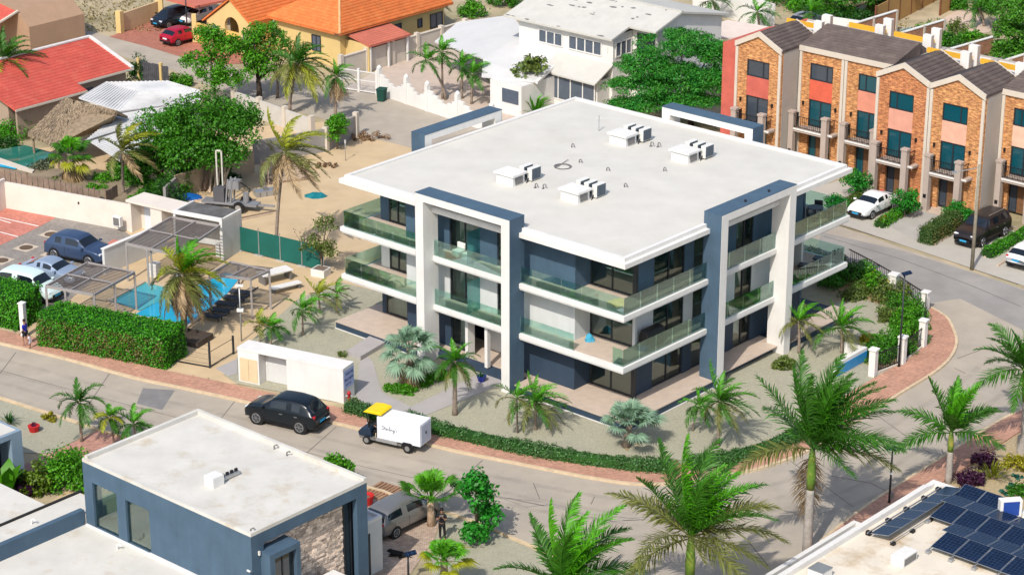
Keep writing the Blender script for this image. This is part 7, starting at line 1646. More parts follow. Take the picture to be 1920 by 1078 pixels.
# ------------------------------------------------------------------ palms in the foreground
ROY = dict(kind='royal', plume=.35)
palm_px('royal_palm', 'tall royal palm with a green shaft standing in the road bend, one brown frond hanging', (1513, 1040), (1524, 838), nf=27, L=4.8, wind=.40, droop=.55, trunk=.21, seed=3, ll=1.05, n=80, lw=.062, elo=10, ehi=88, dead=1, elx=1.2, mats=(F_BRIGHT, F_GREEN, F_GREEN, F_GREEN, F_GREEN, F_GREEN, F_GREEN, F_GREEN, F_OLIVE), **ROY)
palm_px('royal_palm', 'slender royal palm with a bright upright frond beside the purple shrubs', (1778, 905), (1784, 808), nf=13, L=3.5, wind=.25, droop=.55, trunk=.16, seed=8, ll=.85, n=58, lw=.065, elx=1.2, elo=8, ehi=86, kind='royal', plume=.2, mats=(F_BRIGHT, F_GREEN, F_GREEN))
palm_px('royal_palm', 'royal palm with a thick green shaft rising from the bottom picture edge', (1290, 1190), (1296, 1004), nf=26, L=4.7, wind=.42, droop=.68, trunk=.23, seed=21, ll=1.0, n=76, lw=.062, elx=1.1, elo=2, ehi=86, mats=(F_BRIGHT, F_GREEN, F_OLIVE, F_OLIVE), **ROY)
palm_px('coconut_palm', 'palm crown spreading over the road at the bottom middle of the picture', (1055, 1200), (1056, 1098), nf=21, L=4.6, wind=.42, droop=.62, trunk=.18, seed=33, ll=.95, n=70, lw=.062, elx=1.1, elo=8, ehi=80, mats=(F_BRIGHT, F_GREEN, F_GREEN))
palm_px('royal_palm', 'royal palm cut by the right picture edge above the pink pavement', (1919, 850), (1921, 690), nf=16, L=3.3, wind=.1, droop=.65, trunk=.17, seed=40, ll=.8, n=52, lw=.06, elx=1.1, elo=5, ehi=80, kind='royal', plume=.2, mats=(F_GREEN, F_GREEN, F_GREEN), wdir=(-.8, .2, 0))
fan_px('fan_palm', 'fan palm with a stout trunk beside the silver people carrier', (809, 985), (807, 938), nf=24, pet=1.45, r=.80, trunk=.19, seed=5, elo=22, ehi=85, mats=(F_BRIGHT, F_BRIGHT, F_GREEN), wind=.2, tmat=M('cut_palm_trunk', (.40, .29, .20), var=.3, scale=7, rough=.95, bump=.5, bscale=14))
fan_px('fan_palm', 'yellow green fan palm in the gravel bed below the photographer', (834, 1125), (832, 1050), nf=24, pet=.9, r=.7, trunk=.2, seed=6, elo=-5, ehi=85, mats=(F_BRIGHT, F_BRIGHT, F_YELL), wind=.35)
# ------------------------------------------------------------------ palms left of the house and in its garden
palm_px('date_palm', 'big shaggy palm with brown hanging fronds between the hedge and the pool', (346, 632), (342, 512), nf=34, L=3.1, wind=.5, droop=1.2, trunk=.22, seed=50, ll=.62, n=44, lw=.065, elo=-45, ehi=86, mats=(F_BRIGHT, F_YELL, F_OLIVE, F_OLIVE, F_BROWN), dead=12)
palm_px('coconut_palm', 'coconut palm with tattered fronds behind the pale boundary wall', (232, 376), (229, 280), nf=17, L=3.0, wind=.85, droop=.9, trunk=.12, seed=51, ll=.6, n=30, lw=.08, elo=-25, mats=(F_YELL, F_OLIVE, F_OLIVE, F_BROWN))
fan_px('fan_palm', 'bushy fan palm with a skirt of dry fronds left of the tattered coconut palm', (136, 352), (131, 288), nf=20, pet=1.1, r=1.0, trunk=.28, seed=52, elo=-40, mats=(F_BRIGHT, F_GREEN, F_GREEN, F_YELL), wind=.4, dead=7, nseg=18)
palm_px('coconut_palm', 'tall thin coconut palm standing in the sand yard by the green fence', (518, 482), (534, 283), nf=20, L=3.5, wind=.85, droop=1.0, trunk=.13, seed=53, ll=.65, n=32, lw=.08, elo=-40, ehi=75, mats=(F_YELL, F_OLIVE, F_OLIVE, F_BROWN), dead=2)
palm_px('coconut_palm', 'coconut palm leaning over the street in front of the yellow house', (543, 212), (558, 118), nf=24, L=3.4, wind=.5, droop=1.1, trunk=.14, seed=54, ll=.7, n=30, lw=.085, elo=-35, mats=(F_GREEN, F_GREEN, F_OLIVE, F_YELL))
palm_px('date_palm', 'palm with a skirt of dead brown fronds beside the white gate', (629, 228), (630, 142), nf=13, L=1.9, wind=.3, droop=1.0, trunk=.15, seed=55, ll=.5, n=22, lw=.06, elo=-15, mats=(F_BRIGHT, F_GREEN, F_GREEN), dead=12)
for k, (b, c, lab) in enumerate((((836, 188), (802, 112), 'leftmost leaning palm of the clump behind the stepped white wall'), ((830, 186), (828, 96), 'tallest palm of the clump behind the stepped white wall'), ((866, 186), (866, 124), 'third palm of the clump, above the dark window'), ((884, 196), (886, 138), 'rightmost short palm of the clump behind the stepped white wall'))):
    palm_px('areca_palm', lab, b, c, nf=12, L=1.9, wind=.35, droop=1.0, trunk=.11, seed=60 + k, ll=.55, n=20, lw=.07, elo=-15, mats=(F_BRIGHT, F_GREEN, F_GREEN), group='palms behind the stepped wall')
palm_px('coconut_palm', 'palm with yellowing fronds at the left picture edge beside the red roof', (10, 215), (9, 112), nf=26, L=3.5, wind=.45, droop=1.1, trunk=.16, seed=70, ll=.7, n=30, lw=.09, elo=-35, mats=(F_GREEN, F_GREEN, F_YELL, F_YELL))
palm_px('garden_palm', 'small leaning palm on the gravel nearest the terrace of the apartment block', (600, 588), (597, 552), nf=14, L=1.7, wind=.7, droop=.9, trunk=.07, seed=71, ll=.4, n=20, lw=.05, elo=-15, mats=(F_YELL, F_BRIGHT, F_OLIVE), group='young palms on the gravel')
palm_px('garden_palm', 'young green palm in the middle of the gravel left of the path', (568, 629), (567, 580), nf=15, L=1.5, wind=.5, droop=1.0, trunk=.07, seed=72, ll=.42, n=20, lw=.05, elo=-20, mats=(F_BRIGHT, F_GREEN, F_GREEN), group='young palms on the gravel')
palm_px('garden_palm', 'thin wind bent palm at the back of the gravel', (632, 587), (631, 548), nf=9, L=1.25, wind=.8, droop=1.0, trunk=.06, seed=73, ll=.35, n=18, lw=.05, elo=-20, mats=(F_BRIGHT, F_OLIVE, F_OLIVE), group='young palms on the gravel')
palm_px('garden_palm', 'young palm right behind the roof of the meter house', (508, 648), (509, 612), nf=12, L=1.15, wind=.5, droop=1.0, trunk=.07, seed=74, ll=.42, n=20, lw=.05, elo=-20, mats=(F_BRIGHT, F_GREEN, F_GREEN), group='young palms on the gravel')
palm_px('garden_palm', 'yellowish young palm behind the left end of the meter house', (487, 642), (486, 606), nf=10, L=1.1, wind=.6, droop=1.0, trunk=.06, seed=75, ll=.4, n=18, lw=.05, elo=-20, mats=(F_YELL, F_YELL, F_OLIVE), group='young palms on the gravel')
fan_px('silver_palm', 'large silver blue fan palm beside the entrance path', (766, 722), (768, 652), nf=24, pet=1.15, r=1.0, trunk=.2, seed=76, elo=-40, ehi=80, mats=(F_BLUE, F_BLUE, F_BLUE), wind=.2, dead=6, nseg=20)
palm_px('date_palm', 'neat date palm with an arching crown on the front gravel', (853, 778), (853, 676), nf=22, L=1.75, wind=.15, droop=1.15, trunk=.15, seed=77, ll=.42, n=34, lw=.04, elo=-35, ehi=80, mats=(F_BRIGHT, F_GREEN, F_GREEN, F_OLIVE))
palm_px('garden_palm', 'slim palm at the left of the pair in front of the corner terrace', (970, 812), (969, 744), nf=13, L=1.55, wind=.5, droop=1.1, trunk=.06, seed=78, ll=.4, n=20, lw=.05, elo=-20, mats=(F_BRIGHT, F_GREEN, F_OLIVE), group='palms in front of the corner terrace')
palm_px('garden_palm', 'broad low palm right of the slim palm before the corner terrace', (1004, 806), (1004, 752), nf=24, L=2.2, wind=.5, droop=1.15, trunk=.09, seed=79, ll=.45, n=24, lw=.05, elo=-20, mats=(F_BRIGHT, F_GREEN, F_OLIVE), group='palms in front of the corner terrace')
fan_px('silver_palm', 'low silver grey fan palm under the corner of the apartment block', (1174, 838), (1180, 796), nf=24, pet=1.15, r=.95, trunk=.20, seed=80, elo=5, ehi=80, mats=(F_BLUE, F_BLUE, F_BLUE), wind=.25, dead=2, nseg=20)
palm_px('garden_palm', 'leafy palm on the right gravel beside the corner terrace', (1346, 838), (1350, 750), nf=24, L=2.3, wind=.6, droop=1.0, trunk=.10, seed=81, ll=.48, n=28, lw=.05, elo=-25, mats=(F_BRIGHT, F_GREEN, F_GREEN, F_OLIVE), group='palms on the right gravel')
palm_px('garden_palm', 'thin stemmed palm left of the leafy one on the right gravel', (1299, 808), (1311, 760), nf=14, L=1.35, wind=.3, droop=1.2, trunk=.05, seed=82, ll=.4, n=20, lw=.05, elo=-25, mats=(F_BRIGHT, F_GREEN, F_GREEN), group='palms on the right gravel')
palm_px('garden_palm', 'greyish wind swept palm at the foot of the white frame', (1498, 662), (1498, 602), nf=18, L=2.0, wind=.45, droop=1.0, trunk=.10, seed=83, ll=.42, n=26, lw=.045, elo=-10, mats=(F_BRIGHT, F_OLIVE, F_OLIVE), group='palms in the right garden')
palm_px('garden_palm', 'tall leafed palm with a bright plume left of the lamp post in the right garden', (1578, 662), (1578, 612), nf=20, L=2.5, wind=.5, droop=1.0, trunk=.09, seed=84, ll=.52, n=28, lw=.05, elo=-15, mats=(F_BRIGHT, F_GREEN, F_OLIVE), group='palms in the right garden')
palm_px('garden_palm', 'dark green palm beside the road at the lower left', (153, 828), (149, 752), nf=16, L=1.8, wind=.2, droop=1.3, trunk=.09, seed=85, ll=.45, n=26, lw=.05, elo=-15, mats=(F_GREEN, F_GREEN, F_GREEN), group='palms on the lower left drive')
palm_px('garden_palm', 'yellowish small palm behind the roof corner of the blue house', (214, 834), (205, 780), nf=12, L=1.15, wind=.3, droop=1.2, trunk=.06, seed=86, ll=.4, n=22, lw=.05, elo=-25, mats=(F_BRIGHT, F_YELL, F_GREEN), group='palms on the lower left drive')
palm_px('garden_palm', 'leafy palm with an upright frond at the back edge of the blue house roof', (255, 838), (250, 793), nf=13, L=1.6, wind=.4, droop=1.1, trunk=.07, seed=87, ll=.48, n=26, lw=.05, elo=-20, mats=(F_BRIGHT, F_GREEN, F_GREEN), group='palms on the lower left drive')
for k, (b, c, L_, lab) in enumerate((((1424, 70), (1420, 22), 2.3, 'left palm of the pair beyond the townhouse roofs'), ((1345, 42), (1335, 0), 2.2, 'palm at the top picture edge above the white house'), ((1524, 60), (1520, 22), 2.0, 'right palm of the pair beyond the townhouse roofs'), ((1845, 50), (1835, 15), 2.2, 'palm in the garden behind the townhouses at the top right'), ((815, 56), (812, 8), 2.0, 'old palm against the yellow house with a grey crown'))):
    palm_px('garden_palm', lab, b, c, nf=13, L=L_, wind=.3, droop=1.1, trunk=.13 if k < 4 else .28, seed=90 + k, ll=.55, n=18, lw=.08, elo=-25, mats=(F_BRIGHT, F_GREEN, F_GREEN) if k < 4 else (F_OLIVE, F_OLIVE, F_BROWN), dead=0 if k < 4 else 6)
tuft('sago_palm', 'bright green sago palm at the rear corner of the apartment roof', 'sago palm', tuple(G(1003, 215)), 2.3, 46, F_BRIGHT, .22, 7, (25, 75))
# ------------------------------------------------------------------ broadleaf trees
tree('shade_tree', 'large dense green tree behind the sand yard on the left', 'tree', tuple(G(383, 358)), [(-2.6, 1.0, 4.2, 2.2, 2.2, 1.9), (.2, .4, 5.4, 2.7, 2.5, 1.9), (2.4, .8, 4.6, 2.0, 2.2, 1.8), (-.6, -1.2, 3.4, 2.4, 1.8, 1.4), (1.5, -1.0, 3.0, 1.8, 1.5, 1.3)], L_MID, per=46, k=110, rc=.8, size=.24, trunk=.2, lean=(.2, .1))
tree('shade_tree', 'second dense tree left of the big one, over the white sheet roofs', 'tree', tuple(G(300, 352)), [(0, .4, 2.7, 2.0, 1.8, 1.5), (-.9, -.4, 2.0, 1.5, 1.4, 1.0), (1.4, 0, 1.9, 1.3, 1.3, 1.0)], L_MID, per=32, k=80, rc=.65, size=.22, trunk=.14)
tree('street_tree', 'feathery bright green tree beside the street below the crimson car', 'tree', tuple(G(402, 200)), [(-.6, 0, 3.4, 1.9, 1.8, 1.3), (.9, .6, 4.6, 1.7, 1.6, 1.2), (-.3, .8, 5.6, 1.2, 1.2, .8), (.6, -.3, 2.4, 1.9, 1.5, 1.0)], L_BRI, per=26, k=60, rc=.6, size=.24, trunk=.14)
tree('street_tree', 'dark trunked leafy tree before the arched porch of the yellow house', 'tree', tuple(G(486, 190)), [(0, 0, 3.0, 1.9, 1.8, 1.3), (.5, .7, 4.9, 1.8, 1.8, 1.5), (-.8, .4, 4.2, 1.5, 1.5, 1.1)], L_BRI, per=28, k=60, rc=.6, size=.24, trunk=.22, bark=M('dark_bark', (.05, .035, .028), var=.3, scale=5))
tree('street_tree', 'greyish sparse tree crown right of the arched porch', 'tree', tuple(G(520, 185)), [(0, 0, 4.4, 1.6, 1.6, 1.4), (.4, .3, 3.2, 1.3, 1.3, 1.0)], L_OLI, per=22, k=34, rc=.5, size=.2, trunk=.1)
tree('acacia_tree', 'wide flat crowned acacia tree between the white house and the townhouses', 'tree', tuple(G(1296, 235)), [(-1.0, .3, 6.2, 4.0, 3.2, 1.3), (-3.2, -.8, 5.0, 3.0, 2.4, 1.0), (1.6, .2, 5.5, 2.5, 2.3, 1.2), (-.8, -1.6, 4.4, 3.8, 1.8, .9), (-4.0, -2.0, 3.8, 2.6, 1.6, .7), (1.4, -1.8, 3.9, 2.5, 1.6, .8), (-1.2, -2.8, 2.9, 3.2, 1.4, .6), (-4.6, -3.0, 2.6, 2.0, 1.3, .5)], leafmat('leaf_acacia', (.012, .22, .03), (.07, .26, .02)), per=60, k=130, rc=.75, size=.21, trunk=.2, flat=.42, aspect=.35, fork=.4, limbs=12, bark=M('dark_bark', (.05, .035, .028), var=.3, scale=5))
tree('sea_grape_tree', 'sparse round leaved tree with pale stems at the corner of the white house', 'tree', tuple(G(990, 205)), [(0, .2, 2.8, 1.1, 1.0, 1.3), (.5, 0, 3.6, .9, .8, .8), (-.6, -.3, 1.5, .9, .8, .7)], L_OLI, per=24, k=16, rc=.45, size=.30, trunk=.09, aspect=.85)
tree('young_tree', 'sparse young tree in a white tub beside the green fence', 'tree', tuple(G(602, 512)), [(-.3, 0, 1.9, .9, .8, .8), (.3, .3, 3.2, .7, .7, .9), (.4, -.1, 1.6, .7, .7, .7)], L_OLI, per=20, k=26, rc=.42, size=.17, trunk=.06)
w = G(602, 516); t = thing('tree_tub', 'white concrete tub under the sparse young tree', 'planter', (w.x, w.y, 0), PGR); MB().box(-.5, .5, -.45, .45, 0, .5).obj('tub', WHITE, t); MB().box(-.42, .42, -.37, .37, .5, .502).obj('soil', BARK, t)
tree('bare_tree', 'grey nearly leafless shrub on the sand beyond the green fence', 'tree', tuple(G(572, 492)), [(0, 0, 1.8, .9, .9, .9)], L_GRY, per=14, k=5, rc=.4, size=.14, trunk=.05, limbs=12)
tree('street_tree', 'small bright tree on the street corner below the gate', 'tree', tuple(G(632, 280)), [(0, 0, 1.3, .85, .8, 1.1), (.1, 0, 2.2, .7, .7, .5)], L_BRI, per=26, k=60, rc=.4, size=.18, trunk=.08)
tree('forecourt_tree', 'low broad tree with big leaves standing beside the person in black', 'tree', tuple(G(893, 1015)), [(0, 0, 2.6, .75, .7, .9), (.55, .1, 1.6, .8, .7, .6), (-.1, -.3, 3.5, .55, .5, .5), (.2, -.2, .7, .8, .7, .4)], leafmat('leaf_glossy', (.02, .21, .02)), per=20, k=36, rc=.42, size=.24, trunk=.07, aspect=.6)
tree('forecourt_tree', 'tip of a leafy tree showing over the far edge of the blue house roof', 'tree', tuple(G(628, 915)), [(0, 0, 1.5, .6, .5, .5), (.5, 0, 1.1, .5, .4, .4)], L_BRI, per=18, k=34, rc=.35, size=.2, trunk=.06)
for k, (b, h, r, lab) in enumerate((((1606, 372), 1.9, .95, 'small glossy tree left of the white saloon'), ((1694, 408), 1.9, .95, 'small glossy tree between the white saloon and the empty drive'), ((1788, 418), 1.3, .75, 'low glossy tree behind the clipped block hedge'), ((1812, 424), 1.2, .7, 'low glossy tree against the timber pole'), ((1562, 402), 1.2, .85, 'round bush left of the white saloon bonnet'), ((1562, 312), 1.1, .7, 'round bush peeping over the right corner of the white roof'))):
    tree('forecourt_tree', lab, 'tree', tuple(G(*b)), [(0, 0, h * .75, r, r, h * .42), (r * .3, .2, h * .45, r * .8, r * .8, h * .35)], leafmat('leaf_glossy', (.02, .21, .02)), per=22, k=50, rc=.36, size=.17, trunk=.06, group='small trees before the townhouses')
# right edge and top of the picture
tree('garden_tree', 'tall light leaved tree at the right picture edge behind the garden walls', 'tree', tuple(G(1905, 135)), [(-.3, 0, 3.2, 1.7, 1.8, 2.0), (0, .5, 5.0, 1.7, 1.8, 1.6), (-.9, -.2, 1.6, 1.4, 1.4, 1.2), (.8, 0, 2.0, 1.5, 1.5, 1.5)], leafmat('leaf_lime', (.06, .22, .02)), per=38, k=70, rc=.55, size=.26, trunk=.15)
tree('garden_tree', 'dark leaved tree at the top right corner of the picture', 'tree', tuple(G(1870, 60)), [(.5, 0, 3.0, 2.2, 2.0, 1.8), (1.5, .5, 4.5, 2.0, 2.0, 1.5)], L_MID, per=34, k=70, rc=.6, size=.25, trunk=.16)
tree('garden_tree', 'wide scrub tree crown at the top edge beyond the townhouses', 'tree', tuple(G(1590, 30)), [(0, 0, 1.6, 4.2, 2.0, 1.5), (3, 1, 1.8, 3.2, 2.2, 1.5)], L_MID, per=44, k=70, rc=.7, size=.28, trunk=.16)
tree('garden_tree', 'second scrub tree crown at the top edge, left of the tan fence', 'tree', tuple(G(1700, -2)), [(0, 0, 1.5, 3.6, 2.2, 1.4), (-3, .5, 1.5, 3.0, 2.2, 1.3)], L_MID, per=40, k=70, rc=.7, size=.28, trunk=.16)
shrub('garden_shrub', 'bright round shrub beside the tan fence behind the townhouses', 'shrub', tuple(G(1742, 72)), (1.6, 1.4), 1.9, L_BRI, 2600, .22)
shrub('garden_shrub', 'loose flowering shrub on the pale sand behind the townhouses', 'shrub', tuple(G(1795, 62)), (1.0, 1.0), 1.5, L_OLI, 900, .2)
shrub('garden_shrub', 'low dark shrub between the brick garden walls', 'shrub', tuple(G(1800, 100)), (1.9, 1.2), .9, L_DRK, 1500, .2)
shrub('garden_shrub', 'olive shrub beside the right hand brick garden wall', 'shrub', tuple(G(1845, 92)), (1.2, 1.2), 1.1, L_OLI, 900, .2)
tuft('agave', 'big blue grey agave behind the brick townhouses', 'agave', tuple(G(1699, 74)), 1.5, 70, leafmat('agave_blue', (.17, .27, .27), hue=(1.1, 1.1, 1.1), trans=.1), .12, 9, (15, 85))
shrub('garden_shrub', 'green shrub beside the orange tiled roof at the top edge', 'shrub', tuple(G(885, 32)), (1.4, 1.2), 1.6, L_BRI, 1500, .24)
shrub('garden_shrub', 'dark shrub left of the weathered grey roof at the top edge', 'shrub', tuple(G(945, 12)), (1.8, 1.4), 2.0, L_MID, 1800, .24)
tf0, tf1, tf2 = G(1640, 62), G(1752, 10), G(1800, 20)
TAN = M('tan_fence', (.42, .24, .085), var=.08, scale=1)
for k, (a, b) in enumerate(((tf0, G(1790, -16)), (G(1762, 30), G(1812, 2)))):
    d = b - a; L = d.length; t = thing('panel_fence', ('long tan panel fence with dark posts beyond the townhouses', 'tan panel fence with red posts beside the pale sand')[k], 'fence', (a.x, a.y, 0), math.atan2(d.y, d.x)); n = max(3, int(L / 2.4))
    for q in range(n): MB().box(L * q / n + .06, L * (q + 1) / n - .06, -.04, .04, 0, 2.4).obj('fence_panel', TAN, t)
    for q in range(n + 1): MB().box(L * q / n - .06, L * q / n + .06, -.08, .08, 0, 2.5).obj('post', M('rust_post', (.16, .06, .03), var=.1), t)
ground_sheet('pale_sand', [(1770, 34), (1812, 12), (1850, 40), (1862, 60), (1820, 66), (1780, 44)], M('pale_sand', (.56, .43, .34), var=.08, scale=1), .02)
linewall('yard_wall', 'white yard wall at the top edge beyond the acacia tree', 'wall', G(1300, 12), G(1450, 62), 2.6, .2, WHITE)
linewall('yard_wall', 'white yard wall behind the townhouse roofs', 'wall', G(1540, 60), G(1640, 75), 1.5, .2, WHITE)
# ------------------------------------------------------------------ hedges
L_LOW = leafmat('leaf_lowhedge', (.045, .155, .04), (.085, .17, .05), isl=.55)
a = G(72, 650); b = G(322, 697); d = b - a; hr = math.atan2(d.y, d.x)
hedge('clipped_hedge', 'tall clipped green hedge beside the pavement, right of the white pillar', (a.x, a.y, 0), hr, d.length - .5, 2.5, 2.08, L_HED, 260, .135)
a2 = G(-80, 598); b2 = G(36, 621); d2 = b2 - a2
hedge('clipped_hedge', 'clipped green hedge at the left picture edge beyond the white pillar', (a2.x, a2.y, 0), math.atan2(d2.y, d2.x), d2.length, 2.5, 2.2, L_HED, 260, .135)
w = G(46, 632); t = thing('hedge_pillar', 'slim white pillar in the gap of the tall hedge', 'pillar', (w.x, w.y, 0), hr); MB().box(-.16, .16, -.16, .16, 0, 2.2).obj('shaft', PIL, t); MB().box(-.2, .2, -.2, .2, 2.2, 2.28).obj('cap', WHITE, t)
hp = [G(*q, 0) for q in ((652, 770), (700, 784), (742, 797))]
hedge_path('low_hedge', 'short low hedge at the end of the meter house', hp, .95, .66, L_LOW, 230, .11)
HL = [(760, 792), (800, 808), (860, 822), (920, 836), (975, 848), (1030, 858), (1090, 868), (1150, 876), (1205, 882), (1260, 884)]
hp = smooth([G(*q) for q in HL], 2)
hedge_path('low_hedge', 'long low hedge curving along the front pavement', hp, .95, .64, L_LOW, 230, .11)
HL2 = [(1290, 880), (1350, 872), (1400, 860), (1450, 844), (1500, 822), (1540, 800)]
hedge_path('low_hedge', 'low hedge along the pavement behind the tall royal palm', smooth([G(*q) for q in HL2], 2), .95, .64, L_LOW, 230, .11)
for k, (x, y, r, h) in enumerate(((740, 733, .8, .55), (765, 737, .7, .5))): shrub('garden_shrub', ('rounded bright shrub at the path fork, left half', 'rounded bright shrub at the path fork, right half')[k], 'shrub', tuple(G(x, y)), (r, r * .7), h, L_BRI, 1300, .13, k=40)
for k, (x, y, r, h) in enumerate(((790, 722, .7, .6), (812, 712, .8, .7), (832, 706, .6, .6))): shrub('garden_shrub', ('bright shrub beside the entrance path nearest the fork', 'bright shrub in the middle of the entrance path bed', 'bright shrub beside the date palm trunk')[k], 'shrub', tuple(G(x, y)), (r, r * .8), h, L_BRI, 1300, .13, k=40)
shrub('garden_shrub', 'pale dry flowering plant at the foot of the large silver palm', 'shrub', tuple(G(765, 706)), .5, .7, leafmat('leaf_straw', (.38, .30, .19), hue=(1.1, 1, .9), trans=.1), 500, .16)
shrub('garden_shrub', 'little green plant beside the concrete step', 'shrub', tuple(G(641, 668)), .35, .35, L_OLI, 250, .12)
# townhouse hedges
a = G(1748, 462); b = G(1812, 424); d = b - a
hedge('block_hedge', 'grey green clipped block hedge between the empty drive and the black car', (a.x, a.y, 0), math.atan2(d.y, d.x), d.length, 1.1, 1.15, leafmat('leaf_boxhedge', (.07, .13, .04)), 260, .10)
for k, (p, q, lab, m_) in enumerate((((1648, 428), (1702, 393), 'low flowering hedge right of the white saloon', L_BRI), ((1850, 484), (1945, 428), 'low bright hedge right of the black car', L_HED), ((1588, 388), (1618, 372), 'low planting left of the white saloon', L_OLI))):
    hedge_path('low_hedge', lab, smooth([G(*p), G((p[0] + q[0]) / 2, (p[1] + q[1]) / 2), G(*q)], 2), .8, .5 if k != 1 else .6, m_, 220, .12)
V, F = clump_leaves(np.array([tuple(G(1652, 424) + Vector((0, 0, .5))), tuple(G(1660, 420) + Vector((0, 0, .5)))]), 25, .25, .12); o = npobj('flower_cluster', V, F, L_FLO); tag(o, 'red flowers at the road end of the hedge by the white saloon', 'flowers')
# shrubs behind the right garden fence
bed = [((1540, 512), 1.5, 1.9, L_DRK), ((1575, 520), 1.5, 1.8, L_DRK), ((1612, 530), 1.4, 1.7, L_MID), ((1640, 545), 1.4, 1.5, L_BRI), ((1668, 562), 1.3, 1.4, L_OLI), ((1690, 585), 1.2, 1.5, L_MID), ((1712, 605), 1.0, 1.4, L_BRI), ((1700, 640), 1.2, 1.5, L_BRI), ((1672, 664), 1.2, 1.3, L_MID), ((1645, 672), 1.1, 1.2, L_MID), ((1625, 548), 1.0, 1.0, L_OLI)]
bl = ['dark shrub nearest the balcony in the back corner of the right garden', 'dark shrub second from the balcony in the back row', 'mid green shrub third in the back row by the street railing', 'bright shrub in front of the short white pillar', 'olive shrub with pale stems right of the bright one', 'leafy shrub beside the lamp post at the street railing', 'bright shrub under the top white pillar', 'bright shrub between the two tallest white pillars', 'green shrub behind the second white pillar', 'green shrub between the gate pillar and the second pillar', 'sparse olive shrub in the front of the back row']
for k, (b, r, h, m_) in enumerate(bed): r *= 1.2; shrub('garden_shrub', bl[k], 'shrub', tuple(G(*b)), (r, r * .8), h, m_, 1900, .17, 'shrubs behind the garden railing', flowers=L_YEL if k in (4, 3) else None)
MB().sheet([G(*q) for q in ((1530, 500), (1610, 508), (1700, 552), (1730, 590), (1722, 640), (1690, 678), (1640, 700), (1620, 680), (1690, 620), (1660, 575), (1560, 540))], .036).obj('garden_bed', M('tan_bed_soil', (.36, .25, .14), var=.2, scale=2), kind='structure')
for k, (b, r, h, m_, lab) in enumerate((((1556, 540), 1.1, 1.2, L_MID, 'shrub in front of the dark ones in the back garden corner'), ((1600, 560), .9, .9, L_OLI, 'low olive shrub in front of the back row of the right garden'), ((1668, 600), .9, 1.1, L_OLI, 'olive shrub left of the top white pillar'), ((1692, 616), .9, 1.2, L_BRI, 'leafy shrub left of the railing bend'), ((1655, 650), .9, 1.0, L_BRI, 'low bright shrub left of the lamp post'), ((1720, 618), .7, 1.5, L_MID, 'upright shrub tight behind the railing bend'), ((1625, 640), .5, .5, L_YEL, 'small yellow plant at the foot of the tall leafed palm'), ((1470, 690), .7, .8, L_OLI, 'grassy plant at the foot of the white frame on the right'))):
    shrub('garden_shrub', lab, 'shrub', tuple(G(*b)), (r, r * .85), h, m_, 1500, .17)
# lower left garden of the blue house
shrub('areca_clump', 'big fresh green clump against the left wall of the blue house', 'shrub', tuple(G(132, 908)), (1.8, 1.5), 2.4, L_BRI, 4200, .20)
shrub('areca_clump', 'yellow green clump left of the big fresh one', 'shrub', tuple(G(66, 925)), (1.0, .9), 2.1, leafmat('leaf_lime2', (.09, .17, .015)), 1700, .2)
shrub('garden_shrub', 'dark red leaved shrub in the shade of the lower left garden', 'shrub', tuple(G(40, 930)), (.9, .8), 1.3, L_PUR, 900, .2)
shrub('garden_shrub', 'flowering light green bush along the roof edge at the lower left', 'shrub', tuple(G(26, 990)), (2.2, 1.0), 1.2, leafmat('leaf_lime', (.06, .22, .02)), 2600, .15, flowers=leafmat('flower_white', (.6, .5, .45), hue=(1, 1, 1)))
tuft('banana_plant', 'young banana plant with one tall bright leaf at the left picture edge', 'banana plant', tuple(G(15, 938)), 2.6, 9, L_BRI, .75, 13, (60, 86), wind=.05)
shrub('garden_shrub', 'small yellow shrub on the gravel beside the lower road', 'shrub', tuple(G(92, 788)), .45, .5, L_YEL, 500, .13)
tuft('agave', 'dark spiky plant at the left picture edge on the gravel', 'agave', tuple(G(18, 795)), 1.0, 40, L_DRK, .06, 15, (20, 80))
ground_sheet('garden_earth', [(70, 960), (150, 900), (230, 872), (300, 842), (400, 900), (160, 1000), (0, 1060), (-60, 1000)], SAND, .03)
# lower right garden
shrub('purple_shrub', 'dark purple shrub nearest the solar house parapet', 'shrub', tuple(G(1818, 908)), (.95, .8), .85, L_PUR, 1500, .16)
shrub('purple_shrub', 'second dark purple shrub behind the spiky bright plant', 'shrub', tuple(G(1848, 872)), (.85, .7), .8, L_PUR, 1300, .16)
tuft('yucca', 'bright spiky yucca beside the purple shrubs', 'yucca', tuple(G(1862, 898)), 1.5, 60, F_YELL, .06, 17, (15, 80))
shrub('garden_shrub', 'yellow leaved shrub at the right picture edge', 'shrub', tuple(G(1908, 876)), (1.0, .8), .8, L_YEL, 1600, .15)
shrub('garden_shrub', 'green shrub at the right edge behind the solar panels', 'shrub', tuple(G(1916, 928)), (.9, .7), .8, L_MID, 1000, .16)
for k, (x, y) in enumerate(((1906, 896), (1880, 928), (1892, 912))): shrub('agave', ('teal rosette behind the yucca', 'teal rosette nearest the solar panels', 'teal rosette between the other two')[k], 'succulent', tuple(G(x, y)), .4, .28, leafmat('leaf_teal', (.02, .12, .09), hue=(1.1, 1.1, 1.1)), 300, .15, 'teal rosettes on the tan gravel')
w = G(1916, 850); t = thing('palm_stump', 'pale grey post at the right picture edge', 'post', (w.x, w.y, 0)); MB().tube([(0, 0, 0), (0, 0, 1.0)], .3, 12).obj('post', TRUNKG, t)
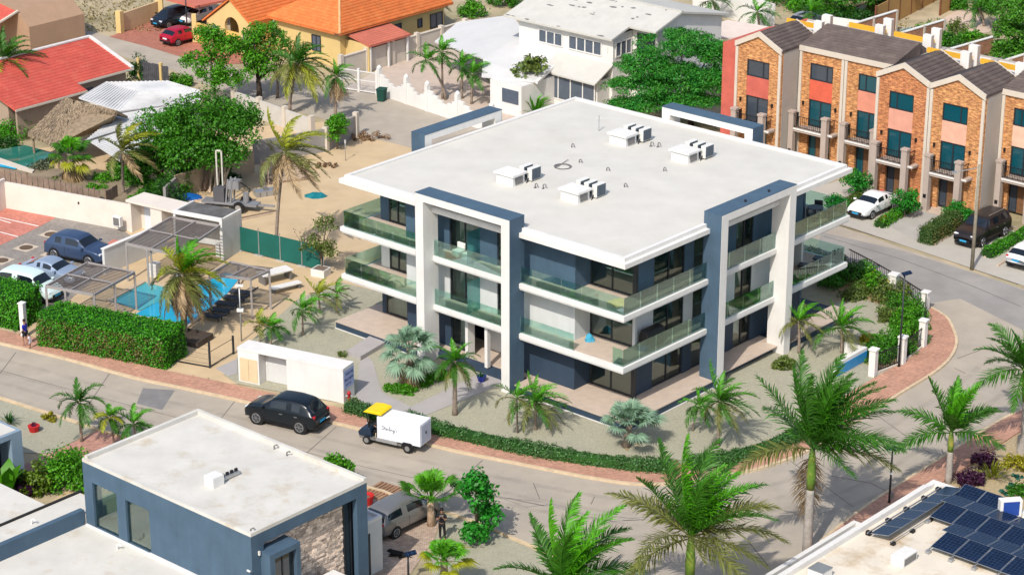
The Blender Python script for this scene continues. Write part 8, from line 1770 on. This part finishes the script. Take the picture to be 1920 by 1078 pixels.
cover = (((1560, 34), 2.4, 1.5, L_MID, 'rounded scrub left of the dark one beyond the white yard wall'), ((1600, 40), 2.2, 1.3, L_DRK, 'dark scrub beyond the white yard wall'), ((1510, 22), 2.2, 1.6, L_BRI, 'bright scrub above the townhouse roof at the top edge'), ((1470, 8), 2.6, 1.8, L_MID, 'scrub at the top edge left of the parked grey car'), ((1660, 22), 2.0, 1.2, L_OLI, 'olive scrub before the long tan fence'), ((1700, 90), 1.5, 1.0, L_MID, 'green shrub below the blue agave'), ((1735, 92), 1.6, 1.1, L_BRI, 'bright shrub below the round shrub and tan fence'), ((1775, 84), 1.3, 1.2, L_MID, 'shrub at the end of the second brick wall'), ((1822, 78), 1.5, 1.0, L_BRI, 'bright ground cover shrub left of the tall light tree'), ((1830, 118), 1.6, .9, L_OLI, 'olive shrub in front of the third brick wall'), ((1880, 150), 1.5, 1.4, L_BRI, 'bright shrub above the last brick wall at the right edge'), ((1850, 20), 2.0, 1.8, L_MID, 'dense shrub under the dark top right tree'), ((1790, 16), 1.3, 1.3, L_MID, 'shrub against the red posts of the tan fence'))
for b, r, h, m_, lab in cover: shrub('garden_shrub', lab, 'shrub', tuple(G(*b)), (r, r * .9), h, m_, 2200, .24)
# shrubs of the left gardens
for k, (b, r, h, m_, lab) in enumerate((((196, 352), (1.3, 1.0), 1.5, L_BRI, 'light green bush right of the bushy fan palm'), ((262, 388), (1.0, .9), 1.3, L_BRI, 'light green bush by the tattered coconut palm'), ((225, 345), (1.3, 1.0), 2.0, L_MID, 'dark bush behind the tattered coconut palm'), ((75, 330), (1.2, .9), 1.3, L_GRY, 'grey leaved bush beside the garden pool'), ((28, 258), (1.9, 1.6), 1.6, L_HED, 'rounded bright hedge bush at the left edge below the red roof'), ((70, 215), (1.6, 1.0), 1.4, L_HED, 'bright bush under the red roof eave'), ((14, 282), (1.3, 1.0), 1.2, L_DRK, 'dark bush in the shade left of the thatched hut'), ((262, 150), (.9, .9), 2.6, L_DRK, 'tall dark cactus like bush at the corner of the red roof'), ((340, 160), (1.3, 1.0), 1.2, L_BRI, 'bright bush behind the white sheet roofs'), ((355, 335), (1.2, 1.0), 1.6, L_DRK, 'dark bush under the large dense tree'), ((290, 378), (1.3, 1.0), 1.7, L_MID, 'green bush between the tattered palm and the grey wall'), ((180, 368), (1.0, .8), 1.1, L_BRI, 'low bright bush behind the corner of the board fence'), ((100, 352), (.9, .7), .8, L_OLI, 'low olive plant left of the bushy fan palm'), ((240, 318), (1.5, 1.2), 1.9, L_MID, 'tall green bush behind the fan palm and the sheet roofs'), ((305, 384), (1.7, 1.2), 2.4, L_DRK, 'deep green bush against the grey wall end'), ((330, 366), (1.6, 1.2), 2.2, L_MID, 'tall bush left of the large dense tree trunk'), ((262, 360), (1.4, 1.2), 1.9, L_MID, 'mid green bush below the tattered coconut palm crown'), ((420, 345), (1.2, .9), 1.2, L_DRK, 'dark undergrowth right of the large dense tree trunk'))):
    shrub('garden_shrub', lab, 'shrub', tuple(G(*b)), r, h, m_, 2000, .18)
shrub('garden_shrub', 'brown dry brush on the sand beside the pavement end', 'shrub', tuple(G(690, 262)), (1.8, .6), .6, leafmat('leaf_dry', (.22, .14, .08), hue=(1.1, 1, .9), trans=.1), 700, .16)
shrub('garden_shrub', 'heap of dry fronds at the foot of the old grey wall', 'shrub', tuple(G(600, 312)), (1.9, .6), .4, leafmat('leaf_dry', (.22, .14, .08), hue=(1.1, 1, .9), trans=.1), 500, .18)
A, B_ = G(262, 152), G(320, 166); d = B_ - A; L = d.length; t = thing('plank_fence', 'dark grey plank fence with pale posts between the red roof and the street', 'fence', (A.x, A.y, 0), math.atan2(d.y, d.x))
pk = MB().box(-.10, .10, -.02, .02, 0, 1.8).obj('plank', M('dark_grey_plank', (.075, .075, .085), var=.3, scale=3, island=.3), t)
for k in range(int(L / .23)): share(pk, 'plank', t, (k * .23 + .1, 0, rnd.uniform(-.05, .03)))
for k in (0, .72): MB().box(L * k - .12, L * k + .12, -.12, .12, 0, 2.0).obj('post', YEL, t)
# loose grass and weeds at kerbs and in the dirt lot
W_N = 2600; pts = []
for q in range(W_N):
    x, y = rnd.uniform(-40, 300), rnd.uniform(-30, 60); pts.append(G(x, y))
for q in range(1500): pts.append(G(rnd.uniform(1500, 1700), rnd.uniform(-20, 70)))
P_ = np.array([tuple(p) for p in pts]); Pn = P_ + rng.normal(size=P_.shape) * np.array([.1, .1, .02]); Pn[:, 2] = rng.uniform(.03, .14, len(Pn))
V, F = leaf_quads(Pn, rng.normal(size=Pn.shape) + np.array([0, 0, .3]), .28, .35); o = npobj('dry_grass', V, F, leafmat('grass_dry', (.20, .17, .06), hue=(1.1, 1, .8), trans=.2)); o['kind'] = 'stuff'
pts = []
for q in range(260):
    f = rnd.random(); i = min(len(inner) - 2, int(f * (len(inner) - 1))); p = inner[i].lerp(inner[i + 1], rnd.random()); pts.append(tuple(p + Vector((rnd.uniform(-.1, .1), rnd.uniform(0, .25), .05))))
Pn = np.array(pts); V, F = leaf_quads(Pn, rng.normal(size=Pn.shape) + np.array([0, 0, .5]), .14, .4); o = npobj('kerb_weeds', V, F, L_OLI); o['kind'] = 'stuff'
